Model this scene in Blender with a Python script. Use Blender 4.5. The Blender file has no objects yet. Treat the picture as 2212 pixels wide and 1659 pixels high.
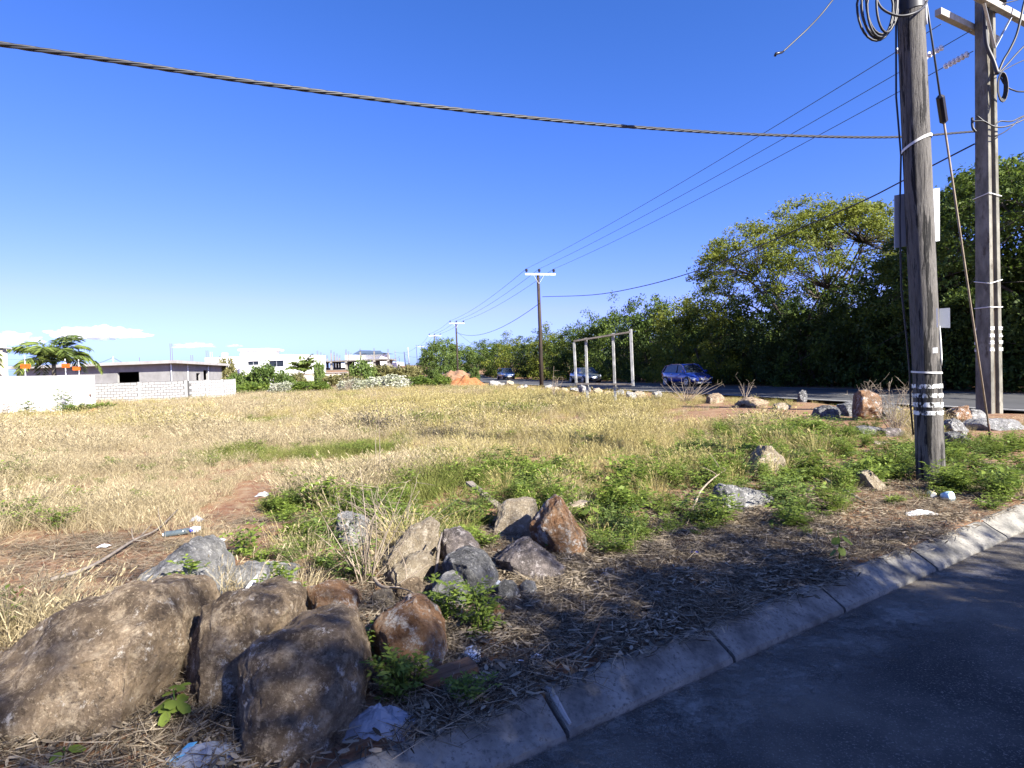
import bpy, bmesh, math, random
import numpy as np
from mathutils import Vector, Matrix, noise, Euler

# ------------------------------------------------------------------ camera, sky, sun, exposure
scene = bpy.context.scene
COL = scene.collection
F_PX, U0, V0, CAM_H = 1272.0, 1106.0, 829.5, 1.55      # focal length and centre in photo units (2212 wide)
PITCH, ROLL = math.radians(1.46), math.radians(1.8)
FWD = Vector((0, math.cos(PITCH), -math.sin(PITCH)))
R0, UP0 = Vector((1, 0, 0)), Vector((0, math.sin(PITCH), math.cos(PITCH)))
RIGHT = R0 * math.cos(ROLL) - UP0 * math.sin(ROLL)
UP = R0 * math.sin(ROLL) + UP0 * math.cos(ROLL)
CAM = Vector((0, 0, CAM_H))
cam_data = bpy.data.cameras.new('camera')
cam = bpy.data.objects.new('camera', cam_data)
COL.objects.link(cam)
cam.matrix_world = Matrix(((RIGHT.x, UP.x, -FWD.x, CAM.x), (RIGHT.y, UP.y, -FWD.y, CAM.y), (RIGHT.z, UP.z, -FWD.z, CAM.z), (0, 0, 0, 1)))
cam_data.sensor_width = 36.0
cam_data.lens = 36.0 * F_PX / 2212.0
cam_data.clip_start, cam_data.clip_end = 0.05, 30000
scene.camera = cam

SUN_AZ, SUN_EL = math.radians(134), math.radians(33)     # azimuth clockwise from +Y
SUN_DIR = Vector((math.sin(SUN_AZ) * math.cos(SUN_EL), math.cos(SUN_AZ) * math.cos(SUN_EL), math.sin(SUN_EL)))
world = bpy.data.worlds.new('World')
scene.world = world
world.use_nodes = True
wn = world.node_tree
bg = wn.nodes['Background']
sky = wn.nodes.new('ShaderNodeTexSky')
sky.sky_type = 'NISHITA'
sky.sun_disc = False
sky.sun_elevation = SUN_EL
sky.sun_rotation = SUN_AZ
sky.altitude = 50
sky.air_density, sky.dust_density, sky.ozone_density = 0.7, 1.0, 8.0
hsv = wn.nodes.new('ShaderNodeHueSaturation')
hsv.inputs['Saturation'].default_value = 1.0
# tone of the whole sky, like the camera's: red falls off faster than blue away from the horizon
sep = wn.nodes.new('ShaderNodeSeparateColor'); com = wn.nodes.new('ShaderNodeCombineColor')
wn.links.new(sky.outputs[0], sep.inputs[0])
for ch, (gain, power) in enumerate(((0.88, 1.5), (0.80, 1.0), (1.2, 1.0))):
    pw = wn.nodes.new('ShaderNodeMath'); pw.operation = 'POWER'; pw.inputs[1].default_value = power
    mu = wn.nodes.new('ShaderNodeMath'); mu.operation = 'MULTIPLY'; mu.inputs[1].default_value = gain
    wn.links.new(sep.outputs[ch], pw.inputs[0]); wn.links.new(pw.outputs[0], mu.inputs[0])
    tone_out = mu.outputs[0]
    if ch == 0:                                         # never redder than a pale blue-white
        cap = wn.nodes.new('ShaderNodeMath'); cap.operation = 'MULTIPLY'; cap.inputs[1].default_value = 0.58
        mn = wn.nodes.new('ShaderNodeMath'); mn.operation = 'MINIMUM'
        wn.links.new(sep.outputs[1], cap.inputs[0]); wn.links.new(cap.outputs[0], mn.inputs[0]); wn.links.new(tone_out, mn.inputs[1]); tone_out = mn.outputs[0]
    wn.links.new(tone_out, com.inputs[ch])
wn.links.new(com.outputs[0], hsv.inputs['Color'])
wn.links.new(hsv.outputs[0], bg.inputs['Color'])
bg.inputs['Strength'].default_value = 0.073
sun_data = bpy.data.lights.new('sun', 'SUN')
sun_data.energy = 5.0
sun_data.angle = math.radians(0.53)
sun_data.color = (1.0, 0.945, 0.85)
sun = bpy.data.objects.new('sun', sun_data)
COL.objects.link(sun)
sun.rotation_euler = (-SUN_DIR).to_track_quat('-Z', 'Y').to_euler()
scene.view_settings.view_transform = 'Standard'
scene.view_settings.look = 'None'
scene.view_settings.exposure = 1.9
scene.view_settings.gamma = 1.0
scene.render.engine = 'CYCLES'
scene.cycles.max_bounces = 5
scene.cycles.diffuse_bounces = 2
scene.cycles.transparent_max_bounces = 8
scene.cycles.transmission_bounces = 3
scene.cycles.volume_bounces = 8
scene.cycles.use_denoising = True

# ------------------------------------------------------------------ photo pixel -> direction helpers
def ray(u, v):
    return FWD + RIGHT * ((u - U0) / F_PX) + UP * ((V0 - v) / F_PX)
def at(u, v, Y):                      # point on the ray at forward distance Y
    d = ray(u, v)
    return CAM + d * (Y / d.y)
def gnd(u, v, z=0.0):                 # where the ray meets the ground level z
    d = ray(u, v)
    return CAM + d * ((z - CAM_H) / d.z)
def onplane(u, v, A, B):              # ray meets the upright plane through plan points A and B
    d = ray(u, v)
    n = Vector((B[1] - A[1], A[0] - B[0], 0))
    k = n.dot(Vector((A[0], A[1], 0)) - CAM) / n.dot(d)
    return CAM + d * k

RN, RU = Vector((0.958, 0.287, 0)), Vector((-0.287, 0.958, 0))     # across / along the main road
def sstep(a, b, x):
    t = min(1, max(0, (x - a) / (b - a)))
    return t * t * (3 - 2 * t)
# side-lane kerb line: back (grass) edge
KA, KB = gnd(735, 1650), gnd(2212, 1083)
KD = (KB - KA).normalized()
KN = Vector((KD.y, -KD.x, 0))                                     # towards the lane
def kt(x, y):
    return (x - KA.x) * KN.x + (y - KA.y) * KN.y
def ks(x, y):
    return (x - KA.x) * KD.x + (y - KA.y) * KD.y
KERB_W, LANE_Z = 0.30, -0.11

def road_c(s):                       # centre line of the main road, bending gently beyond 50 m
    if s <= 50:
        return RN * 20.85 + RU * s
    k = min(s, 110) - 50
    a0 = math.atan2(RU.y, RU.x)
    p = RN * 20.85 + RU * 50
    n = 24
    ds = (s - 50) / n
    for i in range(n):
        ss = (i + 0.5) * ds
        a = a0 - math.radians(5.5) * min(1, ss / 60)
        p = p + Vector((math.cos(a), math.sin(a), 0)) * ds
    return p
def road_pt(s, off):
    d = (road_c(s + 0.5) - road_c(s - 0.5)).normalized()
    return road_c(s) + Vector((d.y, -d.x, 0)) * off
_RC = [(s, road_c(s)) for s in range(-60, 260, 4)]
def road_off(x, y):                  # signed distance from the main road centre line
    if y < 60:
        return x * RN.x + y * RN.y - 20.85
    best = None
    for i in range(len(_RC) - 1):
        p, q = _RC[i][1], _RC[i + 1][1]
        if min(p.y, q.y) - 2 <= y <= max(p.y, q.y) + 2:
            d = (q - p).normalized()
            o = (x - p.x) * d.y - (y - p.y) * d.x
            return o
    return 99.0
def ground_z(x, y):
    t = kt(x, y)
    if 0.055 < t < 6.6 and ks(x, y) < 21:
        return -0.3
    z = 3.7 * sstep(95, 190, y)
    r = abs(road_off(x, y)) if (x > -60 and y < 230) else 99
    if r < 4.2:
        return z - 0.12
    if t < -0.5 and y < 80:
        z += 0.05 * noise.noise(Vector((x * 0.35, y * 0.35, 1.7))) * min(1, (-t - 0.5))
        z += 0.02 * noise.noise(Vector((x * 1.3, y * 1.3, 7.7))) * min(1, (-t - 0.5))
    return z
def G(u, v):                          # pixel -> ground point at terrain height
    p = gnd(u, v)
    p.z = ground_z(p.x, p.y)
    return p

# ------------------------------------------------------------------ mesh helpers
def tag(o, label=None, cat=None, group=None, kind=None):
    if label: o['label'] = label
    if cat: o['category'] = cat
    if group: o['group'] = group
    if kind: o['kind'] = kind
    return o
def empty(name, loc=(0, 0, 0), rz=0.0, label=None, cat=None, group=None):
    o = bpy.data.objects.new(name, None)
    COL.objects.link(o)
    o.location = loc
    o.rotation_euler = (0, 0, rz)
    return tag(o, label, cat, group)
def link(name, me, parent=None, loc=None):
    o = bpy.data.objects.new(name, me)
    COL.objects.link(o)
    if parent is not None: o.parent = parent
    if loc is not None: o.location = loc
    return o
def fastmesh(name, V, F, mat=None, tint=None, smooth=False):
    V = np.asarray(V, dtype=np.float32).reshape(-1, 3)
    me = bpy.data.meshes.new(name)
    if isinstance(F, np.ndarray):
        n, k = F.shape
        me.vertices.add(len(V)); me.vertices.foreach_set('co', V.ravel())
        me.loops.add(n * k); me.loops.foreach_set('vertex_index', F.ravel().astype(np.int32))
        me.polygons.add(n)
        me.polygons.foreach_set('loop_start', np.arange(0, n * k, k, dtype=np.int32))
        me.polygons.foreach_set('loop_total', np.full(n, k, dtype=np.int32))
        me.update(calc_edges=True)
    else:
        me.from_pydata([tuple(map(float, v)) for v in V], [], F)
        me.update()
    if smooth:
        me.polygons.foreach_set('use_smooth', np.ones(len(me.polygons), dtype=bool))
    if tint is not None:
        a = me.attributes.new('tint', 'FLOAT', 'POINT')
        a.data.foreach_set('value', np.asarray(tint, dtype=np.float32))
    if mat is not None: me.materials.append(mat)
    return me
class MB:                              # collects boxes, tubes and prisms into one mesh
    def __init__(self): self.V, self.F = [], []
    def add(self, V, F):
        b = len(self.V)
        self.V += [tuple(v) for v in V]
        self.F += [tuple(i + b for i in f) for f in F]
        return self
    def box(self, x0, x1, y0, y1, z0, z1):
        V = [(x, y, z) for z in (z0, z1) for y in (y0, y1) for x in (x0, x1)]
        return self.add(V, [(0, 2, 3, 1), (4, 5, 7, 6), (0, 1, 5, 4), (2, 6, 7, 3), (0, 4, 6, 2), (1, 3, 7, 5)])
    def beam(self, a, b, w, h, up=(0, 0, 1)):
        a, b = Vector(a), Vector(b)
        d = (b - a).normalized()
        s = d.cross(Vector(up))
        if s.length < 1e-4: s = Vector((1, 0, 0))
        s.normalize(); t = s.cross(d)
        V = [p + s * (i * w / 2) + t * (j * h / 2) for p in (a, b) for i, j in ((-1, -1), (1, -1), (1, 1), (-1, 1))]
        return self.add(V, [(3, 2, 1, 0), (4, 5, 6, 7), (0, 1, 5, 4), (1, 2, 6, 5), (2, 3, 7, 6), (3, 0, 4, 7)])
    def tube(self, path, r, n=8, caps=True):
        P = [Vector(p) for p in path]
        rs = r if hasattr(r, '__len__') else [r] * len(P)
        V, F = [], []
        ref = None
        for i, p in enumerate(P):
            d = (P[min(i + 1, len(P) - 1)] - P[max(i - 1, 0)])
            d = d.normalized() if d.length > 1e-9 else Vector((0, 0, 1))
            if ref is None:
                ref = d.cross(Vector((0.31, 0.17, 1)) if abs(d.z) < 0.9 else Vector((1, 0.2, 0.1)))
            ref = (ref - d * ref.dot(d))
            if ref.length < 1e-6: ref = d.orthogonal()
            ref.normalize(); q = d.cross(ref)
            for k in range(n):
                a = 2 * math.pi * k / n
                V.append(p + (ref * math.cos(a) + q * math.sin(a)) * rs[i])
        for i in range(len(P) - 1):
            for k in range(n):
                F.append((i * n + k, i * n + (k + 1) % n, (i + 1) * n + (k + 1) % n, (i + 1) * n + k))
        if caps:
            F.append(tuple(range(n - 1, -1, -1))); F.append(tuple((len(P) - 1) * n + k for k in range(n)))
        return self.add(V, F)
    def prism(self, poly, a, b):       # poly = list of Vectors (planar), extruded by vector from a*dir to b*dir
        n = len(poly)
        V = [p + a for p in poly] + [p + b for p in poly]
        F = [tuple(range(n - 1, -1, -1)), tuple(range(n, 2 * n))] + [(i, (i + 1) % n, n + (i + 1) % n, n + i) for i in range(n)]
        return self.add(V, F)
    def mesh(self, name, mat, smooth=False):
        me = fastmesh(name, self.V, self.F, mat)
        bm = bmesh.new(); bm.from_mesh(me); bmesh.ops.recalc_face_normals(bm, faces=bm.faces); bm.to_mesh(me); bm.free()
        if smooth:
            me.polygons.foreach_set('use_smooth', np.ones(len(me.polygons), dtype=bool))
        return me
    def build(self, name, mat, parent=None, smooth=False, loc=None):
        return link(name, self.mesh(name, mat, smooth), parent, loc)
def smooth_path(pts, n=8):             # Catmull-Rom through points
    P = [Vector(p) for p in pts]
    P = [P[0] * 2 - P[1]] + P + [P[-1] * 2 - P[-2]]
    out = []
    for i in range(1, len(P) - 2):
        for k in range(n):
            t = k / n
            a, b, c, d = P[i - 1], P[i], P[i + 1], P[i + 2]
            out.append(0.5 * ((2 * b) + (c - a) * t + (2 * a - 5 * b + 4 * c - d) * t * t + (3 * b - a - 3 * c + d) * t ** 3))
    out.append(P[-2])
    return out
def sag_path(A, B, sag, n=24):
    A, B = Vector(A), Vector(B)
    return [A.lerp(B, i / n) - Vector((0, 0, 4 * sag * (i / n) * (1 - i / n))) for i in range(n + 1)]

# ------------------------------------------------------------------ materials
def new_mat(name):
    m = bpy.data.materials.new(name)
    m.use_nodes = True
    return m, m.node_tree, m.node_tree.nodes['Principled BSDF']
def N(nt, t, **kw):
    n = nt.nodes.new(t)
    for k, v in kw.items(): setattr(n, k, v)
    return n
def rgb(c): return (c[0], c[1], c[2], 1.0)
def mat_noise(name, cols, scale=5.0, rough=0.85, bump=0.3, bscale=None, stretch=(1, 1, 1), metallic=0.0, coords='Object', detail=8, spec=0.3, second=None, pos=None, bdist=0.02, k=0.72):
    """colour ramp on fractal noise, a second finer noise for mottling, and bump"""
    cols = [[x * k for x in c] for c in cols]
    if second: second = ([x * k for x in second[0]],) + tuple(second[1:])
    m, nt, b = new_mat(name)
    tc = N(nt, 'ShaderNodeTexCoord')
    mp = N(nt, 'ShaderNodeMapping'); mp.inputs['Scale'].default_value = stretch
    nt.links.new(tc.outputs[coords], mp.inputs[0])
    no = N(nt, 'ShaderNodeTexNoise'); no.inputs['Scale'].default_value = scale; no.inputs['Detail'].default_value = detail; no.inputs['Roughness'].default_value = 0.65
    nt.links.new(mp.outputs[0], no.inputs['Vector'])
    cr = N(nt, 'ShaderNodeValToRGB')
    n = len(cols)
    while len(cr.color_ramp.elements) < n: cr.color_ramp.elements.new(0.5)
    for i, c in enumerate(cols):
        cr.color_ramp.elements[i].position = pos[i] if pos else 0.3 + 0.4 * i / max(1, n - 1)
        cr.color_ramp.elements[i].color = rgb(c)
    nt.links.new(no.outputs[0], cr.inputs[0])
    out = cr.outputs[0]
    if second:                          # (colour, scale, threshold, softness)
        c2, s2, th, so = second
        n2 = N(nt, 'ShaderNodeTexNoise'); n2.inputs['Scale'].default_value = s2; n2.inputs['Detail'].default_value = 6; n2.inputs['Roughness'].default_value = 0.7
        nt.links.new(mp.outputs[0], n2.inputs['Vector'])
        mr = N(nt, 'ShaderNodeMapRange'); mr.inputs[1].default_value = th - so; mr.inputs[2].default_value = th + so
        nt.links.new(n2.outputs[0], mr.inputs[0])
        mx = N(nt, 'ShaderNodeMix', data_type='RGBA'); mx.inputs[7].default_value = rgb(c2)
        nt.links.new(mr.outputs[0], mx.inputs[0]); nt.links.new(out, mx.inputs[6]); out = mx.outputs[2]
    nt.links.new(out, b.inputs['Base Color'])
    b.inputs['Roughness'].default_value = rough
    b.inputs['Metallic'].default_value = metallic
    b.inputs['Specular IOR Level'].default_value = spec
    if bump:
        n3 = N(nt, 'ShaderNodeTexNoise'); n3.inputs['Scale'].default_value = bscale or scale * 6; n3.inputs['Detail'].default_value = 8; n3.inputs['Roughness'].default_value = 0.7
        nt.links.new(mp.outputs[0], n3.inputs['Vector'])
        bp = N(nt, 'ShaderNodeBump'); bp.inputs['Strength'].default_value = bump; bp.inputs['Distance'].default_value = bdist
        nt.links.new(n3.outputs[0], bp.inputs['Height']); nt.links.new(bp.outputs[0], b.inputs['Normal'])
    return m
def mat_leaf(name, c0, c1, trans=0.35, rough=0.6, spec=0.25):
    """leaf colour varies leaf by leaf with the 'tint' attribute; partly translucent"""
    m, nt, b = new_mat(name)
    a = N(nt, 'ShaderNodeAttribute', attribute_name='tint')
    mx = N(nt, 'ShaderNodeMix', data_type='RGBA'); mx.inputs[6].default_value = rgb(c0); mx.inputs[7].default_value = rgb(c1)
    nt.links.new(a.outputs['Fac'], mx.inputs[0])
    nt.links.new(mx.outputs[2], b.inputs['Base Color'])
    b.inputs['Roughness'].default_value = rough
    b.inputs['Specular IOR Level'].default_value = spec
    tr = N(nt, 'ShaderNodeBsdfTranslucent'); nt.links.new(mx.outputs[2], tr.inputs[0])
    ms = N(nt, 'ShaderNodeMixShader'); ms.inputs[0].default_value = trans
    nt.links.new(b.outputs[0], ms.inputs[1]); nt.links.new(tr.outputs[0], ms.inputs[2])
    nt.links.new(ms.outputs[0], nt.nodes['Material Output'].inputs['Surface'])
    return m
def mat_plain(name, c, rough=0.5, metallic=0.0, spec=0.4, coat=0.0):
    m, nt, b = new_mat(name)
    tc = N(nt, 'ShaderNodeTexCoord')
    no = N(nt, 'ShaderNodeTexNoise'); no.inputs['Scale'].default_value = 9; no.inputs['Detail'].default_value = 5
    nt.links.new(tc.outputs['Object'], no.inputs['Vector'])
    mx = N(nt, 'ShaderNodeMix', data_type='RGBA')
    mx.inputs[6].default_value = rgb([x * 0.8 for x in c]); mx.inputs[7].default_value = rgb([min(1, x * 1.12) for x in c])
    nt.links.new(no.outputs[0], mx.inputs[0]); nt.links.new(mx.outputs[2], b.inputs['Base Color'])
    b.inputs['Roughness'].default_value = rough; b.inputs['Metallic'].default_value = metallic; b.inputs['Specular IOR Level'].default_value = spec
    b.inputs['Coat Weight'].default_value = coat; b.inputs['Coat Roughness'].default_value = 0.05
    return m

MT = {}
MT['lane'] = mat_noise('dusty_asphalt', [(0.05, 0.045, 0.037), (0.115, 0.10, 0.08), (0.25, 0.21, 0.155)], 1.1, 0.9, 1.0, 70, coords='Object', second=((0.36, 0.32, 0.26), 95, 0.60, 0.04), bdist=0.012, pos=(0.36, 0.5, 0.68))
MT['road'] = mat_noise('road_asphalt', [(0.06, 0.06, 0.06), (0.10, 0.10, 0.098)], 0.8, 0.85, 0.3, 60, bdist=0.005)
MT['paint'] = mat_noise('road_paint', [(0.35, 0.34, 0.32), (0.75, 0.74, 0.70)], 2.5, 0.7, 0.1)
MT['kerb'] = mat_noise('kerb_concrete', [(0.09, 0.087, 0.078), (0.25, 0.237, 0.205), (0.40, 0.375, 0.32)], 5.0, 0.9, 0.5, 60, second=((0.10, 0.095, 0.085), 45, 0.60, 0.08), bdist=0.008)
MT['soil'] = mat_noise('red_soil', [(0.13, 0.055, 0.028), (0.25, 0.115, 0.055), (0.36, 0.23, 0.12)], 1.4, 0.95, 0.9, 18, second=((0.36, 0.26, 0.15), 7, 0.54, 0.10), bdist=0.03)
MT['mound'] = mat_noise('dug_red_earth', [(0.22, 0.08, 0.028), (0.36, 0.145, 0.052), (0.42, 0.21, 0.095)], 3, 0.95, 0.8, 8, bdist=0.05)
MT['bank'] = mat_noise('dry_bank_earth', [(0.18, 0.09, 0.045), (0.30, 0.165, 0.09), (0.38, 0.26, 0.15)], 1.5, 0.95, 0.8, 6, bdist=0.06)
def mat_rock(name, cols, lichen, lth=0.62, scale=3.0, k=1.45):
    """weathered basalt: broad stains, fine grain, dark cracks and pits, crusty lichen spots"""
    m, nt, b = new_mat(name)
    tc = N(nt, 'ShaderNodeTexCoord'); L = nt.links.new
    def noi(sc, det=8, ro=0.65, vec=None):
        n = N(nt, 'ShaderNodeTexNoise'); n.inputs['Scale'].default_value = sc; n.inputs['Detail'].default_value = det; n.inputs['Roughness'].default_value = ro
        L(vec or tc.outputs['Object'], n.inputs['Vector']); return n
    def ramp(src, a, b_):
        r = N(nt, 'ShaderNodeMapRange'); r.inputs[1].default_value = a; r.inputs[2].default_value = b_; L(src, r.inputs[0]); return r.outputs[0]
    def mix(f, c1, c2, mode='MIX'):
        x = N(nt, 'ShaderNodeMix', data_type='RGBA', blend_type=mode); L(f, x.inputs[0]) if not isinstance(f, float) else setattr(x.inputs[0], 'default_value', f)
        for s_, c in ((6, c1), (7, c2)):
            if isinstance(c, tuple): x.inputs[s_].default_value = rgb([v * k for v in c])
            else: L(c, x.inputs[s_])
        return x.outputs[2]
    big = noi(scale, 9, 0.7); fine = noi(scale * 16, 8, 0.85); mid = noi(scale * 3.7, 10, 0.78)
    c = mix(ramp(big.outputs[0], 0.36, 0.64), cols[0], cols[1])
    c = mix(ramp(mid.outputs[0], 0.50, 0.70), c, cols[2])
    c = mix(ramp(fine.outputs[0], 0.38, 0.26), c, tuple(v * 0.4 for v in cols[0]))
    li = noi(scale * 2.6, 9, 0.8)
    c = mix(ramp(fine.outputs[0], 0.56, 0.70), c, tuple(min(0.6, v * 1.45) for v in cols[2]))
    c = mix(ramp(li.outputs[0], lth - 0.02, lth + 0.05), c, lichen)
    vo = N(nt, 'ShaderNodeTexVoronoi', feature='DISTANCE_TO_EDGE'); vo.inputs['Scale'].default_value = scale * 0.9
    ad = N(nt, 'ShaderNodeVectorMath', operation='ADD'); sc = N(nt, 'ShaderNodeVectorMath', operation='SCALE'); sc.inputs['Scale'].default_value = 0.35
    L(mid.outputs['Color'], sc.inputs[0]); L(tc.outputs['Object'], ad.inputs[0]); L(sc.outputs[0], ad.inputs[1]); L(ad.outputs[0], vo.inputs['Vector'])
    crack = ramp(vo.outputs['Distance'], 0.0, 0.012)
    pit = N(nt, 'ShaderNodeTexVoronoi'); pit.inputs['Scale'].default_value = scale * 15
    pv = N(nt, 'ShaderNodeVectorMath', operation='MULTIPLY_ADD'); pv.inputs[1].default_value = (0.12, 0.12, 0.12); L(mid.outputs['Color'], pv.inputs[0]); L(tc.outputs['Object'], pv.inputs[2]); L(pv.outputs[0], pit.inputs['Vector'])
    pits = ramp(pit.outputs['Distance'], 0.12, 0.40)
    dk = N(nt, 'ShaderNodeMath', operation='MINIMUM'); L(crack, dk.inputs[0]); L(pits, dk.inputs[1])
    c = mix(ramp(dk.outputs[0], 0.40, -0.25), c, tuple(v * 0.5 for v in cols[0]))
    h1 = N(nt, 'ShaderNodeMath', operation='MULTIPLY_ADD'); L(mid.outputs[0], h1.inputs[0]); h1.inputs[1].default_value = 1.6; L(fine.outputs[0], h1.inputs[2])
    h2 = N(nt, 'ShaderNodeMath', operation='MULTIPLY_ADD'); L(pits, h2.inputs[0]); h2.inputs[1].default_value = 0.35; L(h1.outputs[0], h2.inputs[2])
    h3 = N(nt, 'ShaderNodeMath', operation='MULTIPLY_ADD'); L(crack, h3.inputs[0]); h3.inputs[1].default_value = 0.35; L(h2.outputs[0], h3.inputs[2])
    bp = N(nt, 'ShaderNodeBump'); bp.inputs['Strength'].default_value = 1.0; bp.inputs['Distance'].default_value = 0.05
    L(h3.outputs[0], bp.inputs['Height']); L(bp.outputs[0], b.inputs['Normal'])
    L(c, b.inputs['Base Color']); b.inputs['Roughness'].default_value = 0.92; b.inputs['Specular IOR Level'].default_value = 0.2
    return m
ROCKS = {
 'brown': mat_rock('rock_brown', [(0.07, 0.05, 0.034), (0.24, 0.178, 0.115), (0.42, 0.34, 0.24)], (0.52, 0.48, 0.42), 0.60, k=1.55),
 'grey': mat_rock('rock_grey', [(0.085, 0.085, 0.083), (0.25, 0.245, 0.235), (0.40, 0.39, 0.37)], (0.52, 0.505, 0.47), 0.58, 3.6),
 'dark': mat_rock('rock_dark_grey', [(0.035, 0.035, 0.035), (0.14, 0.14, 0.14), (0.29, 0.287, 0.28)], (0.42, 0.41, 0.39), 0.58, 4.5),
 'orange': mat_rock('rock_rust', [(0.11, 0.055, 0.027), (0.24, 0.135, 0.068), (0.26, 0.215, 0.165)], (0.40, 0.375, 0.34), 0.55, 2.8),
 'tan': mat_rock('rock_tan', [(0.17, 0.135, 0.09), (0.31, 0.255, 0.18), (0.45, 0.395, 0.31)], (0.50, 0.46, 0.39), 0.62, 4.0),
 'pink': mat_rock('rock_speckled', [(0.055, 0.047, 0.044), (0.17, 0.145, 0.135), (0.32, 0.275, 0.25)], (0.42, 0.38, 0.36), 0.56, 5.0),
}
MT['block'] = mat_noise('concrete_block', [(0.30, 0.295, 0.285), (0.42, 0.415, 0.40), (0.52, 0.51, 0.50)], 2.0, 0.9, 0.4, 30, second=((0.30, 0.30, 0.29), 5, 0.64, 0.06))
MT['mortar'] = mat_noise('mortar', [(0.09, 0.09, 0.088), (0.16, 0.157, 0.152)], 6, 0.95, 0.4, 30)
MT['render'] = mat_noise('cement_render', [(0.24, 0.235, 0.23), (0.33, 0.325, 0.315), (0.41, 0.40, 0.385)], 0.7, 0.9, 0.2, 8)
MT['slab'] = mat_noise('cast_concrete', [(0.36, 0.345, 0.32), (0.52, 0.50, 0.47)], 1.2, 0.9, 0.2, 8)
MT['oldslab'] = mat_noise('weathered_frame_concrete', [(0.15, 0.14, 0.12), (0.27, 0.25, 0.215), (0.36, 0.335, 0.29)], 0.5, 0.9, 0.2, 4)
MT['white'] = mat_noise('white_paint', [(0.72, 0.71, 0.68), (0.82, 0.81, 0.79)], 0.8, 0.8, 0.1, 5, k=0.95)
MT['cream'] = mat_noise('cream_render', [(0.62, 0.55, 0.42), (0.72, 0.66, 0.54)], 1.0, 0.85, 0.1, 5)
MT['blue_roof'] = mat_noise('blue_grey_roofing', [(0.07, 0.10, 0.14), (0.11, 0.15, 0.20)], 2, 0.6, 0.2, 12)
MT['darkin'] = mat_plain('unlit_interior_plaster', (0.10, 0.10, 0.10), 0.9)
MT['glass'] = mat_plain('window_glass', (0.02, 0.025, 0.03), 0.06, 0, 0.6)
MT['steel'] = mat_plain('galvanised_steel', (0.55, 0.56, 0.57), 0.45, 0.6)
MT['postpaint'] = mat_noise('weathered_white_paint', [(0.20, 0.20, 0.19), (0.42, 0.42, 0.40), (0.60, 0.60, 0.58)], 5, 0.7, 0.2, 30, k=0.65)
MT['rebar'] = mat_plain('rusty_steel', (0.13, 0.085, 0.06), 0.8, 0.3)
MT['wood'] = mat_noise('weathered_pole_wood', [(0.02, 0.018, 0.016), (0.13, 0.12, 0.108), (0.38, 0.355, 0.32)], 8, 0.85, 1.0, 14, stretch=(1.6, 1.6, 0.15), second=((0.014, 0.013, 0.012), 8, 0.525, 0.035), bdist=0.025, k=0.95)
MT['darkwood'] = mat_noise('dark_pole_wood', [(0.022, 0.016, 0.012), (0.075, 0.055, 0.042)], 6, 0.85, 0.4, 20, stretch=(1.5, 1.5, 0.15))
MT['poleconc'] = mat_noise('mossy_pole_concrete', [(0.09, 0.085, 0.07), (0.20, 0.19, 0.155), (0.35, 0.33, 0.27)], 3, 0.9, 0.5, 26, stretch=(1, 1, 0.4), second=((0.10, 0.085, 0.065), 4.5, 0.60, 0.06))
MT['darkweb'] = mat_noise('dark_web_concrete', [(0.05, 0.038, 0.028), (0.13, 0.10, 0.075)], 6, 0.95, 0.6, 26)
MT['armconc'] = mat_noise('crossarm_concrete', [(0.34, 0.31, 0.26), (0.55, 0.52, 0.46)], 4, 0.9, 0.4, 26)
MT['plank'] = mat_noise('grey_plank', [(0.12, 0.10, 0.085), (0.30, 0.26, 0.22)], 8, 0.85, 0.5, 14, stretch=(0.25, 3, 3))
MT['bark'] = mat_noise('husk_bark', [(0.075, 0.04, 0.022), (0.22, 0.12, 0.065), (0.30, 0.19, 0.11)], 9, 0.9, 0.8, 22, stretch=(0.3, 3, 3))
MT['treebark'] = mat_noise('tree_bark', [(0.06, 0.05, 0.04), (0.17, 0.145, 0.115)], 5, 0.9, 0.6, 18, stretch=(1.5, 1.5, 0.4))
MT['stick'] = mat_noise('dry_twig', [(0.22, 0.17, 0.12), (0.42, 0.35, 0.27)], 9, 0.9, 0.2, 30)
MT['cable'] = mat_plain('black_cable', (0.022, 0.022, 0.025), 0.5)
MT['wire'] = mat_plain('bare_conductor', (0.07, 0.075, 0.08), 0.5, 0.3)
MT['porcelain'] = mat_plain('white_porcelain', (0.80, 0.80, 0.82), 0.2)
MT['insul'] = mat_plain('dark_insulator', (0.02, 0.018, 0.022), 0.3)
MT['strap'] = mat_plain('pale_strap', (0.68, 0.67, 0.64), 0.6)
MT['signback'] = mat_plain('grey_sign_back', (0.46, 0.48, 0.50), 0.55, 0.2)
MT['armwhite'] = mat_plain('white_crossarm', (0.75, 0.76, 0.78), 0.6)
MT['orange_sign'] = mat_plain('orange_warning_sign', (0.50, 0.10, 0.008), 0.5)
MT['plastic_white'] = mat_plain('white_plastic', (0.72, 0.75, 0.80), 0.35)
MT['plastic_blue'] = mat_plain('pale_blue_plastic', (0.42, 0.60, 0.72), 0.3)
MT['blue_film'] = mat_plain('cyan_film', (0.10, 0.38, 0.62), 0.3)
MT['deep_blue'] = mat_plain('deep_blue_plastic', (0.03, 0.05, 0.45), 0.35)
MT['bottle'] = mat_plain('dusty_bottle_plastic', (0.07, 0.09, 0.10), 0.15, 0, 0.6)
MT['can_yellow'] = mat_plain('cream_can', (0.60, 0.56, 0.32), 0.4, 0.2)
MT['paper'] = mat_plain('white_paper', (0.78, 0.78, 0.77), 0.8)
MT['tile'] = mat_plain('white_tile', (0.72, 0.73, 0.76), 0.4)
MT['tyre'] = mat_plain('tyre_rubber', (0.02, 0.02, 0.02), 0.8)
MT['rim'] = mat_plain('alloy_rim', (0.55, 0.56, 0.58), 0.3, 0.7)
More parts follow.
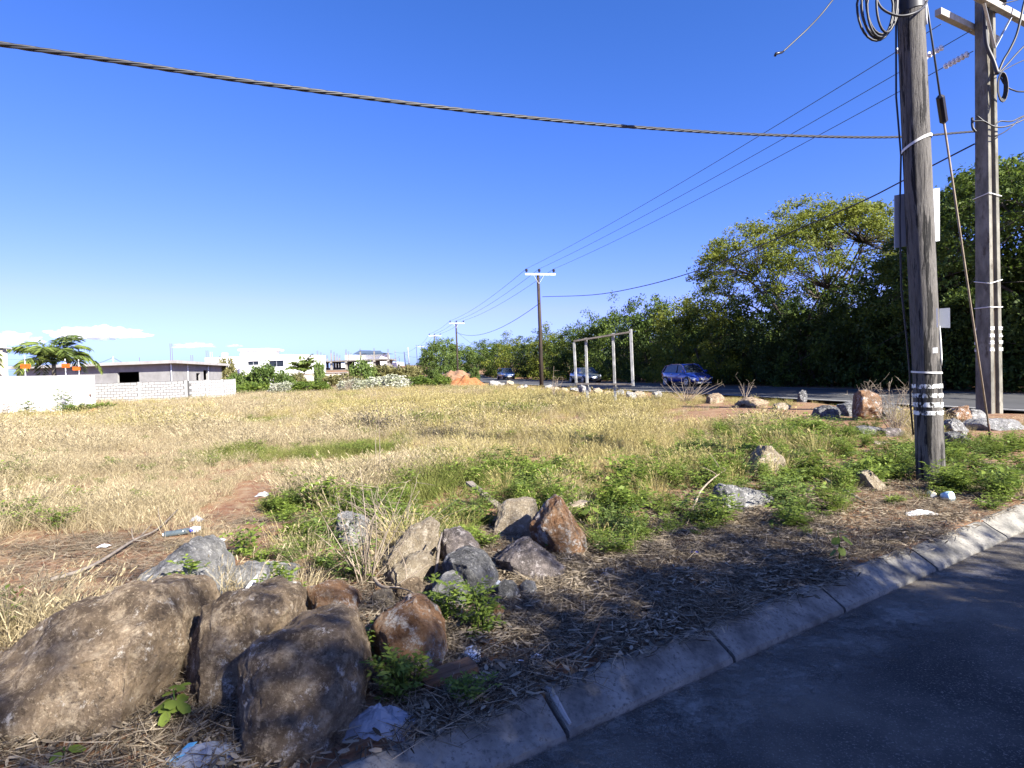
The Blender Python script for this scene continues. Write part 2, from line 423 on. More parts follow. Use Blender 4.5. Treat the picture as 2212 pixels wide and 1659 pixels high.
MT['car_navy'] = mat_plain('navy_car_paint', (0.014, 0.036, 0.24), 0.2, 0.1, 0.5, 1.0)
MT['car_grey'] = mat_plain('grey_green_car_paint', (0.10, 0.115, 0.12), 0.28, 0.4, 0.5, 1.0)
MT['car_blue'] = mat_plain('dark_blue_car_paint', (0.02, 0.045, 0.12), 0.28, 0.3, 0.5, 1.0)
MT['car_white'] = mat_plain('white_car_paint', (0.75, 0.75, 0.76), 0.3, 0, 0.5, 1.0)
MT['trim'] = mat_plain('black_trim', (0.015, 0.015, 0.016), 0.5)
MT['lamp'] = mat_plain('headlamp_glass', (0.62, 0.66, 0.72), 0.15, 0, 0.6)
MT['plate'] = mat_plain('number_plate_white', (0.80, 0.80, 0.78), 0.5)
LEAF = {
 'tree': mat_leaf('leaf_tree_green', (0.03, 0.06, 0.013), (0.12, 0.165, 0.024), 0.35),
 'yellow': mat_leaf('leaf_tree_yellow_green', (0.05, 0.083, 0.013), (0.235, 0.25, 0.032), 0.4),
 'dark': mat_leaf('leaf_dark_green', (0.02, 0.042, 0.012), (0.075, 0.11, 0.022), 0.3),
 'weed': mat_leaf('leaf_weed_green', (0.05, 0.095, 0.015), (0.21, 0.27, 0.045), 0.4),
 'bush': mat_leaf('leaf_bush_green', (0.045, 0.085, 0.018), (0.15, 0.20, 0.045), 0.3),
 'olive': mat_leaf('leaf_bush_olive', (0.085, 0.085, 0.03), (0.22, 0.20, 0.075), 0.3),
 'pale': mat_leaf('blossom_pale', (0.16, 0.19, 0.08), (0.62, 0.60, 0.50), 0.3),
 'palm': mat_leaf('palm_frond_green', (0.05, 0.085, 0.018), (0.20, 0.25, 0.055), 0.35),
 'straw_pink': mat_leaf('straw_pinkish', (0.19, 0.148, 0.078), (0.54, 0.455, 0.285), 0.35, 0.8, 0.1),
 'straw_gold': mat_leaf('straw_golden', (0.18, 0.145, 0.05), (0.50, 0.43, 0.19), 0.35, 0.8, 0.1),
 'straw_green': mat_leaf('grass_olive', (0.08, 0.10, 0.022), (0.27, 0.28, 0.085), 0.35, 0.8, 0.1),
 'mulch': mat_leaf('dry_litter_brown', (0.04, 0.028, 0.018), (0.40, 0.33, 0.23), 0.1, 0.9, 0.1),
 'dry': mat_leaf('dead_twig', (0.16, 0.12, 0.08), (0.36, 0.30, 0.23), 0.0, 0.9, 0.1),
}

# ================================================================== THE SETTING
def axis(segs):
    out = []
    for a, b, st in segs:
        n = max(1, int(round((b - a) / st)))
        out += [a + (b - a) * i / n for i in range(n)]
    out.append(segs[-1][1])
    return out
_t = axis([(-9000, -1000, 2000), (-1000, -240, 150), (-240, -80, 8), (-80, -8, 1.0), (-8, -0.25, 0.25)]) + [0.0, 0.05, 0.06, 3.0, 6.55, 6.65, 9, 14, 25, 60, 200, 1000, 9000]
_s = axis([(-9000, -1000, 2000), (-1000, -80, 115), (-80, -8, 2.0), (-8, 13, 0.25), (13, 60, 1.0), (60, 200, 5), (200, 1000, 100), (1000, 9000, 2000)])
V, F = [], []
for t in _t:
    for s in _s:
        x, y = KA.x + KD.x * s + KN.x * t, KA.y + KD.y * s + KN.y * t
        z = ground_z(x, y)
        if y > 260: z = 3.7 * (1 - sstep(260, 420, y))
        V.append((x, y, z))
ns = len(_s)
for i in range(len(_t) - 1):
    for j in range(ns - 1):
        F.append((i * ns + j, i * ns + j + 1, (i + 1) * ns + j + 1, (i + 1) * ns + j))
tag(link('ground', fastmesh('ground', V, np.array(F)[:, ::-1], MT['soil'], smooth=True)), kind='structure')

# side lane the photographer stands on, rising to meet the main road
V, F = [], []
LS = axis([(-40, 10, 1.0), (10, 20.5, 0.7)])
LT = [KERB_W - 0.10, 0.24, 0.34, 0.46, 0.6, 0.85, 1.2, 2, 3, 4, 5, 6.0, 6.62]
for s in LS:
    for t in LT:
        z = LANE_Z + 0.10 * sstep(11, 20, s) + (0.015 * sstep(0.2, 1.8, t) - 0.02 * (1 - sstep(0.24, 0.42, t)))
        V.append((KA.x + KD.x * s + KN.x * t, KA.y + KD.y * s + KN.y * t, z))
n = len(LT)
F = [(i * n + j, (i + 1) * n + j, (i + 1) * n + j + 1, i * n + j + 1) for i in range(len(LS) - 1) for j in range(n - 1)]
tag(link('side_lane', fastmesh('side_lane', V, np.array(F)[:, ::-1], MT['lane'], smooth=True)), kind='structure')

# dusty strip of worn surface along the gutter, with a ragged edge
def dusty(name):
    m, nt, b = new_mat(name)
    tc = N(nt, 'ShaderNodeTexCoord')
    def noi(sc, d=8):
        n_ = N(nt, 'ShaderNodeTexNoise'); n_.inputs['Scale'].default_value = sc; n_.inputs['Detail'].default_value = d; n_.inputs['Roughness'].default_value = 0.75
        nt.links.new(tc.outputs['Object'], n_.inputs['Vector']); return n_
    a, g = noi(2.6, 10), noi(60, 4)
    mr = N(nt, 'ShaderNodeMapRange'); mr.inputs[1].default_value = 0.44; mr.inputs[2].default_value = 0.60; nt.links.new(a.outputs[0], mr.inputs[0])
    at_ = N(nt, 'ShaderNodeAttribute', attribute_name='tint'); mm = N(nt, 'ShaderNodeMath', operation='MULTIPLY'); nt.links.new(mr.outputs[0], mm.inputs[0]); nt.links.new(at_.outputs['Fac'], mm.inputs[1]); nt.links.new(mm.outputs[0], b.inputs['Alpha'])
    cr = N(nt, 'ShaderNodeValToRGB'); cr.color_ramp.elements[0].color = (0.10, 0.088, 0.07, 1); cr.color_ramp.elements[1].color = (0.27, 0.24, 0.195, 1); cr.color_ramp.elements[0].position = 0.35; cr.color_ramp.elements[1].position = 0.65
    nt.links.new(g.outputs[0], cr.inputs[0]); nt.links.new(cr.outputs[0], b.inputs['Base Color']); b.inputs['Roughness'].default_value = 0.95
    return m
lane_obj = bpy.data.objects['side_lane']
V, F = [], []
DT = [0.235, 0.34, 0.46, 0.6, 0.85]
for s in LS:
    for t in DT:
        z = LANE_Z + 0.10 * sstep(11, 20, s) + (0.015 * sstep(0.2, 1.8, t) - 0.02 * (1 - sstep(0.24, 0.42, t))) + 0.005
        V.append((KA.x + KD.x * s + KN.x * t, KA.y + KD.y * s + KN.y * t, z))
F = [(i * 5 + j, i * 5 + j + 1, (i + 1) * 5 + j + 1, (i + 1) * 5 + j) for i in range(len(LS) - 1) for j in range(4)]
link('dust_strip', fastmesh('dust_strip', V, np.array(F), dusty('gutter_dust'), [1, 1, 1, 0.75, 0] * len(LS), True), lane_obj)

# kerb: a row of sloped cast stones with open joints
kerb = tag(empty('kerb', (0, 0, 0)), kind='structure')
joints = [ks(*gnd(u, v).xy) for u, v in ((1165, 1490), (1528, 1358), (1758, 1262), (1955, 1183), (2108, 1123))]
while joints[0] > -9: joints.insert(0, joints[0] - 1.02)
while joints[-1] < 16.5: joints.append(joints[-1] + 1.02)
rk = random.Random(5)
for i in range(len(joints) - 1):
    a, b = joints[i] + 0.012, joints[i + 1] - 0.014
    prof = [(t_ * 0.82, z_) for t_, z_ in [(0.0, -0.32), (0.0, -0.012), (0.012, 0.004), (0.045, 0.012), (0.075, 0.004), (0.17, -0.040), (0.262, -0.082), (0.285, -0.096), (0.292, -0.12), (0.292, -0.32)]]
    dz, dt = rk.uniform(-0.006, 0.006), rk.uniform(-0.006, 0.006)
    V, F = [], []
    NS = 14
    for k in range(NS + 1):
        e = k / NS
        s = a + (b - a) * e
        edge = min(k, NS - k) / NS
        sh = 0.006 * (1 - min(1, edge * 14))
        for t, z in prof:
            w = 0.004 * noise.noise(Vector((s * 7, t * 30, i * 3.1)))
            z2 = z + dz + w - (sh if z > -0.2 else 0) + 0.01 * sstep(11, 20, s) * 10
            V.append((KA.x + KD.x * s + KN.x * (t + dt + w), KA.y + KD.y * s + KN.y * (t + dt + w), z2))
    m = len(prof)
    F = [(k * m + j, k * m + (j + 1), (k + 1) * m + j + 1, (k + 1) * m + j) for k in range(NS) for j in range(m - 1)]
    F += [tuple(range(m - 1, -1, -1)), tuple(NS * m + j for j in range(m))]
    link('kerb_stone', fastmesh('kerb_stone', V, F, MT['kerb'], smooth=False), kerb)
mortar_s = ks(*gnd(1178, 1505).xy)
mb = MB()
for s0, w in ((joints[[k for k in range(len(joints)) if abs(joints[k] - ks(*gnd(1165, 1490).xy)) < 1e-6][0]] + 0.03, 0.03),):
    P = [Vector((KA.x + KD.x * s0 + KN.x * t, KA.y + KD.y * s0 + KN.y * t, z)) for t, z in ((0.04, 0.014), (0.10, -0.012), (0.16, -0.05), (0.217, -0.08))]
    mb.tube(P, [0.012, 0.016, 0.013, 0.009], 6)
mb.build('mortar_joint', MT['slab'], kerb)

# main road, its edge lines and centre dashes
def strip(name, s0, s1, o0, o1, dz, mat, step=2.0, parent=None):
    V, F = [], []
    n = max(1, int((s1 - s0) / step))
    for i in range(n + 1):
        s = s0 + (s1 - s0) * i / n
        for o in (o0, o1):
            p = road_pt(s, o)
            V.append((p.x, p.y, 3.7 * sstep(95, 190, p.y) + 0.03 + dz))
    F = [(2 * i, 2 * i + 1, 2 * i + 3, 2 * i + 2) for i in range(n)]
    return link(name, fastmesh(name, V, F, mat), parent)
main_road = tag(strip('main_road', -60, 230, -3.65, 3.65, 0, MT['road']), kind='structure')
strip('edge_line', -60, 230, -3.42, -3.30, 0.004, MT['paint'], parent=main_road)
strip('edge_line', -60, 230, 3.30, 3.42, 0.004, MT['paint'], parent=main_road)
for k in range(-8, 20):
    strip('centre_dash', k * 9, k * 9 + 3, -0.06, 0.06, 0.004, MT['paint'], parent=main_road)

# red earth dug up beside the road, and the dry bank behind it
def heap(name, c, rx, ry, h, mat, seed, label, rot=0, n=34):
    V, F = [], []
    ca, sa = math.cos(rot), math.sin(rot)
    for i in range(n + 1):
        for j in range(n + 1):
            a, b = 2 * i / n - 1, 2 * j / n - 1
            r = math.hypot(a, b)
            q = noise.fractal(Vector((a * 2.2 + seed, b * 2.2, 3)), 1, 2, 5)
            z = h * max(0, (1 - r ** 1.6)) * (1 + 0.35 * q) + 0.10 * h * q
            if r > 0.92: z -= 0.4 * h * (r - 0.92) * 6
            x, y = a * rx, b * ry
            V.append((c[0] + ca * x - sa * y, c[1] + sa * x + ca * y, c[2] + z))
    F = [(i * (n + 1) + j, (i + 1) * (n + 1) + j, (i + 1) * (n + 1) + j + 1, i * (n + 1) + j + 1) for i in range(n) for j in range(n)]
    return tag(link(name, fastmesh(name, V, F, mat, smooth=True)), label, 'earth heap')
p = gnd(1003, 835); heap('earth_mound', (p.x, p.y + 1.2, 0), 2.1, 1.6, 0.95, MT['mound'], 2.2, 'orange red heap of dug earth beside the road, at the field corner')
p = at(985, 800, 88); heap('earth_bank', (p.x, p.y, 0), 3.6, 8, 1.5, MT['bank'], 8.3, 'dry reddish earth bank behind the orange heap, below the vine covered tree')
p = gnd(170, 898); heap('earth_mound', (p.x + 0.6, p.y, -0.05), 1.3, 0.8, 0.3, MT['mound'], 5.1, 'small red earth spill at the foot of the white wall')

# ================================================================== ROCKS
def rock_mesh(P, seed, amp=0.03, res=5, mat=None, smooth_it=2, name='rock'):
    bm = bmesh.new()
    for p in P: bm.verts.new(p)
    r = bmesh.ops.convex_hull(bm, input=bm.verts)
    bmesh.ops.delete(bm, geom=[v for v in bm.verts if not v.link_faces], context='VERTS')
    bmesh.ops.triangulate(bm, faces=bm.faces)
    size = max((v.co - w.co).length for v in list(bm.verts)[::2] for w in list(bm.verts)[::3])
    # cut long edges until the surface is even, then relax the facet edges a little
    target = size / (res * 6.0)
    for _ in range(7):
        E = [e for e in bm.edges if e.calc_length() > target]
        if not E: break
        bmesh.ops.subdivide_edges(bm, edges=E, cuts=1, use_grid_fill=False)
        bmesh.ops.triangulate(bm, faces=[f for f in bm.faces if len(f.verts) > 3])
    for _ in range(smooth_it):
        bmesh.ops.smooth_vert(bm, verts=bm.verts, factor=0.5, use_axis_x=True, use_axis_y=True, use_axis_z=True)
    bm.normal_update()
    off = Vector((seed * 3.7, seed * 1.3, seed * 9.1))
    for v in bm.verts:
        q = v.co / size
        d = noise.fractal(q * 2.3 + off, 1.0, 2.0, 3) * 1.0 + noise.fractal(q * 8 + off, 0.8, 2.1, 4) * 0.5 + abs(noise.noise(q * 5.5 - off)) * 0.7 - 0.22 + noise.fractal(q * 30 + off, 0.9, 2.1, 3) * 0.12
        ridg = abs(noise.noise(q * 4.5 + off * 2))
        v.co += v.normal * (size * amp * (d - 0.5 * max(0, 0.22 - ridg) * 3))
    me = bpy.data.meshes.new(name)
    bm.to_mesh(me); bm.free()
    me.polygons.foreach_set('use_smooth', np.ones(len(me.polygons), dtype=bool))
    if mat: me.materials.append(mat)
    return me
ROCKBOX = []                            # where rocks show, so that plants do not grow right in front of them
def rock(label, Y, outline, mat, seed, thick=0.4, extra=(), amp=0.03, res=5, sm=2, front=0.45, name='rock', zb=0.0, cat='rock', group='rocks dumped beside the kerb'):
    """a traced outline at distance Y gets real depth: a front that reaches the ground where its foot shows, a tapering back"""
    cu = sum(p[0] for p in outline) / len(outline); cv = sum(p[1] for p in outline) / len(outline)
    vmin, vmax = min(p[1] for p in outline), max(p[1] for p in outline)
    ROCKBOX.append((min(p[0] for p in outline), max(p[0] for p in outline), vmin, vmax, Y))
    P = []
    for u, v in outline:
        P.append(at(u, v, Y))
        e = (v - vmin) / max(1, vmax - vmin)
        if e > 0.55:                                         # lower outline comes forward to its ground contact
            g = gnd(u, v, zb)
            yy = min(Y, max(Y - front * thick, g.y))
            P.append(at(u, v, yy))
            q = at(u, v, yy); P.append(Vector((q.x, q.y + 0.05, zb - 0.12)))
        P.append(at(cu + (u - cu) * 0.62, cv + (v - cv) * 0.62, Y - front * thick * (0.35 + 0.5 * e)))
        b = at(cu + (u - cu) * 0.82, cv + (v - cv) * 0.82, Y) + Vector((0, thick * (1 - front), -0.02))
        P.append(b)
        P.append(Vector((b.x, b.y, zb - 0.12)))
    for u, v, d in extra: P.append(at(u, v, Y + d))
    c = Vector((sum(p.x for p in P) / len(P), sum(p.y for p in P) / len(P), zb))
    me = rock_mesh([p - c for p in P], seed, amp, res, ROCKS[mat], sm, name)
    return tag(link(name, me, loc=c), label, cat, group)
def z7(L): return [(x * 0.3661, 1133.9 + y * 0.3661) for x, y in L]
def z8(L): return [(647.9 + x * 0.4139, 971.9 + y * 0.4139) for x, y in L]
def zc(L): return [(1241.9 + x * 0.2766, 890.9 + y * 0.2766) for x, y in L]
def zd(L): return [(1673.9 + x * 0.2441, 944.9 + y * 0.2441) for x, y in L]
def z6(L): return [(1781.9 + x * 0.3579, 486 + y * 0.3579) for x, y in L]
rock('huge tan brown boulder filling the lower left corner of the photo', 2.95, z7([(-260, 1000), (-120, 850), (0, 800), (90, 650), (300, 525), (480, 440), (700, 408), (960, 403), (1030, 480), (1060, 600), (1105, 730), (1040, 850), (990, 1000), (860, 1130), (700, 1260), (430, 1330), (0, 1400), (-240, 1400)]), 'brown', 1, 1.0, amp=0.034, res=16, sm=3, extra=[(150, 1430, -0.34), (280, 1400, -0.30)])
rock('dark brown boulder wedged behind and between the two front boulders', 3.0, z7([(1180, 560), (1200, 480), (1330, 420), (1500, 400), (1650, 430), (1710, 480), (1700, 600), (1640, 760), (1500, 900), (1330, 1020), (1290, 1130), (1180, 1100), (1100, 1000), (1050, 860), (1090, 720)]), 'brown', 2, 0.7, amp=0.036, res=14, sm=2)
rock('round pitted brown boulder nearest the kerb with white crust on its side', 2.62, z7([(1390, 780), (1480, 700), (1700, 612), (1900, 600), (2020, 640), (2080, 720), (2110, 850), (2140, 950), (2100, 1150), (2050, 1250), (1900, 1400), (1700, 1440), (1450, 1410), (1390, 1250), (1375, 1000)]), 'brown', 3, 0.75, amp=0.034, res=14, sm=3)
rock('light grey pointed boulder standing behind the huge brown one', 4.15, z7([(1090, 98), (1140, 125), (1165, 165), (1230, 240), (1280, 320), (1325, 400), (1320, 500), (1100, 560), (850, 500), (700, 412), (760, 345), (830, 310), (960, 205), (1030, 130)]), 'grey', 4, 0.75, extra=[(400, 1225, -0.22)], amp=0.034, res=9, sm=1)
rock('low pale grey rock lying flat under a white tile shard', 4.35, z7([(1330, 270), (1400, 245), (1560, 240), (1680, 258), (1740, 290), (1730, 350), (1690, 420), (1560, 440), (1420, 420), (1350, 380)]), 'grey', 5, 0.5, amp=0.03, res=6)
rock('small rust bottomed rock with grey top behind the pitted boulder', 3.68, z8([(35, 720), (105, 695), (180, 715), (280, 770), (302, 830), (280, 920), (230, 1000), (120, 960), (40, 870)]), 'orange', 6, 0.45, amp=0.03, res=6, sm=2)
rock('rounded orange tan rock at the centre of the pile', 3.12, z8([(355, 940), (420, 860), (520, 800), (590, 780), (660, 840), (740, 920), (767, 1000), (760, 1100), (720, 1170), (680, 1197), (560, 1180), (430, 1120), (370, 1030)]), 'orange', 7.3, 0.5, amp=0.034, res=8, sm=2)
rock('upright grey tan rock at the top of the central pile', 4.65, z8([(400, 600), (430, 550), (480, 500), (540, 430), (590, 390), (680, 360), (722, 380), (725, 440), (705, 520), (690, 600), (560, 650), (440, 690)]), 'tan', 8, 0.5, amp=0.04, res=6)
rock('low tan rock in front of the upright grey tan rock', 4.28, z8([(450, 650), (500, 600), (560, 560), (620, 535), (690, 545), (690, 600), (660, 660), (610, 710), (560, 738), (480, 735), (452, 710)]), 'tan', 9, 0.4, amp=0.035, res=6)
rock('speckled grey rock right behind the dark faceted one', 4.72, z8([(725, 460), (760, 420), (820, 400), (880, 440), (940, 500), (945, 590), (850, 620), (760, 600), (728, 530)]), 'pink', 10, 0.4, amp=0.035, res=6)
rock('dark grey faceted block of basalt in the central pile', 4.12, z8([(740, 600), (775, 540), (860, 515), (960, 545), (1000, 590), (1033, 640), (1028, 700), (995, 755), (930, 790), (860, 800), (790, 750), (745, 670)]), 'dark', 11, 0.5, extra=[(1010, 1222, -0.26), (1045, 1262, -0.28), (975, 1215, -0.16)], amp=0.022, res=7, sm=1)
rock('dark pink speckled slab rock leaning at the edge of the shade', 4.45, z8([(1012, 575), (1060, 530), (1160, 475), (1200, 468), (1260, 530), (1330, 590), (1405, 645), (1395, 690), (1300, 715), (1200, 715), (1110, 650), (1040, 610)]), 'pink', 12, 0.55, extra=[(1160, 1195, -0.15)], amp=0.03, res=7, sm=1)
rock('tall pointed rock with white streak and rust orange foot', 4.98, z8([(1335, 228), (1362, 240), (1400, 300), (1440, 370), (1490, 440), (1512, 490), (1505, 545), (1440, 566), (1385, 564), (1300, 520), (1235, 440), (1198, 400), (1212, 368), (1270, 290)]), 'orange', 13.2, 0.6, extra=[(1205, 1080, -0.1), (1225, 1130, -0.24)], amp=0.025, res=8, sm=1)
rock('flat topped pale tan rock half shaded by the tall pointed one', 5.68, z8([(1032, 300), (1080, 265), (1180, 250), (1232, 255), (1242, 300), (1240, 380), (1200, 430), (1140, 450), (1060, 460), (1010, 445), (1030, 390)]), 'tan', 14, 0.55, amp=0.02, res=7, sm=1)
rock('whitish rock half hidden in weeds left of the central pile', 5.3, z8([(190, 330), (250, 325), (310, 345), (350, 370), (340, 450), (290, 530), (210, 520), (185, 430)]), 'grey', 15, 0.4, amp=0.04, res=6)
rock('low grey rock in weeds below the tan pyramid shaped one', 6.3, zc([(1110, 600), (1160, 560), (1250, 575), (1380, 610), (1500, 620), (1552, 670), (1490, 745), (1330, 785), (1200, 775), (1115, 730)]), 'grey', 16, 0.5, amp=0.035, res=6)
rock('tan pyramid shaped rock among green weeds', 8.1, zc([(1330, 480), (1400, 380), (1440, 310), (1500, 250), (1540, 258), (1580, 320), (1642, 370), (1652, 410), (1625, 480), (1530, 515), (1400, 505)]), 'tan', 17.5, 0.6, amp=0.03, res=6, sm=1)
rock('tilted pale stone slab in weeds left of the wooden pole', 6.95, zd([(760, 310), (830, 280), (875, 310), (935, 380), (992, 440), (960, 475), (900, 475), (850, 430), (780, 360)]), 'tan', 18, 0.3, amp=0.02, res=5, sm=1)
rock('orange brown boulder on the rubble heap beside the road', 14.6, z6([(205, 1065), (213, 1000), (260, 993), (320, 1020), (346, 1052), (350, 1105), (300, 1125), (200, 1120)]), 'orange', 19.4, 0.7, amp=0.02, res=5, zb=0.05)
rock('reddish brown angular rock between the two near poles', 13.6, z6([(768, 1130), (810, 1100), (870, 1088), (892, 1150), (850, 1190), (780, 1185)]), 'orange', 20, 0.6, amp=0.03, res=5)
rock('grey rock leaning at the foot of the concrete pole', 14.2, z6([(878, 1110), (940, 1112), (988, 1150), (960, 1190), (890, 1190)]), 'grey', 21, 0.5, amp=0.03, res=5)
rock('long flat grey slab rock in front of the concrete pole', 12.2, z6([(890, 1200), (960, 1170), (1050, 1163), (1150, 1170), (1210, 1222), (1230, 1260), (1140, 1262), (1040, 1240), (930, 1230)]), 'grey', 22, 0.9, amp=0.02, res=6)
rock('grey jagged rock in weeds right of the wooden pole', 11.2, z6([(735, 1195), (780, 1165), (830, 1190), (868, 1240), (850, 1260), (760, 1255)]), 'grey', 23, 0.4, amp=0.04, res=5)
rock('pale flat stone right of the wooden pole under weeds', 9.9, z6([(735, 1252), (790, 1245), (850, 1262), (890, 1290), (820, 1300), (740, 1285)]), 'dark', 24, 0.4, amp=0.03, res=5)
rr = random.Random(11)
for k, (u, v, w, h, m, lab) in enumerate([
    (1790, 905, 60, 26, 'dark', 'dark rock at the left end of the rubble heap'),
    (1850, 900, 70, 34, 'dark', 'big dark rock under the orange boulder on the rubble heap'),
    (1925, 905, 60, 30, 'dark', 'dark rock on the rubble heap beside the wooden pole'),
    (1878, 938, 55, 18, 'grey', 'flat grey stone at the foot of the rubble heap'),
    (1930, 945, 58, 20, 'pink', 'speckled flat stone beside the wooden pole foot'),
    (1905, 968, 40, 14, 'tan', 'small pale stone on the path below the rubble heap'),
    (1735, 868, 22, 22, 'dark', 'upright dark stone at the road edge left of the rubble'),
    (1545, 872, 40, 20, 'brown', 'brown clod on the verge below the navy car'),
    (1630, 880, 70, 18, 'brown', 'long brown clod of earth on the road verge'),
    (1690, 886, 40, 14, 'tan', 'small tan stone on the verge right of the clods')]):
    w, h = w * 1.05, h * 1.15
    p = gnd(u, v); Y = p.y
    pts = [(u + w / 2 * math.cos(a) * rr.uniform(0.8, 1.1), v - h * 0.45 - h * 0.6 * math.sin(a) * rr.uniform(0.7, 1.15)) for a in [i * math.pi / 4 + 0.2 for i in range(8)]]
    rock(lab, Y + 0.3, pts, m, 30 + k * 1.7, w / F_PX * Y * 0.8, amp=0.04, res=4, sm=1, group='stones of the rubble heap')
for k, (u, v, w, h, m, lab) in enumerate([
    (888, 1306, 66, 58, 'brown', 'small brown stone on the litter below the low tan rock'),
    (828, 1318, 56, 50, 'tan', 'small tan stone left of the rounded orange tan rock'),
    (1094, 1306, 60, 54, 'dark', 'small dark stone on the litter right of the dark faceted rock'),
    (1142, 1296, 46, 42, 'grey', 'small grey stone below the pink speckled slab'),
    (1075, 1345, 42, 40, 'orange', 'small rusty stone on the litter right of the bright upright weed')]):
    p = gnd(u, v); Y = p.y
    pts = [(u + w / 2 * math.cos(a) * rr.uniform(0.8, 1.1), v - h * 0.45 - h * 0.6 * math.sin(a) * rr.uniform(0.7, 1.15)) for a in [i * math.pi / 4 + 0.2 for i in range(8)]]
    rock(lab, Y + 0.08, pts, m, 60 + k * 1.9, w / F_PX * Y * 0.9, amp=0.03, res=4, sm=1)
# loose stones lining the field side of the main road: three shapes, each stone an object of its own
shapes = []
for k in range(4):
    r4 = random.Random(70 + k)
    P = [Vector((r4.gauss(0, 1), r4.gauss(0, 0.8), r4.gauss(0, 0.6))).normalized() * r4.uniform(0.8, 1.1) for _ in range(14)]
    P = [Vector((p.x * 0.5, p.y * 0.4, p.z * 0.34)) for p in P]
    shapes.append([rock_mesh(P, 90 + k, 0.05, 3, ROCKS[m], 1, 'stone') for m in ('grey', 'tan')])
edge = [(1068, 836, 30), (1085, 838, 22), (1100, 838, 34), (1121, 842, 26), (1134, 840, 18), (1186, 842, 24), (1198, 848, 30), (1216, 847, 26), (1240, 848, 22), (1262, 850, 34), (1290, 853, 40), (1318, 856, 34), (1338, 858, 28),
        (1362, 866, 40), (1382, 860, 34), (1402, 870, 26), (1350, 876, 20), (1420, 862, 30), (1172, 846, 16), (1152, 844, 16)]
for k, (u, v, w) in enumerate(edge):
    p = gnd(u, v)
    o = link('stone', shapes[k % 4][(k // 2) % 2])
    s = w / F_PX * p.y
    o.location = (p.x, p.y, ground_z(p.x, p.y) + 0.16 * s)
    o.scale = (s, s * 0.9, s * (1.0 + 0.5 * ((k * 7) % 5) / 5))
    o.rotation_euler = (rr.uniform(-0.3, 0.3), rr.uniform(-0.3, 0.3), rr.uniform(0, 6.3))
    ordn = ['first', 'second', 'third', 'fourth', 'fifth', 'sixth', 'seventh', 'eighth', 'ninth', 'tenth', 'eleventh', 'twelfth', 'thirteenth', 'fourteenth']
    tone = ('grey', 'tan')[(k // 2) % 2]
    if u < 1160: lab = '%s loose stone on the road verge, %s one left of the dark pole' % (tone, ordn[sorted([e[0] for e in edge if e[0] < 1160], reverse=True).index(u)])
    else: lab = '%s loose stone on the road verge, %s one right of the dark pole' % (tone, ordn[sorted([e[0] for e in edge if e[0] >= 1160]).index(u)])
    tag(o, lab, 'stone', 'loose stones along the road verge')

# broken hollow concrete block with its triangular hole
t = empty('broken_block', (0, 0, 0), 0, 'broken grey concrete block with a triangular hole beside the dark faceted rock', 'concrete block')
ol = z8([(690, 725), (722, 695), (782, 690), (832, 720), (862, 770), (856, 850), (815, 872), (735, 862), (688, 800)])
hole = z8([(778, 768), (803, 716), (838, 766)])
A = [at(u, v, 3.78) for u, v in ol]; H = [at(u, v, 3.78) for u, v in hole]
c = sum(A, Vector()) / len(A)
t.location = (c.x, c.y, 0)
bm = bmesh.new()
dpt = Vector((0.03, 0.17, 0.02))
vo = [bm.verts.new(p - t.location) for p in A]; vi = [bm.verts.new(p - t.location) for p in H]
eo = [bm.edges.new((vo[i], vo[(i + 1) % len(vo)])) for i in range(len(vo))]
ei = [bm.edges.new((vi[i], vi[(i + 1) % 3])) for i in range(3)]
bmesh.ops.triangle_fill(bm, edges=eo + ei, use_beauty=True)
g = bmesh.ops.extrude_face_region(bm, geom=list(bm.faces))
bmesh.ops.translate(bm, vec=dpt, verts=[v for v in g['geom'] if isinstance(v, bmesh.types.BMVert)])
bmesh.ops.recalc_face_normals(bm, faces=bm.faces)
bmesh.ops.subdivide_edges(bm, edges=bm.edges, cuts=3, use_grid_fill=True)
for v in bm.verts: v.co += Vector((noise.noise(v.co * 19), noise.noise(v.co * 19 + Vector((5, 0, 0))), noise.noise(v.co * 19 + Vector((0, 9, 0))))) * 0.008
me = bpy.data.meshes.new('block_shell'); bm.to_mesh(me); bm.free(); me.materials.append(ROCKS['grey'])
link('block_shell', me, t)
mb = MB(); mb.prism([p - t.location for p in [at(u, v, 3.95) for u, v in ol]], Vector((0, 0, 0)), Vector((0, 0.02, 0)))
mb.build('back_web', ROCKS['grey'], t)

# ================================================================== VEGETATION
def rng(seed): return np.random.default_rng(seed)
def unit(a): return a / np.maximum(1e-9, np.linalg.norm(a, axis=-1, keepdims=True))
def leaf_cards(C, L, r, aspect=0.45, droop=0.25, flat=0.5, A=None):
    """one folded-diamond leaf per centre; L = length per leaf"""
    n = len(C)
    a = unit(r.normal(size=(n, 3)) * [1, 1, 0.6] - [0, 0, droop]) if A is None else A
    nn = r.normal(size=(n, 3)); nn[:, 2] += flat * 2.0
    b = unit(np.cross(a, nn))
    up = np.cross(b, a)
    L = np.broadcast_to(np.asarray(L, dtype=float), (n,))[:, None]
    W = L * aspect
    V = np.empty((n, 4, 3))
    V[:, 0] = C - a * L * 0.5
    V[:, 1] = C + b * W * 0.5 + up * L * 0.06 - a * L * 0.05
    V[:, 2] = C + a * L * 0.5 - np.array([0, 0, 1]) * L * 0.08
    V[:, 3] = C - b * W * 0.5 + up * L * 0.06 - a * L * 0.05
    return V.reshape(-1, 3), np.arange(4 * n).reshape(n, 4)
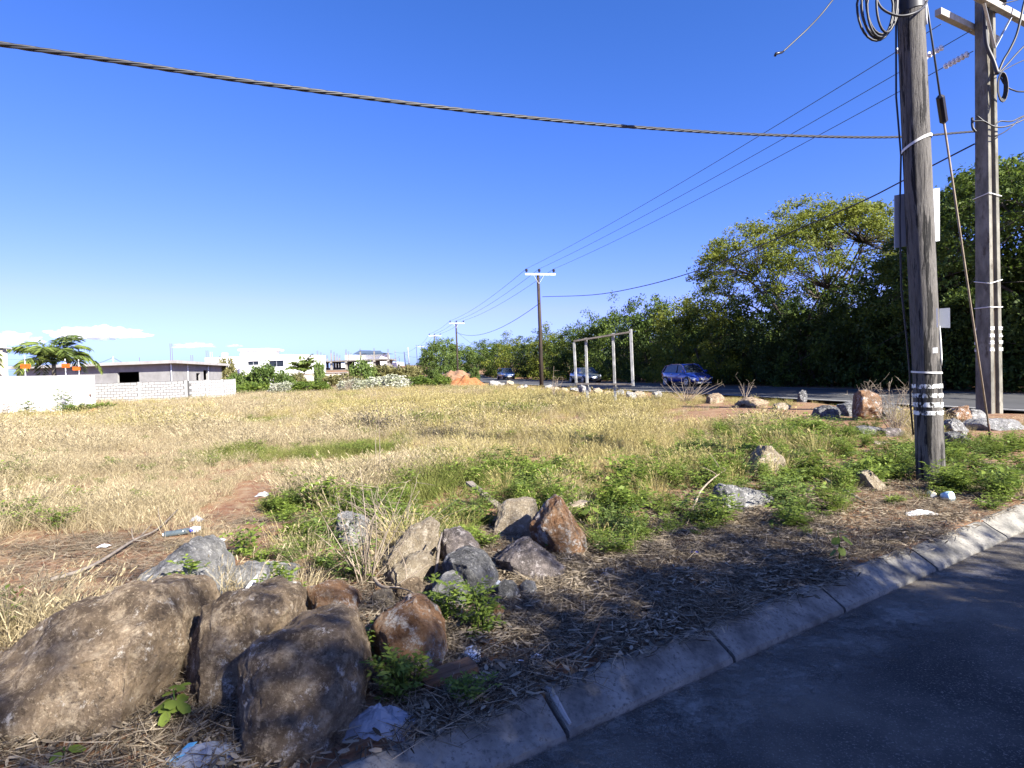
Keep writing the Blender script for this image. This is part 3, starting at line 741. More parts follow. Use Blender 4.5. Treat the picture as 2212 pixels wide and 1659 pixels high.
def cluster_leaves(cent, rad, per, leaf, r, flatz=0.7, droop=0.3, aspect=0.45, tbase=None):
    """leaves in ragged clumps round the given centres; tint varies by clump and by leaf"""
    m = len(cent)
    k = np.repeat(np.arange(m), per)
    d = unit(r.normal(size=(len(k), 3))) * (r.random(len(k)) ** 0.5)[:, None]
    C = cent[k] + d * rad[k][:, None] * [1, 1, flatz]
    L = leaf * r.uniform(0.6, 1.35, len(k))
    V, F = leaf_cards(C, L, r, aspect, droop)
    ct = r.random(m) if tbase is None else tbase
    t = np.clip(0.65 * ct[k] + 0.35 * r.random(len(k)) + 0.0, 0, 1)
    return V, F, np.repeat(t, 4)
def crown_points(n, R, H0, H1, r, shell=0.55, lump=0.35, seed=0):
    """clump centres in an uneven dome from H0 to H1, radius R"""
    d = unit(r.normal(size=(n, 3))); 
    rad = shell + (1 - shell) * r.random(n)
    lum = np.array([1 + lump * noise.fractal(Vector(x * 1.7) + Vector((seed, seed * 2, 0)), 1, 2, 3) for x in d])
    P = d * (rad * lum)[:, None]
    P[:, 0] *= R; P[:, 1] *= R; P[:, 2] = (H0 + H1) / 2 + P[:, 2] * (H1 - H0) / 2
    return P
def limb(a, b, r, bow=0.25, n=5):
    a, b = Vector(a), Vector(b)
    mid = a.lerp(b, 0.5) + Vector((r.normal() * bow, r.normal() * bow, abs(r.normal()) * bow * 0.6 + 0.0)) * (b - a).length * 0.35
    return [((1 - t) ** 2) * a + 2 * t * (1 - t) * mid + t * t * b for t in [i / n for i in range(n + 1)]]
def tree_meshes(seed, H, R, H0, nclump, per, leaf, rad, leafmat, trunk_r=0.12, fork=0.3, stems=1, shell=0.55, flatz=0.7, droop=0.3, nlimb=14, lump=0.35, aspect=0.45):
    r = rng(seed)
    C = crown_points(nclump, R, H0, H, r, shell, lump, seed)
    C = C[C[:, 2] > 0.15]
    V, F, t = cluster_leaves(C, rad * r.uniform(0.6, 1.3, len(C)), per, leaf, r, flatz, droop, aspect)
    crown = fastmesh('crown', V, F, leafmat, t)
    mb = MB()
    for sidx in range(stems):
        bx, by = (r.normal() * 0.12 * R, r.normal() * 0.12 * R) if stems > 1 else (0, 0)
        top = Vector((bx * 1.8 + r.normal() * 0.1, by * 1.8 + r.normal() * 0.1, H * fork + 0.2))
        tp = limb((bx, by, -0.2), top, r, 0.2)
        mb.tube(tp, [trunk_r * (1 - 0.35 * i / (len(tp) - 1)) for i in range(len(tp))], 8)
        for j in r.choice(len(C), size=min(len(C), max(3, nlimb // stems)), replace=False):
            st = tp[int(r.integers(len(tp) // 2, len(tp)))]
            lp = limb(st, C[j], r, 0.35)
            mb.tube(lp, [max(0.012, trunk_r * 0.5 * (1 - 0.85 * i / (len(lp) - 1))) for i in range(len(lp))], 5)
            for _ in range(2):
                q = C[int(r.integers(0, len(C)))]
                s2 = lp[int(r.integers(2, len(lp)))]
                if (Vector(q) - s2).length < R * 0.9:
                    l2 = limb(s2, q, r, 0.3, 4)
                    mb.tube(l2, [max(0.008, trunk_r * 0.22 * (1 - 0.8 * i / (len(l2) - 1))) for i in range(len(l2))], 4)
    return crown, mb.mesh('trunk', MT['treebark'], True)
def place_tree(name, meshes, loc, label, cat, group, rz=0, sc=(1, 1, 1), crown_mat=None):
    t = empty(name, loc, rz, label, cat, group)
    t.scale = sc
    c = link('crown', meshes[0], t)
    link('trunk', meshes[1], t)
    return t

# --- open crowned tree across the road: forked trunk, spreading limbs, leaf sprays with sky between
def big_tree(seed, H, leafmat, R, n=520, leaf=0.17, per=60, base=0.60, gap=0.05):
    """umbrella crown: clumps on an uneven dome with gaps, carried by forked limbs"""
    r = rng(seed)
    C = []
    while len(C) < n:
        a = r.random() * 6.283; q = math.sqrt(r.random())
        dome = H * (base + (1 - base) * math.sqrt(max(0, 1 - q * q)))
        z = dome * (1 + 0.05 * noise.noise(Vector((math.cos(a) * q * 3 + seed, math.sin(a) * q * 3, 2)))) - abs(r.normal()) * H * 0.11
        x, y = math.cos(a) * q * R, math.sin(a) * q * R
        if noise.noise(Vector((x * 0.42 + seed, y * 0.42, z * 0.6))) < -0.18 + gap: continue
        C.append((x, y, min(z, H)))
    C = np.array(C)
    mb = MB()
    tp = limb((0, 0, -0.2), (0.2, 0.1, H * 0.30), r, 0.15)
    mb.tube(tp, [0.24 - 0.05 * i / 5 for i in range(6)], 8)
    limbs = []
    for k in range(11):
        e = C[int(r.integers(0, n))]
        l1 = limb(tp[int(r.integers(3, 6))], e * [0.85, 0.85, 0.93], r, 0.3, 7)
        mb.tube(l1, [0.12 * (1 - 0.8 * i / 7) for i in range(8)], 6); limbs += l1[2:]
    LP = np.array([tuple(p) for p in limbs])
    for c in C[::2]:
        d = np.linalg.norm(LP - c, axis=1); s0 = limbs[int(np.argmin(d + r.random(len(d)) * 0.8))]
        l2 = limb(s0, c, r, 0.3, 4)
        mb.tube(l2, [0.035, 0.026, 0.018, 0.012, 0.006], 4)
    hn = np.clip((C[:, 2] / H - base * 0.85) / (1 - base * 0.85), 0, 1)  # crown tops tinted lighter, putting the sunlit look into leaf colour
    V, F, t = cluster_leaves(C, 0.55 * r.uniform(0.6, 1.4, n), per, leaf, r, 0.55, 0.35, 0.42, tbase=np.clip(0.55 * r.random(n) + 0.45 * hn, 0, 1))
    return fastmesh('crown', V, F, leafmat, t), mb.mesh('trunk', MT['treebark'], True)
def road_loc(u, off):                 # stand on the far verge of the main road, in the direction of photo column u
    lo, hi = -50.0, 220.0
    k = (u - U0) / F_PX
    for _ in range(50):
        m = (lo + hi) / 2
        p = road_pt(m, off)
        if p.x - k * p.y > 0: lo = m
        else: hi = m
    p = road_pt((lo + hi) / 2, off)
    return Vector((p.x, p.y, 3.7 * sstep(95, 190, p.y)))
p = road_loc(1748, 7.4)
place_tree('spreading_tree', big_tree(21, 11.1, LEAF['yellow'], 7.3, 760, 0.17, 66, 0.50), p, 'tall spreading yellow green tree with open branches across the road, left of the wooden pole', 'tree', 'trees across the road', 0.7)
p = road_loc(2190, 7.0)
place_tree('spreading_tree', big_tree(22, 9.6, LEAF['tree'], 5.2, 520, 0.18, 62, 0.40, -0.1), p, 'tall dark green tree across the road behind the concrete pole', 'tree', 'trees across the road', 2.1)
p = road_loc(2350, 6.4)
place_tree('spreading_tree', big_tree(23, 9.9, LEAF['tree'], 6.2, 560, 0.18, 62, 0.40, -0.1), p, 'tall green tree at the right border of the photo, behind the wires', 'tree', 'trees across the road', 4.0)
thick = [tree_meshes(40 + k, 6.4, 3.7, -2.6, 330, 52, 0.23, 0.62, LEAF[m], 0.09, 0.35, 4, 0.55, 0.75, 0.35, 20, 0.45) for k, m in enumerate(('tree', 'tree', 'dark', 'yellow'))]
rt = random.Random(3)
for k, (u, off, h, w, v, lab) in enumerate([
    (1045, 7.2, 6.2, 1.25, 0, 'rounded dark green thicket tree at the far end of the roadside hedge'),
    (1080, 6.6, 6.6, 1.15, 1, 'leafy green thicket tree behind the farthest car'),
    (1118, 7.8, 6.6, 1.2, 3, 'lighter green thicket tree just left of the dark pole by the road'),
    (1160, 6.4, 5.9, 1.05, 2, 'dark thicket tree directly behind the dark pole by the road'),
    (1200, 7.6, 6.2, 1.1, 3, 'yellowish green thicket tree right of the dark pole by the road'),
    (1245, 6.6, 6.0, 1.05, 0, 'thicket tree behind the grey green saloon car'),
    (1290, 7.4, 6.6, 1.0, 1, 'thicket tree behind the left half of the empty sign frame'),
    (1340, 8.2, 7.7, 1.0, 1, 'taller thicket tree rising above the empty sign frame'),
    (1385, 6.5, 6.5, 0.95, 2, 'dark thicket tree behind the right post of the sign frame'),
    (1435, 7.6, 7.0, 1.0, 0, 'dense thicket tree between the sign frame and the navy car'),
    (1490, 6.4, 6.6, 0.9, 3, 'yellow flecked thicket tree directly above the navy car'),
    (1545, 7.2, 6.2, 0.95, 0, 'thicket tree behind the front of the navy car'),
    (1600, 6.2, 5.6, 0.85, 3, 'low yellowish thicket tree right of the navy car'),
    (1660, 6.8, 5.8, 0.9, 2, 'dark thicket tree under the left limbs of the spreading tree'),
    (1725, 6.2, 5.2, 0.85, 2, 'dark undergrowth tree below the spreading tree trunk'),
    (1800, 6.6, 5.6, 0.85, 0, 'shaded thicket tree right below the spreading tree'),
    (1885, 6.4, 5.4, 0.8, 2, 'shaded dark thicket tree left of the wooden pole'),
    (1970, 6.8, 5.8, 0.8, 0, 'dark thicket tree behind the wooden pole'),
    (2060, 6.4, 5.6, 0.8, 2, 'dark thicket tree between the two near poles across the road'),
    (2150, 6.6, 5.8, 0.8, 2, 'dark thicket tree behind the concrete pole foot'),
    (2240, 6.4, 6.0, 0.8, 0, 'dark thicket tree at the right border across the road'),
    (2340, 6.6, 6.4, 0.85, 2, 'dark thicket tree just beyond the right border of the photo')]):
    p = road_loc(u, off)
    place_tree('thicket_tree', thick[v], p, lab, 'tree', 'thicket along the far side of the road', rt.uniform(0, 6.3), (w, w, h * 1.1 / 6.4))
for k, (u, off, h, w, v) in enumerate([(1075, 13, 6.2, 1.3, 0), (1180, 13, 6.3, 1.3, 1), (1300, 13, 6.6, 1.3, 0), (1420, 13, 6.6, 1.3, 2), (1520, 12.5, 5.6, 1.3, 0), (1620, 12, 4.6, 1.2, 1), (1720, 12, 4.8, 1.2, 0), (1830, 12, 5.0, 1.2, 2), (1950, 12, 5.4, 1.2, 1), (2080, 12, 6.4, 1.2, 2), (2220, 12, 7.0, 1.2, 0)]):
    p = road_loc(u, off)
    place_tree('thicket_tree', thick[v], p, 'back row tree glimpsed behind ' + ('the far hedge end', 'the dark pole', 'the empty sign frame', 'the hedge right of the sign frame', 'the navy car', 'the low hedge right of the navy car', 'the left limbs of the spreading tree', 'the right limbs of the spreading tree', 'the wooden pole', 'the concrete pole', 'the right border trees')[k], 'tree', 'second row of the roadside thicket', rt.uniform(0, 6.3), (w, w, h / 6.4))
# vine covered trees beyond the end of the hedge
vine = tree_meshes(60, 6.0, 3.6, 0.0, 260, 46, 0.28, 0.7, LEAF['bush'], 0.1, 0.3, 3, 0.6, 0.8, 0.4, 14, 0.25)
p = at(955, 800, 112); place_tree('vine_tree', vine, (p.x, p.y, 0.3), 'rounded vine covered tree left of the third pole, beyond the earth bank', 'tree', 'vine covered trees beyond the bank', 0.4, (1.05, 1.05, 1.25))
p = at(1000, 800, 118); place_tree('vine_tree', vine, (p.x, p.y, 0.3), 'pale creeper draped tree right of the third pole, beyond the earth bank', 'tree', 'vine covered trees beyond the bank', 2.2, (1.0, 1.0, 1.05))
p = at(925, 800, 125); place_tree('vine_tree', vine, (p.x, p.y, 0.5), 'smaller vine covered tree behind the thin white post', 'tree', 'vine covered trees beyond the bank', 3.9, (0.7, 0.7, 0.8))

# --- bushes at the far side of the field
def bush_mesh(seed, leafmat, n=150, per=38, leaf=0.14, rad=0.3, R=1.0, H=1.0, stems=True, aspect=0.5):
    r = rng(seed)
    C = crown_points(n, R, -0.5 * H, H, r, 0.65, 0.3, seed)
    C = C[C[:, 2] > 0.02]
    V, F, t = cluster_leaves(C, rad * r.uniform(0.6, 1.3, len(C)), per, leaf, r, 0.75, 0.1, aspect)
    crown = fastmesh('foliage', V, F, leafmat, t)
    mb = MB()
    for j in r.choice(len(C), size=12, replace=False):
        mb.tube(limb((r.normal() * 0.1, r.normal() * 0.1, -0.1), C[j], r, 0.3, 4), [0.03, 0.025, 0.02, 0.012, 0.006], 5)
    return crown, mb.mesh('stem', MT['treebark'], True)
BUSH = {m: [bush_mesh(80 + 7 * i + j, LEAF[m]) for j in range(2)] for i, m in enumerate(('bush', 'olive', 'pale', 'dark', 'weed'))}
def bush(u, v, w, h, Y, kind, label, group='bushes along the far side of the field', var=0, base=0.0):
    """centre column u, foot row v, width and height in photo units, at distance Y"""
    p = at(u, v, Y)
    z = ground_z(p.x, p.y)
    top = at(u, v - h, Y).z - z
    t = empty('bush', (p.x, p.y, z), (u * 0.37) % 6.28, label, 'bush', group)
    wm = w / 2 / F_PX * Y
    t.scale = (wm, wm * 0.8, max(0.25, top))
    link('foliage', BUSH[kind][var][0], t); link('stem', BUSH[kind][var][1], t)
    return t
for i, a in enumerate([
    (520, 840, 55, 34, 62, 'bush', 'green bush just right of the grey block wall end'),
    (487, 812, 55, 36, 70, 'olive', 'olive bush rising behind the right end of the grey block wall'),
    (575, 838, 100, 48, 62, 'bush', 'big leafy green bush in front of the white house'),
    (618, 838, 50, 34, 60, 'bush', 'green bush below the right corner of the white house'),
    (545, 850, 80, 22, 57, 'weed', 'low bright green creeper mat below the white house'),
    (610, 846, 60, 20, 54, 'pale', 'low pale flowering bush in front of the big green bush'),
    (668, 848, 120, 24, 55, 'weed', 'bright green creeper mat left of the pale flowering mounds'),
    (640, 828, 50, 22, 66, 'olive', 'small olive bush under the palm beside the white house'),
    (740, 835, 90, 28, 70, 'olive', 'olive bush in front of the beige boundary wall'),
    (782, 822, 56, 46, 74, 'bush', 'upright green shrub in front of the unfinished concrete frame'),
    (690, 818, 26, 36, 72, 'bush', 'thin creeper clad stem in front of the left end of the concrete frame'),
    (830, 826, 110, 36, 78, 'olive', 'wide brownish olive bush behind the pale flowering mounds'),
    (885, 822, 70, 34, 80, 'olive', 'brownish olive bush left of the street lamp pole'),
    (760, 840, 80, 20, 52, 'pale', 'low pale flowering mound, left of the larger one'),
    (835, 840, 100, 28, 54, 'pale', 'larger pale flowering mound at the far edge of the grass'),
    (905, 838, 90, 24, 58, 'weed', 'bright green bush between the pale mound and the white post'),
    (955, 836, 60, 24, 58, 'weed', 'bright green bush left of the orange earth heap'),
    (940, 815, 40, 16, 80, 'bush', 'small green bush at the foot of the white post'),
    (1025, 812, 24, 18, 82, 'bush', 'small green bush on the dry earth bank')]):
    bush(a[0], a[1], a[2], a[3], a[4], a[5], a[6], var=i % 2)

# --- palms
def frond(mb_stem, r, az, el0, length, curl, Vs, Fs, Ts, lw=0.05, ll=0.8):
    n = 14
    p = Vector((0, 0, 0)); path = [p.copy()]
    el = el0
    for i in range(n):
        d = Vector((math.cos(az) * math.cos(el), math.sin(az) * math.cos(el), math.sin(el)))
        p = p + d * (length / n); path.append(p.copy()); el -= curl / n * (0.5 + i / n)
    mb_stem.tube(path, [0.035 * (1 - 0.85 * i / n) for i in range(n + 1)], 5)
    side = Vector((-math.sin(az), math.cos(az), 0))
    C, A, L = [], [], []
    for i in range(2, n):
        for q in range(3):
            t = i + q / 3
            a = path[min(n, int(t))].lerp(path[min(n, int(t) + 1)], t - int(t))
            d = (path[min(n, int(t) + 1)] - path[max(0, int(t) - 1)]).normalized()
            for s in (-1, 1):
                l = ll * math.sin(math.pi * min(1, (t + 1) / (n + 2))) ** 0.6 * (0.85 + 0.3 * r.random())
                ax = (d * 0.55 + side * s * 0.8 + Vector((0, 0, -0.35 + 0.15 * r.normal()))).normalized()
                C.append(a + ax * l / 2); A.append(ax); L.append(l)
    V, F = leaf_cards(np.array([tuple(c) for c in C]), np.array(L), r, lw / ll * 2.2, 0, 0.6, np.array([tuple(c) for c in A]))
    b = sum(len(x) for x in Vs)
    Vs.append(V); Fs.append(F + b); Ts.append(np.repeat(np.clip(r.random() * 0.5 + r.random(len(C)) * 0.5, 0, 1), 4))
def palm(loc, trunk_h, nfr, length, seed, label, tr=0.13, curl=2.0, up=0.9, lw=0.05):
    t = empty('palm', loc, 0, label, 'palm', 'palms by the houses')
    r = rng(seed)
    mb = MB()
    mb.tube([(0, 0, -0.2), (0.02, 0, trunk_h * 0.4), (-0.03, 0.02, trunk_h * 0.8), (0, 0, trunk_h)], [tr * 1.15, tr, tr * 0.9, tr * 0.8], 10)
    mb.build('trunk', MT['treebark'], t, True)
    for k in range(nfr):
        ms, Vs, Fs, Ts = MB(), [], [], []
        frond(ms, r, 2 * math.pi * (k + 0.35 * r.normal()) / nfr, up * r.uniform(0.55, 1.2) + (0.35 if k % 3 == 0 else 0), length * r.uniform(0.8, 1.1), curl * r.uniform(0.8, 1.25), Vs, Fs, Ts, lw)
        fr = link('frond', fastmesh('frond', np.concatenate(Vs), np.concatenate(Fs), LEAF['palm'], np.concatenate(Ts)), t, (0, 0, trunk_h))
        ms.build('midrib', LEAF['palm'], fr, True)
    ms = MB(); ms.tube([(0, 0, trunk_h), (-0.12, 0, trunk_h + 0.7), (-0.22, 0, trunk_h + 1.3)], [0.05, 0.035, 0.006], 6)
    ms.build('spear_leaf', LEAF['palm'], t)
    return t
p = at(117, 800, 36.5); palm((p.x, p.y, 0), 2.75, 19, 2.9, 5, 'leafy palm with arching fronds behind the white wall')
p = at(-85, 800, 30.0); palm((p.x, p.y, 0), 2.6, 10, 2.2, 6, 'palm at the left border of which only frond tips show')
p = at(657, 800, 92); palm((p.x, p.y, 0.3), 1.7, 16, 3.4, 7, 'small palm between the white house and the concrete frame', up=1.1, curl=1.5, lw=0.11)

# ================================================================== GRASS, WEEDS, LITTER (uncountable cover)
def proto_collection(name, meshes):
    c = bpy.data.collections.new(name)
    for i, me in enumerate(meshes):
        o = bpy.data.objects.new('%s.%03d' % (name, i), me)
        c.objects.link(o)
    return c
def scatter(name, label, cat, coll, P, rot, scl, idx):
    me = bpy.data.meshes.new(name)
    me.vertices.add(len(P)); me.vertices.foreach_set('co', np.asarray(P, dtype=np.float32).ravel())
    a = me.attributes.new('rot', 'FLOAT_VECTOR', 'POINT'); a.data.foreach_set('vector', np.asarray(rot, dtype=np.float32).ravel())
    a = me.attributes.new('scl', 'FLOAT_VECTOR', 'POINT'); a.data.foreach_set('vector', np.asarray(scl, dtype=np.float32).ravel())
    a = me.attributes.new('idx', 'INT', 'POINT'); a.data.foreach_set('value', np.asarray(idx, dtype=np.int32))
    o = link(name, me)
    ng = bpy.data.node_groups.new(name + '_nodes', 'GeometryNodeTree')
    ng.interface.new_socket('Geometry', in_out='INPUT', socket_type='NodeSocketGeometry')
    ng.interface.new_socket('Geometry', in_out='OUTPUT', socket_type='NodeSocketGeometry')
    gi, go = ng.nodes.new('NodeGroupInput'), ng.nodes.new('NodeGroupOutput')
    ip = ng.nodes.new('GeometryNodeInstanceOnPoints')
    ci = ng.nodes.new('GeometryNodeCollectionInfo')
    ci.inputs['Collection'].default_value = coll
    ci.inputs['Separate Children'].default_value = True
    ci.inputs['Reset Children'].default_value = True
    def named(n, t):
        x = ng.nodes.new('GeometryNodeInputNamedAttribute'); x.data_type = t; x.inputs['Name'].default_value = n
        return x.outputs['Attribute']
    ng.links.new(gi.outputs[0], ip.inputs['Points'])
    ng.links.new(ci.outputs[0], ip.inputs['Instance'])
    ip.inputs['Pick Instance'].default_value = True
    ng.links.new(named('idx', 'INT'), ip.inputs['Instance Index'])
    ng.links.new(named('rot', 'FLOAT_VECTOR'), ip.inputs['Rotation'])
    ng.links.new(named('scl', 'FLOAT_VECTOR'), ip.inputs['Scale'])
    ng.links.new(ip.outputs[0], go.inputs[0])
    m = o.modifiers.new('scatter', 'NODES'); m.node_group = ng
    return tag(o, label, cat, kind='stuff')
def blades(seed, n, R, h, w, lean, mat, curl=0.5, heads=0.0, segs=3):
    """a tuft: bent tapering blades, some with a seed head"""
    r = rng(seed)
    V, F, T = [], [], []
    for i in range(n):
        a = r.random() * 6.283; rr_ = R * math.sqrt(r.random())
        b = np.array([math.cos(a) * rr_, math.sin(a) * rr_, 0])
        hh = h * r.uniform(0.5, 1.15)
        da = a + r.normal() * 0.9
        out = np.array([math.cos(da), math.sin(da), 0])
        ln = lean * r.uniform(0.2, 1.3)
        side = np.array([-math.sin(da), math.cos(da), 0]) 
        fa = r.random() * 3.14
        side = np.array([math.cos(fa), math.sin(fa), 0])
        ti = r.random()
        base = len(V)
        for s in range(segs + 1):
            q = s / segs
            c = b + out * (ln * hh * (q + curl * q * q)) + np.array([0, 0, hh * (q - 0.28 * curl * ln * q * q)])
            ww = w * (1 - 0.85 * q ** 1.5) * (0.6 + 0.8 * r.random())
            if s < segs:
                V += [c - side * ww / 2, c + side * ww / 2]; T += [ti, ti]
            else:
                V += [c, c]; T += [ti, ti]
        for s in range(segs):
            k = base + 2 * s
            F.append((k, k + 1, k + 3, k + 2))
        if r.random() < heads:
            c = V[-1]; u = np.array([0, 0, 1.0]) * 0.6 + out * 0.6
            for k2 in range(3):
                o2 = c + u * 0.012 * k2; k = len(V)
                sw = w * 1.7
                V += [o2 - side * sw * 0.5, o2 + u * 0.02, o2 + side * sw * 0.5, o2 - u * 0.02]; T += [min(1, ti + 0.25)] * 4
                F.append((k, k + 1, k + 2, k + 3))
    return fastmesh('tuft', np.array(V), np.array(F), mat, T)
def weed(seed, stems, h, spread, leaf, mat, pairs=7, aspect=0.42, branch=3):
    """a bushy weed: leaning stems carrying pairs of compound leaves"""
    r = rng(seed)
    C, A, L = [], [], []
    mb = MB()
    for s in range(stems):
        a = r.random() * 6.283
        top = Vector((math.cos(a) * spread * r.uniform(0.3, 1), math.sin(a) * spread * r.uniform(0.3, 1), h * r.uniform(0.6, 1.1)))
        st = limb((r.normal() * 0.03, r.normal() * 0.03, -0.02), top, r, 0.3, 6)
        mb.tube(st, [0.004 * (1 - 0.6 * i / 6) for i in range(7)], 3, False)
        for i in range(1, 7):
            for b in range(branch):
                az = r.random() * 6.283
                ax = Vector((math.cos(az), math.sin(az), r.uniform(-0.1, 0.6))).normalized()
                rach = leaf * r.uniform(1.5, 2.6)
                p0 = st[i]
                sd = Vector((-ax.y, ax.x, 0)).normalized()
                for q in range(1, pairs // 2 + 1):
                    c = p0 + ax * (rach * q / (pairs // 2))
                    for sg in (-1, 1):
                        la = (ax * 0.7 + sd * sg * 0.75 + Vector((0, 0, r.normal() * 0.15))).normalized()
                        l = leaf * r.uniform(0.7, 1.2)
                        C.append(tuple(c + la * l * 0.5)); A.append(tuple(la)); L.append(l)
    V, F = leaf_cards(np.array(C), np.array(L), r, aspect, 0, 1.2, np.array(A))
    T = np.repeat(np.clip(r.random(len(C)) * 0.7 + 0.5 * np.array([c[2] for c in C]) / h * 0.6, 0, 1), 4)
    nv = len(V)
    V = np.concatenate([V, np.array([tuple(v) for v in mb.V])]); T = np.concatenate([T, np.full(len(mb.V), 0.6)])
    F = np.concatenate([F, np.array([f for f in mb.F if len(f) == 4]) + nv])
    return fastmesh('weed', V, F, mat, T)
def fbm(x, y, s, seed): return noise.fractal(Vector((x * s + seed, y * s - seed, seed * 0.7)), 1.0, 2.0, 4)

# where bare earth, weeds and rubble keep the grass out (ground ellipses given by photo positions: u, v, half-width u, half-height v)
BARE = [(230, 1222, 400, 66, 0.85), (150, 1290, 330, 60, 0.8), (520, 1120, 100, 48), (650, 1120, 60, 30), (560, 1065, 70, 26), (1560, 915, 90, 14), (1390, 860, 60, 10), (1640, 893, 90, 12), (1250, 862, 70, 6), (170, 895, 50, 8), (1580, 890, 180, 20, 1.0), (1810, 900, 150, 34, 1.1), (1480, 905, 80, 14, 1.0)]
WEEDS = [(680, 1165, 170, 100, 2.0), (740, 1240, 120, 75, 2.0), (1060, 1100, 150, 70, 1.4), (1140, 1035, 110, 45, 1.6), (980, 1140, 110, 50, 0.8), (1010, 1180, 70, 50, 0.7), (1470, 1040, 150, 70, 1.0), (1400, 1080, 120, 45, 0.9), (1620, 990, 170, 55, 1.0), (1800, 960, 150, 50, 1.0),
         (1760, 1040, 170, 50, 0.9), (1900, 1000, 120, 45, 0.9), (2120, 985, 130, 50, 1.0), (2150, 1050, 120, 50, 1.0), (2060, 1090, 120, 40, 0.8), (1820, 1100, 140, 35, 0.7), (1330, 1150, 110, 60, 0.75), (1480, 1130, 100, 35, 0.6), (2000, 1120, 120, 25, 0.6), (1700, 1140, 60, 30, 0.35), (500, 1250, 60, 30, 0.25), (390, 1330, 30, 40, 0.6), (600, 1290, 40, 50, 0.5), (60, 1240, 80, 30, 0.2), (640, 1210, 110, 80, 1.8), (870, 1120, 120, 40, 0.7), (1300, 1090, 120, 40, 0.6), (1560, 1090, 90, 30, 0.6), (1640, 1060, 120, 40, 0.8), (1250, 1010, 60, 18, 0.5), (430, 1090, 40, 25, 0.3), (230, 880, 60, 10, 0.6)]
def pix(x, y, z=0.0):
    d = Vector((x, y, z)) - CAM
    f = d.dot(FWD)
    return U0 + F_PX * d.dot(RIGHT) / f, V0 - F_PX * d.dot(UP) / f
def hides_rock(u, v, y, reach):
    for u0, u1, v0, v1, Y in ROCKBOX:
        if u0 - 6 < u < u1 + 6 and v0 < v < v1 + reach and y < Y + 0.3: return True
    return False
def inside(L, u, v):
    best = 0.0
    for e in L:
        q = ((u - e[0]) / e[2]) ** 2 + ((v - e[1]) / e[3]) ** 2
        if q < 1: best = max(best, (e[4] if len(e) > 4 else 1.0) * (1 - q * q))
    return best
# the dug verge: no grass within a strip by the kerb
pr = rng(7)
tufts = []
for k in range(3): tufts.append(blades(100 + k, 46, 0.10, 0.30, 0.0050, 0.55, LEAF['straw_pink'], 0.6, 0.5))
for k in range(3): tufts.append(blades(110 + k, 46, 0.10, 0.34, 0.0050, 0.45, LEAF['straw_gold'], 0.5, 0.5))
for k in range(2): tufts.append(blades(120 + k, 46, 0.10, 0.30, 0.0055, 0.6, LEAF['straw_green'], 0.6, 0.2))
for k in range(2): tufts.append(blades(130 + k, 60, 0.26, 0.36, 0.012, 0.5, LEAF['straw_pink'], 0.5, 0.5, 2))
for k in range(2): tufts.append(blades(140 + k, 60, 0.26, 0.38, 0.012, 0.45, LEAF['straw_gold'], 0.5, 0.5, 2))
tufts.append(blades(150, 60, 0.26, 0.34, 0.013, 0.5, LEAF['straw_green'], 0.5, 0.2, 2))
tufts.append(weed(155, 8, 0.30, 0.3, 0.05, LEAF['weed'], 5, 0.5, 2))
tufts.append(blades(158, 30, 0.14, 0.10, 0.006, 2.2, LEAF['straw_pink'], 0.3, 0.1))      # trampled, lying
GRASS = proto_collection('grass_tuft', tufts)
P, RO, SC, IX = [], [], [], []
def try_grass(x, y, near):
    t = kt(x, y)
    if t > -0.4: return
    ro = road_off(x, y)
    if ro > -4.4: return
    u, v = pix(x, y)
    if not (-140 < u < 2350): return
    # buildings keep the grass out
    wx = -24.2 - 0.211 * (y - 27.8)
    if 20 < y < 37.5 and x < wx + 0.15: return
    if y >= 37 and x < -22.9 and y < 58 and (y > 43.0 or x < -30.2): return
    w = inside(WEEDS, u, v); b = inside(BARE, u, v)
    dens = 1 - (0.95 + 0.7 * fbm(x, y, 1.5, 8)) * b - 0.75 * min(w, 1.0)
    # right side: litter and low weeds instead of tall grass
    verge = sstep(-3.6, -1.6, t) if u > 950 else sstep(-2.6, -1.4, t)
    dens *= 1 - verge
    dens *= 0.75 + 0.6 * fbm(x, y, 0.45, 3)
    dens *= 1 - 0.45 * sstep(-8.5, -5, ro)
    if pr.random() > dens: return
    if hides_rock(u, v, y, 420 / max(3.0, y)) and pr.random() < 0.85: return
    col = fbm(x, y, 0.11, 9) + 0.35 * fbm(x, y, 0.6, 4)
    yel = sstep(380, 1250, u) * 0.85 + col * 0.9
    g = fbm(x, y, 0.22, 14) + 0.4 * fbm(x, y, 0.9, 2)
    if g > 0.40 + 0.2 * pr.random(): kind = 2
    elif pr.random() < yel: kind = 1
    else: kind = 0
    if near: idx = [int(pr.integers(0, 3)), 3 + int(pr.integers(0, 3)), 6 + int(pr.integers(0, 2))][kind]
    else: idx = [8 + int(pr.integers(0, 2)), 10 + int(pr.integers(0, 2)), 12][kind]
    if pr.random() < (0.03 if near else 0.02) + 0.06 * (g > 0.35): idx = 13
    if near and (b > 0.15 or pr.random() < 0.16) : idx = 14
    s = (0.55 + 0.5 * pr.random()) * (1 - 0.35 * b) * (0.48 + 0.85 * max(0, fbm(x, y, 0.45, 21) + 0.45))
    if idx == 13: s *= 0.8
    s *= 1 - 0.5 * sstep(-9.5, -5.5, ro)
    P.append((x, y, ground_z(x, y) - 0.01)); RO.append((pr.normal() * 0.10, pr.normal() * 0.10, pr.random() * 6.283))
    SC.append((s * 1.1, s * 1.1, s)); IX.append(idx)
for _ in range(15500):
    y = 2.6 + 10.4 * pr.random() ** 0.9; x = (pr.random() * 2 - 1) * (0.92 * y + 0.6)
    try_grass(x, y, True)
for _ in range(10500):
    y = 12.5 + 15.5 * pr.random(); x = -0.95 * y + pr.random() * (0.95 * y + 11)
    try_grass(x, y, False)
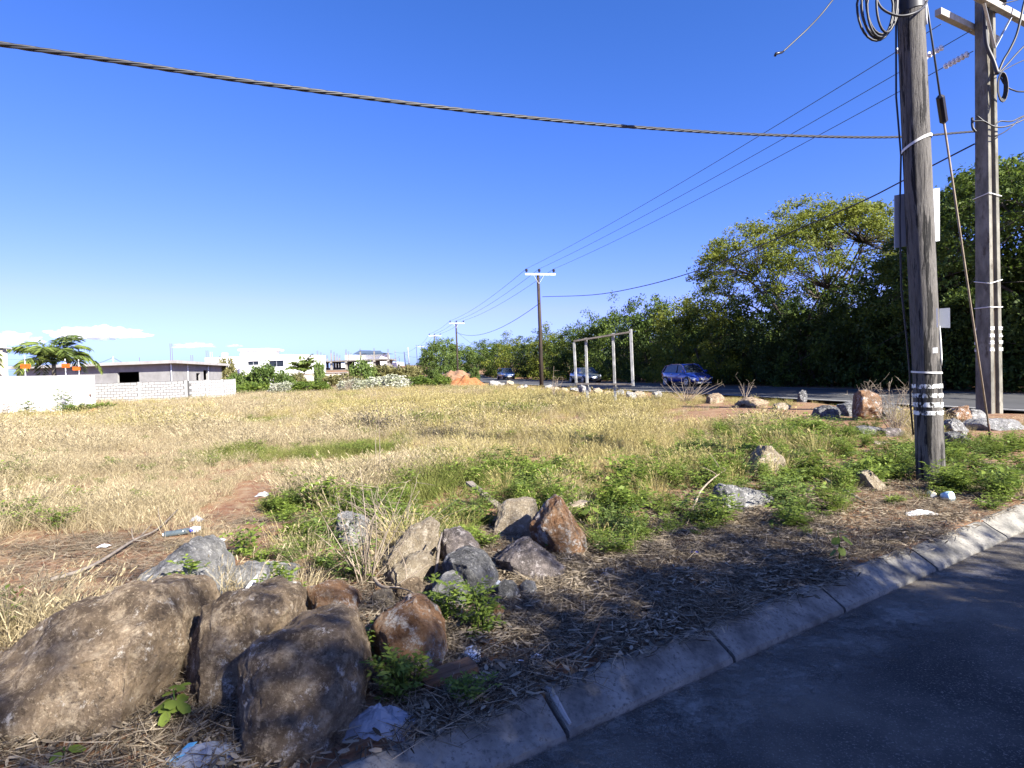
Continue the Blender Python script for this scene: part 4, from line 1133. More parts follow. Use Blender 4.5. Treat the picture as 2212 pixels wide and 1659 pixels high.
for _ in range(9500):
    y = 27 + 37 * pr.random(); x = -0.75 * y + pr.random() * (0.75 * y + 9)
    try_grass(x, y, False)
scatter('dry_grass', 'tall straw coloured dry grass covering the vacant field', 'grass', GRASS, P, RO, SC, IX)

# weeds: lush green ground cover round the rocks and under the near pole
wp = [weed(160 + k, 7, 0.30, 0.20, 0.045, LEAF['weed'], 6, 0.42, 3) for k in range(4)] + [weed(170 + k, 5, 0.16, 0.22, 0.035, LEAF['weed'], 6, 0.5, 3) for k in range(2)] + [weed(174, 4, 0.42, 0.16, 0.08, LEAF['weed'], 4, 0.55, 2), weed(175, 6, 0.34, 0.26, 0.07, LEAF['bush'], 4, 0.25, 3), blades(176, 40, 0.12, 0.32, 0.006, 0.7, LEAF['straw_green'], 0.6, 0.2), blades(177, 40, 0.14, 0.30, 0.005, 0.7, LEAF['straw_gold'], 0.6, 0.4)]
WEEDC = proto_collection('weed_clump', wp)
P, RO, SC, IX = [], [], [], []
for _ in range(8200):
    y = 2.5 + 10.5 * pr.random(); x = -3 + 15.5 * pr.random()
    t = kt(x, y)
    if t > -0.04: continue
    u, v = pix(x, y)
    if not (-50 < u < 2300): continue
    w = inside(WEEDS, u, v)
    if w <= 0 or pr.random() > w * (0.5 + 1.7 * fbm(x, y, 0.9, 6)): continue
    if hides_rock(u, v, y, 260 / max(3.0, y)) and pr.random() < 0.8: continue
    low = pr.random() < 0.25 + 0.75 * sstep(1050, 1130, v)
    idx = 4 + int(pr.integers(0, 2)) if low else int(pr.integers(0, 4))
    if pr.random() < 0.30: idx = 6 + int(pr.integers(0, 4))
    s = 0.42 + 0.5 * pr.random() ** 1.5
    P.append((x, y, ground_z(x, y))); RO.append((pr.normal() * 0.12, pr.normal() * 0.12, pr.random() * 6.283)); SC.append((s, s, s * (0.8 + 0.4 * pr.random()))); IX.append(idx)
scatter('weed_cover', 'lush green leafy weeds spreading between the rocks and under the pole', 'weeds', WEEDC, P, RO, SC, IX)

# woody mulch: chips, twigs and dry leaves strewn behind the kerb
def chips(seed, n, R, lmin, lmax, wmin, wmax):
    r = rng(seed)
    C = np.stack([r.uniform(-R, R, n), r.uniform(-R, R, n), r.uniform(0.0, 0.035, n)], 1)
    A = unit(np.stack([r.normal(size=n), r.normal(size=n), 0.18 * r.normal(size=n)], 1))
    L = r.uniform(lmin, lmax, n)
    V, F = leaf_cards(C, L, r, 1.0, 0, 1.5, A)
    W = r.uniform(wmin, wmax, n)
    V = V.reshape(n, 4, 3); mid = (V[:, 1] + V[:, 3]) / 2
    for k in (1, 3): V[:, k] = mid + unit(V[:, k] - mid) * W[:, None]
    # blunt ends: turn the diamond into a strip
    a = A * (L * 0.5)[:, None]; b = unit(V[:, 1] - mid) * W[:, None] * 0.5
    Q = np.stack([C - a - b * 0.6, C - a + b * 0.6, C + b, C + a + b * 0.3, C + a - b * 0.3, C - b], 1)
    F = np.arange(6 * n).reshape(n, 6)
    return fastmesh('chip', Q.reshape(-1, 3), F, LEAF['mulch'], np.repeat(r.random(n) ** 1.6, 6))
cp = [chips(180, 70, 0.16, 0.03, 0.11, 0.003, 0.008), chips(181, 60, 0.16, 0.06, 0.24, 0.002, 0.004), chips(182, 30, 0.16, 0.03, 0.06, 0.008, 0.020), chips(183, 70, 0.16, 0.05, 0.17, 0.002, 0.006)]
CHIP = proto_collection('litter_patch', cp)
P, RO, SC, IX = [], [], [], []
for _ in range(5200):
    s = -4.5 + 14 * pr.random(); t = -0.02 - 3.0 * pr.random() ** 1.2
    x, y = KA.x + KD.x * s + KN.x * t, KA.y + KD.y * s + KN.y * t
    u, v = pix(x, y)
    if not (-60 < u < 2300): continue
    dens = (1 - sstep(1.1, 3.0, -t)) * (1.0 if 850 < u < 1800 else 0.55) * (0.55 + 0.45 * sstep(1080, 1180, v))
    if pr.random() > dens: continue
    P.append((x, y, ground_z(x, y) + 0.005)); RO.append((0, 0, pr.random() * 6.283)); q = 0.7 + 0.6 * pr.random(); SC.append((q, q, q)); IX.append(int(pr.integers(0, 4)))
for _ in range(900):                    # straw and twigs thinly over the bare red soil on the left
    y = 3.4 + 3.2 * pr.random(); x = -5.2 + 5.2 * pr.random()
    u, v = pix(x, y)
    if kt(x, y) > -0.5 or pr.random() > 0.7 * inside(BARE, u, v): continue
    P.append((x, y, ground_z(x, y) + 0.003)); RO.append((0, 0, pr.random() * 6.283)); q = 0.7 + 0.6 * pr.random(); SC.append((q, q, q * 0.6)); IX.append(1 if pr.random() < 0.6 else 3)
scatter('dry_litter', 'dry wood chips twigs and dead leaves strewn behind the kerb', 'litter', CHIP, P, RO, SC, IX)
# grit and a few dead leaves in the gutter
P, RO, SC, IX = [], [], [], []
for _ in range(150):
    s = -2 + 11 * pr.random(); t = 0.245 + abs(pr.normal()) * 0.05
    if pr.random() > 0.3 + 0.9 * max(0, fbm(s, 0, 1.4, 3)): continue
    P.append((KA.x + KD.x * s + KN.x * t, KA.y + KD.y * s + KN.y * t, LANE_Z - 0.012)); RO.append((0, 0, pr.random() * 6.283)); SC.append((0.22,) * 3); IX.append(int(pr.integers(0, 4)))
scatter('gutter_debris', 'dead leaves and grit lying in the gutter along the kerb', 'debris', CHIP, P, RO, SC, IX)

# ================================================================== UTILITY POLES AND WIRES
def worn_paint(name):
    m, nt, b = new_mat(name)
    b.inputs['Base Color'].default_value = (0.74, 0.74, 0.70, 1); b.inputs['Roughness'].default_value = 0.8
    tc = N(nt, 'ShaderNodeTexCoord'); no = N(nt, 'ShaderNodeTexNoise'); no.inputs['Scale'].default_value = 26; no.inputs['Detail'].default_value = 6; no.inputs['Roughness'].default_value = 0.7
    mp = N(nt, 'ShaderNodeMapping'); mp.inputs['Scale'].default_value = (1, 1, 0.45)
    nt.links.new(tc.outputs['Object'], mp.inputs[0]); nt.links.new(mp.outputs[0], no.inputs['Vector'])
    mr = N(nt, 'ShaderNodeMapRange'); mr.inputs[1].default_value = 0.44; mr.inputs[2].default_value = 0.55
    nt.links.new(no.outputs[0], mr.inputs[0]); nt.links.new(mr.outputs[0], b.inputs['Alpha'])
    return m
WORN = worn_paint('worn_white_band')
def cyl_pt(base, top, f): return Vector(base).lerp(Vector(top), f)

# --- near weathered wooden pole
PB = gnd(2012, 1040); PB.z = -0.05
PY = PB.y
PT = at(1966, 0, PY)
pole_dir = (PT - PB).normalized()
PTOP = PB + pole_dir * 8.6
def pp(v):                                  # point on the pole axis at photo row v
    lo, hi = 0.0, 8.6
    for _ in range(40):
        m = (lo + hi) / 2
        q = PB + pole_dir * m
        if pix(q.x, q.y, q.z)[1] > v: lo = m
        else: hi = m
    return PB + pole_dir * lo
def pr_at(q): return 0.152 - 0.0022 * (q - PB).length
near_pole = empty('utility_pole', PB, 0, 'weathered grey wooden utility pole nearest the camera, with white painted bands', 'utility pole')
mb = MB(); n = 40
Vv, Ff = [], []
for i in range(n + 1):
    f = i / n
    c = (PTOP - PB) * f
    R = 0.154 - 0.019 * f
    for k in range(28):
        a = 2 * math.pi * k / 28
        w = 1 + 0.03 * noise.noise(Vector((math.cos(a) * 2.2, math.sin(a) * 2.2, f * 3))) + 0.02 * noise.noise(Vector((math.cos(a) * 7, math.sin(a) * 7, f * 5)))
        Vv.append(tuple(c + Vector((math.cos(a) * R * w, math.sin(a) * R * w, 0))))
for i in range(n):
    for k in range(28): Ff.append((i * 28 + k, i * 28 + (k + 1) % 28, (i + 1) * 28 + (k + 1) % 28, (i + 1) * 28 + k))
Ff.append(tuple(n * 28 + k for k in range(28)))
link('shaft', fastmesh('shaft', Vv, Ff, MT['wood'], smooth=True), near_pole)
def ring(v0, v1, name, mat, parent, grow=0.004, tilt=0.0, a0=0, a1=360, origin=PB, rough=0.0):
    q0, q1 = pp(v0), pp(v1)
    Vv, Ff = [], []
    m = 36
    for k in range(m + 1):
        a = math.radians(a0 + (a1 - a0) * k / m)
        for q in (q0, q1):
            R = pr_at(q) * 1.035 + grow
            Vv.append(tuple(q - origin + Vector((math.cos(a) * R, math.sin(a) * R, tilt * math.cos(a + 0.6) + rough * noise.noise(Vector((a * 4, q.z * 9, 0)))))))
    for k in range(m): Ff.append((2 * k, 2 * k + 2, 2 * k + 3, 2 * k + 1))
    return link(name, fastmesh(name, Vv, Ff, mat, smooth=True), parent)
for v0, v1 in ((829, 838), (849, 858), (868, 878), (886, 895)): ring(v0, v1, 'painted_band', WORN, near_pole, 0.003, rough=0.008)
ring(802, 806, 'strap', MT['strap'], near_pole, 0.006, -0.01)
ring(309, 315, 'strap', MT['strap'], near_pole, 0.010, 0.075)
ring(-8, 30, 'dark_wrap', MT['cable'], near_pole, 0.006, 0.02, rough=0.01)
side = Vector((math.cos(math.atan2(PB.y, PB.x) - math.pi / 2), math.sin(math.atan2(PB.y, PB.x) - math.pi / 2), 0))    # to the right as seen
away = Vector((PB.x, PB.y, 0)).normalized()
def sign_plate(name, u0, v0, u1, v1, Y, mat, parent, th=0.004, skew=0.0):
    P = [at(u0, v0, Y), at(u1, v0 - skew, Y), at(u1, v1 - skew, Y), at(u0, v1, Y)]
    m = MB(); m.prism([p - parent.location for p in P], Vector((0, 0, 0)), Vector((0, th, 0)))
    return m.build(name, mat, parent)
o = sign_plate('sign_panel', 1932, 422, 2030, 536, PY + 0.17, MT['signback'], near_pole, 0.006, 16); o['label'] = 'blank grey back of a sign panel fixed behind the pole'
q = pp(690)
m = MB()
c = q - PB + side * 0.135 - away * 0.06
m.add([c + Vector((0, 0, z)) + side * s - away * (0.03 - abs(s) * 0.1) for z in (-0.11, 0.12) for s in (-0.09, 0.0)] , [(0, 1, 3, 2)])
m.build('wrapped_notice', MT['paper'], near_pole)
m = MB(); b = q - PB + side * 0.15 + Vector((0, 0, 0))
m.prism([b + Vector((0, 0, -0.11)), b + side * 0.105 + Vector((0, 0, -0.12)), b + side * 0.105 + Vector((0, 0, 0.12)), b + Vector((0, 0, 0.12))], Vector((0, 0, 0)), away * 0.006)
m.build('tag_plate', MT['signback'], near_pole)
q = pp(758) - PB
m = MB(); cc = q + side * 0.075 - away * 0.137
m.prism([cc - side * 0.045 + Vector((0, 0, -0.035)), cc + side * 0.045 - away * -0.02 + Vector((0, 0, -0.03)), cc + side * 0.045 - away * -0.02 + Vector((0, 0, 0.035)), cc - side * 0.045 + Vector((0, 0, 0.03))], Vector((0, 0, 0)), -away * 0.003)
m.build('number_tag', MT['paper'], near_pole)
m = MB(); m.tube([pp(v) - PB - side * (pr_at(pp(v)) + 0.012 + e) - away * 0.01 for v, e in ((-60, 0), (40, 0.0), (200, 0.03), (330, 0.006), (460, 0.045), (620, 0.06), (720, 0.03), (800, 0.01), (880, 0.015), (940, 0.0))], 0.011, 6)
m.build('down_cable', MT['cable'], near_pole, True)
m = MB(); m.tube([pp(v) - PB + side * (pr_at(pp(v)) + 0.01) for v in (-40, 40, 62)], 0.012, 6); m.tube([pp(v) - PB + side * (pr_at(pp(v)) + 0.004) - away * 0.05 for v in (706, 740, 775, 790)], [0.004, 0.01, 0.012, 0.004], 6)
m.build('side_conduit', MT['strap'], near_pole, True)

# coil of spare cable hung on the pole
coil = empty('cable_coil', pp(-30), 0, 'coil of thick black cable hanging on the left of the wooden pole top', 'cable coil')
for k, (du, hw, top, bot, dY) in enumerate([(1893, 42, -70, 88, -0.12), (1897, 36, -80, 84, -0.17), (1901, 28, -60, 80, -0.2), (1905, 34, -75, 74, -0.14), (1915, 22, -65, 70, -0.22), (1900, 40, -55, 78, -0.08)]):
    pth = []
    for i in range(29):
        a = 2 * math.pi * i / 28
        pth.append(at(du + hw * math.sin(a) * (1 - 0.35 * (math.cos(a) > 0) * math.cos(a)), (top + bot) / 2 - (bot - top) / 2 * math.cos(a), PY + dY + 0.05 * math.sin(a)) - coil.location)
    m = MB(); m.tube(pth, 0.0135, 7, False); m.build('cable_loop', MT['cable'], coil, True)
m = MB(); m.tube([x - coil.location for x in smooth_path([at(1888, -15, PY - 0.15), at(1905, 18, PY - 0.2), at(1940, 34, PY - 0.24), at(1975, 28, PY - 0.24), at(2000, 8, PY - 0.12), at(2008, -30, PY)], 6)], 0.014, 7)
m.build('cable_tail', MT['cable'], coil, True)
# guy wire with egg insulator
ga = empty('guy_wire', gnd(2143, 957), 0, 'rusty guy wire with egg insulator, slanting from the wooden pole to the ground', 'guy wire')
A0, G0 = pp(-20) + side * 0.14, gnd(2143, 958) + Vector((0, 0, -0.1))
A1 = A0.lerp(G0, 0.175); A2 = A0.lerp(G0, 0.20); A3 = A0.lerp(G0, 0.225)
m = MB(); m.tube([x - ga.location for x in (A0, A0.lerp(G0, 0.09) + Vector((0, 0, 0.02)), A1)], 0.012, 6); m.build('upper_strand', MT['wire'], ga, True)
m = MB(); m.tube([x - ga.location for x in (A1, A1.lerp(A2, 0.15), A2, A2.lerp(A3, 0.85), A3)], [0.02, 0.05, 0.05, 0.05, 0.02], 8); m.build('egg_insulator', MT['insul'], ga)
m = MB(); m.tube([x - ga.location for x in (A3, A3.lerp(G0, 0.5) + Vector((0, 0, -0.03)), G0)], 0.014, 6); m.build('lower_strand', MT['stick'], ga, True)
m = MB(); m.tube([x - ga.location for x in (G0.lerp(A3, 0.0), G0.lerp(A3, 0.1))], 0.02, 6); m.build('anchor_rod', MT['rebar'], ga, True)

# --- concrete pole of H section with twin crossarms
CB = gnd(2137, 893)
cpole = empty('concrete_pole', (CB.x, CB.y, 0), math.atan2(RN.y, RN.x), 'tall grey concrete utility pole with recessed faces and twin crossarms, right border', 'utility pole')
CH = 11.0
Vv, Ff = [], []
for i in range(13):
    f = i / 12
    a, b = 0.215 - 0.06 * f, 0.20 - 0.055 * f                # half sizes: along local x (across road), y (along road)
    g, w = 0.075, 0.40                                       # recess depth and half-width share on the +-y faces
    sec = [(-a, -b), (-a * w, -b), (-a * w + 0.015, -b + g), (a * w - 0.015, -b + g), (a * w, -b), (a, -b), (a, b), (a * w, b), (a * w - 0.015, b - g), (-a * w + 0.015, b - g), (-a * w, b), (-a, b)]
    Vv += [(x, y, -0.3 + (CH + 0.3) * f) for x, y in sec]
for i in range(12):
    for k in range(12): Ff.append((i * 12 + k, i * 12 + (k + 1) % 12, (i + 1) * 12 + (k + 1) % 12, (i + 1) * 12 + k))
Ff.append(tuple(12 * 12 + k for k in range(12)))
me = fastmesh('shaft', Vv, Ff, MT['poleconc']); o = link('shaft', me, cpole)
bv = o.modifiers.new('soft_edges', 'BEVEL'); bv.width = 0.012; bv.segments = 2; bv.limit_method = 'ANGLE'; bv.angle_limit = math.radians(25)
for sy in (-1, 1):                                          # darker brown web concrete at the bottom of each recess
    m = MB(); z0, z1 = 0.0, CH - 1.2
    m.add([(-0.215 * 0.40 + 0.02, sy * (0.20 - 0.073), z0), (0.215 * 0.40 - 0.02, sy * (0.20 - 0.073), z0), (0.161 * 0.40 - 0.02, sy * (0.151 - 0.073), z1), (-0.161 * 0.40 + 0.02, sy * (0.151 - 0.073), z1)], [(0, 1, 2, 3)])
    m.build('web', MT['darkweb'], cpole)
M_c = Matrix.Translation(cpole.location) @ Matrix.Rotation(math.atan2(RN.y, RN.x), 4, 'Z')
M_ci = M_c.inverted()
def cl(p): return M_ci @ Vector(p)                         # world -> pole space
for z0 in (1.62, 1.80, 1.98, 2.16):
    m = MB(); a, b = 0.213, 0.198
    m.add([(-a - 0.003, -b - 0.003, z0), (-a * 0.36, -b - 0.003, z0), (-a * 0.36, -b - 0.003, z0 + 0.09), (-a - 0.003, -b - 0.003, z0 + 0.09)], [(0, 1, 2, 3)])
    m.add([(a * 0.36, -b - 0.003, z0), (a + 0.003, -b - 0.003, z0), (a + 0.003, -b - 0.003, z0 + 0.09), (a * 0.36, -b - 0.003, z0 + 0.09)], [(0, 1, 2, 3)])
    m.add([(-a - 0.003, -b - 0.003, z0), (-a - 0.003, -b * 0.8, z0), (-a - 0.003, -b * 0.8, z0 + 0.09), (-a - 0.003, -b - 0.003, z0 + 0.09)], [(3, 2, 1, 0)])
    m.add([(-a - 0.003, b * 0.75, z0), (-a - 0.003, b, z0), (-a - 0.003, b, z0 + 0.09), (-a - 0.003, b * 0.75, z0 + 0.09)], [(3, 2, 1, 0)])
    m.build('painted_band', WORN, cpole)
for z0, mt, tl in ((2.75, 'strap', 0.0), (3.35, 'strap', 0.10), (5.65, 'strap', -0.06)):
    a, b = 0.208, 0.194
    m = MB(); m.tube([(-a - 0.008, b, z0 + tl), (-a - 0.008, -b - 0.008, z0), (a + 0.008, -b - 0.008, z0 + tl), (a + 0.008, b, z0 + tl)], 0.012, 5); m.build('wire_tie', MT[mt], cpole)
adir = Vector((0.88, 0.475, 0)).normalized(); aperp = Vector((adir.y, -adir.x, 0))
def arm(center, k0, k1, name='crossarm'):
    m = MB(); a, b = cl(center + adir * k0), cl(center + adir * k1)
    m.beam(a, b, 0.15, 0.17); o = m.build(name, MT['armconc'], cpole)
    bv = o.modifiers.new('soft_edges', 'BEVEL'); bv.width = 0.012; bv.segments = 2
fc = onplane(2130, 28, (CB.x, CB.y), (CB.x + adir.x, CB.y + adir.y)); fc = Vector((CB.x, CB.y, fc.z)) + aperp * 0.27
bc = Vector((CB.x, CB.y, fc.z - 0.28)) - aperp * 0.27
arm(fc, -1.15, 1.75); arm(bc, -1.7, 1.25)
m = MB(); m.beam(cl(fc + adir * 0.7 + Vector((0, 0, -0.1))), cl(Vector((CB.x, CB.y, fc.z - 1.0)) + aperp * 0.2), 0.06, 0.012); m.build('arm_brace', MT['steel'], cpole)
m = MB(); m.beam(cl(fc - adir * 0.7 + Vector((0, 0, -0.1))), cl(Vector((CB.x, CB.y, fc.z - 1.0)) + aperp * 0.2), 0.06, 0.012); m.build('arm_brace', MT['steel'], cpole)
# cable clamps, tangled jumpers and a small coil on the right face
jp = rng(31)
for k, (pts, r) in enumerate([
    ([(2128, 15, -0.35), (2128, 60, -0.3), (2132, 100, -0.28), (2145, 130, -0.3), (2155, 160, -0.35)], 0.05),
    ([(2100, 255, -0.15), (2101, 275, -0.3), (2108, 285, -0.32)], 0.03),
    ([(2100, 262, -0.28), (2125, 262, -0.33), (2145, 272, -0.35), (2160, 262, -0.35), (2185, 262, -0.3), (2212, 250, -0.2), (2300, 215, 0.2)], 0.018),
    ([(2110, 250, -0.3), (2135, 268, -0.34), (2160, 275, -0.36), (2190, 268, -0.3), (2230, 250, -0.2), (2300, 222, 0.2)], 0.018),
    ([(2150, 295, -0.3), (2170, 285, -0.33), (2190, 270, -0.33), (2212, 252, -0.2), (2300, 218, 0.2)], 0.014),
    ([(2155, 160, -0.33), (2168, 130, -0.3), (2180, 110, -0.3), (2195, 78, -0.3), (2205, 40, -0.3), (2214, 0, -0.2), (2240, -80, 0)], 0.03),
    ([(2155, 160, -0.33), (2175, 140, -0.3), (2212, 100, -0.1), (2300, 20, 0.3)], 0.022),
    ([(2155, 160, -0.33), (2175, 148, -0.3), (2212, 130, -0.1), (2300, 95, 0.3)], 0.012),
    ([(2160, 165, -0.33), (2172, 185, -0.33), (2190, 195, -0.3), (2212, 198, -0.1), (2300, 195, 0.2)], 0.02),
    ([(2128, 20, -0.35), (2160, 10, -0.3), (2212, -4, -0.1), (2300, -30, 0.2)], 0.012)]):
    m = MB(); m.tube([cl(x) for x in smooth_path([at(u, v, CB.y + d) for u, v, d in pts], 6)], r, 6); m.build('jumper_cable', MT['cable'], cpole, True)
for k in range(5):
    m = MB(); cu, cv = 2163 + k * 0.8, 188
    m.tube([cl(at(cu + (6.5 + 1.2 * k) * math.sin(a), cv - (24 + 2 * k) * math.cos(a), CB.y - 0.35 - 0.02 * k)) for a in [2 * math.pi * i / 20 for i in range(21)]], 0.016, 6, False)
    m.build('coiled_cable', MT['cable'], cpole, True)
# bushing stack near the top
m = MB(); bp = [at(2155 + 0.9 * i, 24 - 4.2 * i, CB.y - 0.1) for i in range(9)]
m.tube([cl(p) for p in [x.lerp(y, f) for x, y in zip(bp[:-1], bp[1:]) for f in (0, 0.5)]], [0.09, 0.15] * 8, 10); m.build('ribbed_bushing', MT['insul'], cpole)

# --- wooden line poles along the road
def line_pole(base, height, armdir, label, zarm=None, arm_w=2.5, wmat='darkwood', white=True, small=False):
    t = empty('line_pole', base, 0, label, 'utility pole', 'wooden line poles along the road')
    m = MB(); m.tube([(0, 0, -0.3), (0.02, 0, height * 0.5), (-0.02, 0, height)], [0.17, 0.145, 0.115], 10); m.build('shaft', MT[wmat], t, True)
    d = Vector((armdir[0], armdir[1], 0)).normalized(); pd = Vector((d.y, -d.x, 0))
    za = height - 0.12
    if arm_w:
        m = MB(); m.beam(-d * arm_w * 0.45 + Vector((0, 0, za)) + pd * 0.16, d * arm_w * 0.55 + Vector((0, 0, za)) + pd * 0.16, 0.1, 0.13); m.build('crossarm', MT['armwhite'] if white else MT['steel'], t)
        ins = []
        for e in (-0.40, 0.02, 0.50) if True else ():
            p = d * arm_w * e + Vector((0, 0, za + 0.06)) + pd * 0.16
            m = MB(); m.tube([p, p + Vector((0, 0, 0.12)), p + Vector((0, 0, 0.13)), p + Vector((0, 0, 0.22)), p + Vector((0, 0, 0.24)), p + Vector((0, 0, 0.36))], [0.025, 0.025, 0.10, 0.10, 0.12, 0.09], 8); m.build('pin_insulator', MT['insul'], t)
            ins.append(Vector(base) + p + Vector((0, 0, 0.37)))
        for s in (-1, 1):
            m = MB(); m.beam(d * s * 0.45 + Vector((0, 0, za - 0.06)) + pd * 0.16, Vector((0, 0, za - 0.75)) + pd * 0.13, 0.04, 0.01); m.build('brace', MT['armwhite'], t)
        return t, ins
    return t, []
def zpx(u, v, Y): return at(u, v, Y).z
L2 = gnd(1170, 837); h2 = zpx(1160, 590, L2.y)
pole2, I2 = line_pole((L2.x, L2.y, 0), h2, (0.97, 0.24), 'dark wooden power pole with white crossarm, middle of the photo')
L3 = at(989, 812, 95); z3 = ground_z(L3.x, L3.y); h3 = zpx(984, 697, 95) - z3
pole3, I3 = line_pole((L3.x, L3.y, z3), h3, (0.97, 0.24), 'second wooden power pole along the road, standing behind the orange earth heap', arm_w=2.4, white=False)
L4 = at(941, 812, 126); z4 = ground_z(L4.x, L4.y); h4 = zpx(938, 724, 126) - z4
pole4, I4 = line_pole((L4.x, L4.y, z4), h4, (0.97, 0.24), 'third wooden power pole along the road, against the vine covered tree', arm_w=2.6)
L5 = at(913, 812, 178); z5 = ground_z(L5.x, L5.y); h5 = zpx(910, 748, 178) - z5
pole5, I5 = line_pole((L5.x, L5.y, z5), h5, (0.97, 0.24), 'far wooden power pole carrying a street lamp', arm_w=2.6, white=False)
m = MB(); m.beam((0, 0, h5 * 0.55), (1.0, -0.1, h5 * 0.62), 0.08, 0.08); m.build('lamp_bracket', MT['steel'], pole5)
m = MB(); m.tube([(0.9, -0.1, h5 * 0.62), (1.1, -0.1, h5 * 0.60), (1.5, -0.1, h5 * 0.60), (1.6, -0.1, h5 * 0.62)], [0.1, 0.25, 0.25, 0.1], 8); m.build('lamp_head', MT['postpaint'], pole5)
m = MB(); m.box(-0.22, 0.2, -0.18, -0.15, 1.1, 1.5); m.build('notice_plate', MT['paper'], pole3)
m = MB(); m.box(-0.35, 0.15, -0.18, -0.15, 2.3, 2.9); m.build('notice_plate', MT['paper'], pole4)
# far slim posts and poles
far = [(926, 748, 115, 0.09, 'postpaint', 'slim white concrete post left of the third power pole', 814), (881, 750, 175, 0.16, 'postpaint', 'white concrete post further along the road', 790), (853, 757, 185, 0.12, 'poleconc', 'grey pole behind the right end of the concrete frame', 785),
       (873, 760, 200, 0.14, 'darkwood', 'leaning dark pole on the rise of the road', 790), (862, 770, 210, 0.08, 'darkwood', 'thin dark pole left of the leaning one', 790), (899, 745, 160, 0.07, 'darkwood', 'thin dark pole with wires left of the street lamp', 790), (840, 763, 190, 0.06, 'steel', 'thin steel pole at the right end of the concrete frame', 790), (244, 770, 80, 0.1, 'postpaint', 'white top of a post behind the grey house roof', 800)]
for u, v, Y, r, mt, lab, vb in far:
    b = at(u + 3, vb, Y); z0 = ground_z(b.x, b.y); tp = at(u, v, Y)
    t = empty('distant_pole', (b.x, b.y, z0), 0, lab, 'pole', 'distant poles')
    m = MB(); m.tube([(0, 0, -0.3), tuple(tp - t.location)], [r, r * 0.8], 8); m.build('shaft', MT[mt], t, True)
    m = MB(); m.beam(tuple(tp - t.location + Vector((-r * 2.6, -0.05, -0.4))), tuple(tp - t.location + Vector((r * 2.6, -0.05, -0.4))), 0.05, 0.05); m.build('top_bracket', MT['steel'], t)

def wire(name, path, r, mat, label, cat='wire', group='overhead wires', n=5):
    P = [Vector(p) for p in path]
    o0 = P[0].copy()
    m = MB(); m.tube([p - o0 for p in P], r, n)
    return tag(m.build(name, MT[mat], None, True, o0), label, cat, group)
# dead-end strings on the concrete pole and the three conductors
starts = [(2033, 52, 'outermost, upper'), (2098, 66, 'middle'), (2103, 110, 'lowest')]
order = ['upper', 'middle', 'lower']
for k in range(3):
    A = at(starts[k][0], starts[k][1], CB.y + (-0.6 if k == 0 else 0.0))
    B = I2[k]
    path = sag_path(A, B, 0.25, 30)
    # string of white discs close to the pole
    d = (path[1] - path[0]).normalized()
    st = empty('insulator_string', A, 0, 'string of white disc insulators on the %s conductor at the concrete pole' % order[k], 'insulator', 'disc insulators at the concrete pole')
    off = (0.6, 0.75, 0.15)[k]
    for j in range(6):
        c = d * (off + j * 0.11)
        m = MB(); m.tube([c, c + d * 0.015, c + d * 0.05, c + d * 0.085], [0.03, 0.085, 0.07, 0.03], 10); m.build('disc', MT['porcelain'], st, True)
    wire('power_line', path, 0.011, 'wire', '%s of three thin power lines from the concrete pole to the first dark pole' % order[k])
    wire('power_line', sag_path(I2[k], I3[k], 0.5, 16), 0.016, 'wire', '%s of three thin power lines between the first and second dark poles' % order[k])
    wire('power_line', sag_path(I3[k], I4[k], 0.3, 10), 0.02, 'wire', '%s of three thin power lines between the second and third dark poles' % order[k])
    wire('power_line', sag_path(I4[k], I5[k], 0.6, 10), 0.022, 'wire', '%s of three thin power lines running on to the street lamp pole' % order[k])
# low service cable
A, B = (CB.x - 0.2, CB.y - 0.1), (L2.x + 0.15, L2.y)
pts = [onplane(u, v, A, B) for u, v in ((2105, 311), (1955, 388), (1860, 436), (1712, 500), (1600, 549), (1490, 590), (1380, 620), (1280, 637), (1172, 641))]
wire('service_cable', smooth_path(pts, 5), 0.021, 'cable', 'black service cable drooping from the concrete pole to the first dark pole', 'cable', None, 6)
e3 = Vector((L3.x + 5.5, L3.y - 2, 6.2))
wire('service_cable', sag_path(onplane(1166, 655, (L2.x, L2.y), (L3.x, L3.y)), Vector((L3.x, L3.y, z3 + h3 - 1.6)), 1.3, 14), 0.024, 'cable', 'black service cable from the first dark pole to the second one', 'cable', None)
wire('service_cable', sag_path(Vector((L3.x + 0.12, L3.y, z3 + h3 - 1.5)), road_loc(1050, 7) + Vector((0, 0, 4.6)), 0.4, 8), 0.02, 'cable', 'short cable from the second dark pole into the hedge', 'cable', None)
for u0, v0, Y0, u1, v1, Y1, lab in ((853, 760, 185, 899, 750, 160, 'sagging far wire left of the street lamp pole'), (873, 763, 200, 910, 768, 178, 'sagging far cable from the leaning pole to the street lamp pole'), (873, 766, 200, 881, 780, 175, 'short far cable below the leaning pole'), (676, 795, 150, 862, 772, 210, 'far wire passing behind the concrete frame')):
    wire('distant_wire', sag_path(at(u0, v0, Y0), at(u1, v1, Y1), 0.9, 10), 0.03, 'wire', lab, 'wire', 'distant wires', 4)
wire('distant_wire', sag_path(at(160, 791, 78), at(244, 772, 80), 0.35, 8), 0.025, 'wire', 'thin wire behind the palm, left of the white post top', 'wire', 'distant wires', 4)
wire('distant_wire', sag_path(at(244, 772, 80), at(292, 790, 82), 0.2, 8), 0.025, 'wire', 'thin wire running down right of the white post top', 'wire', 'distant wires', 4)
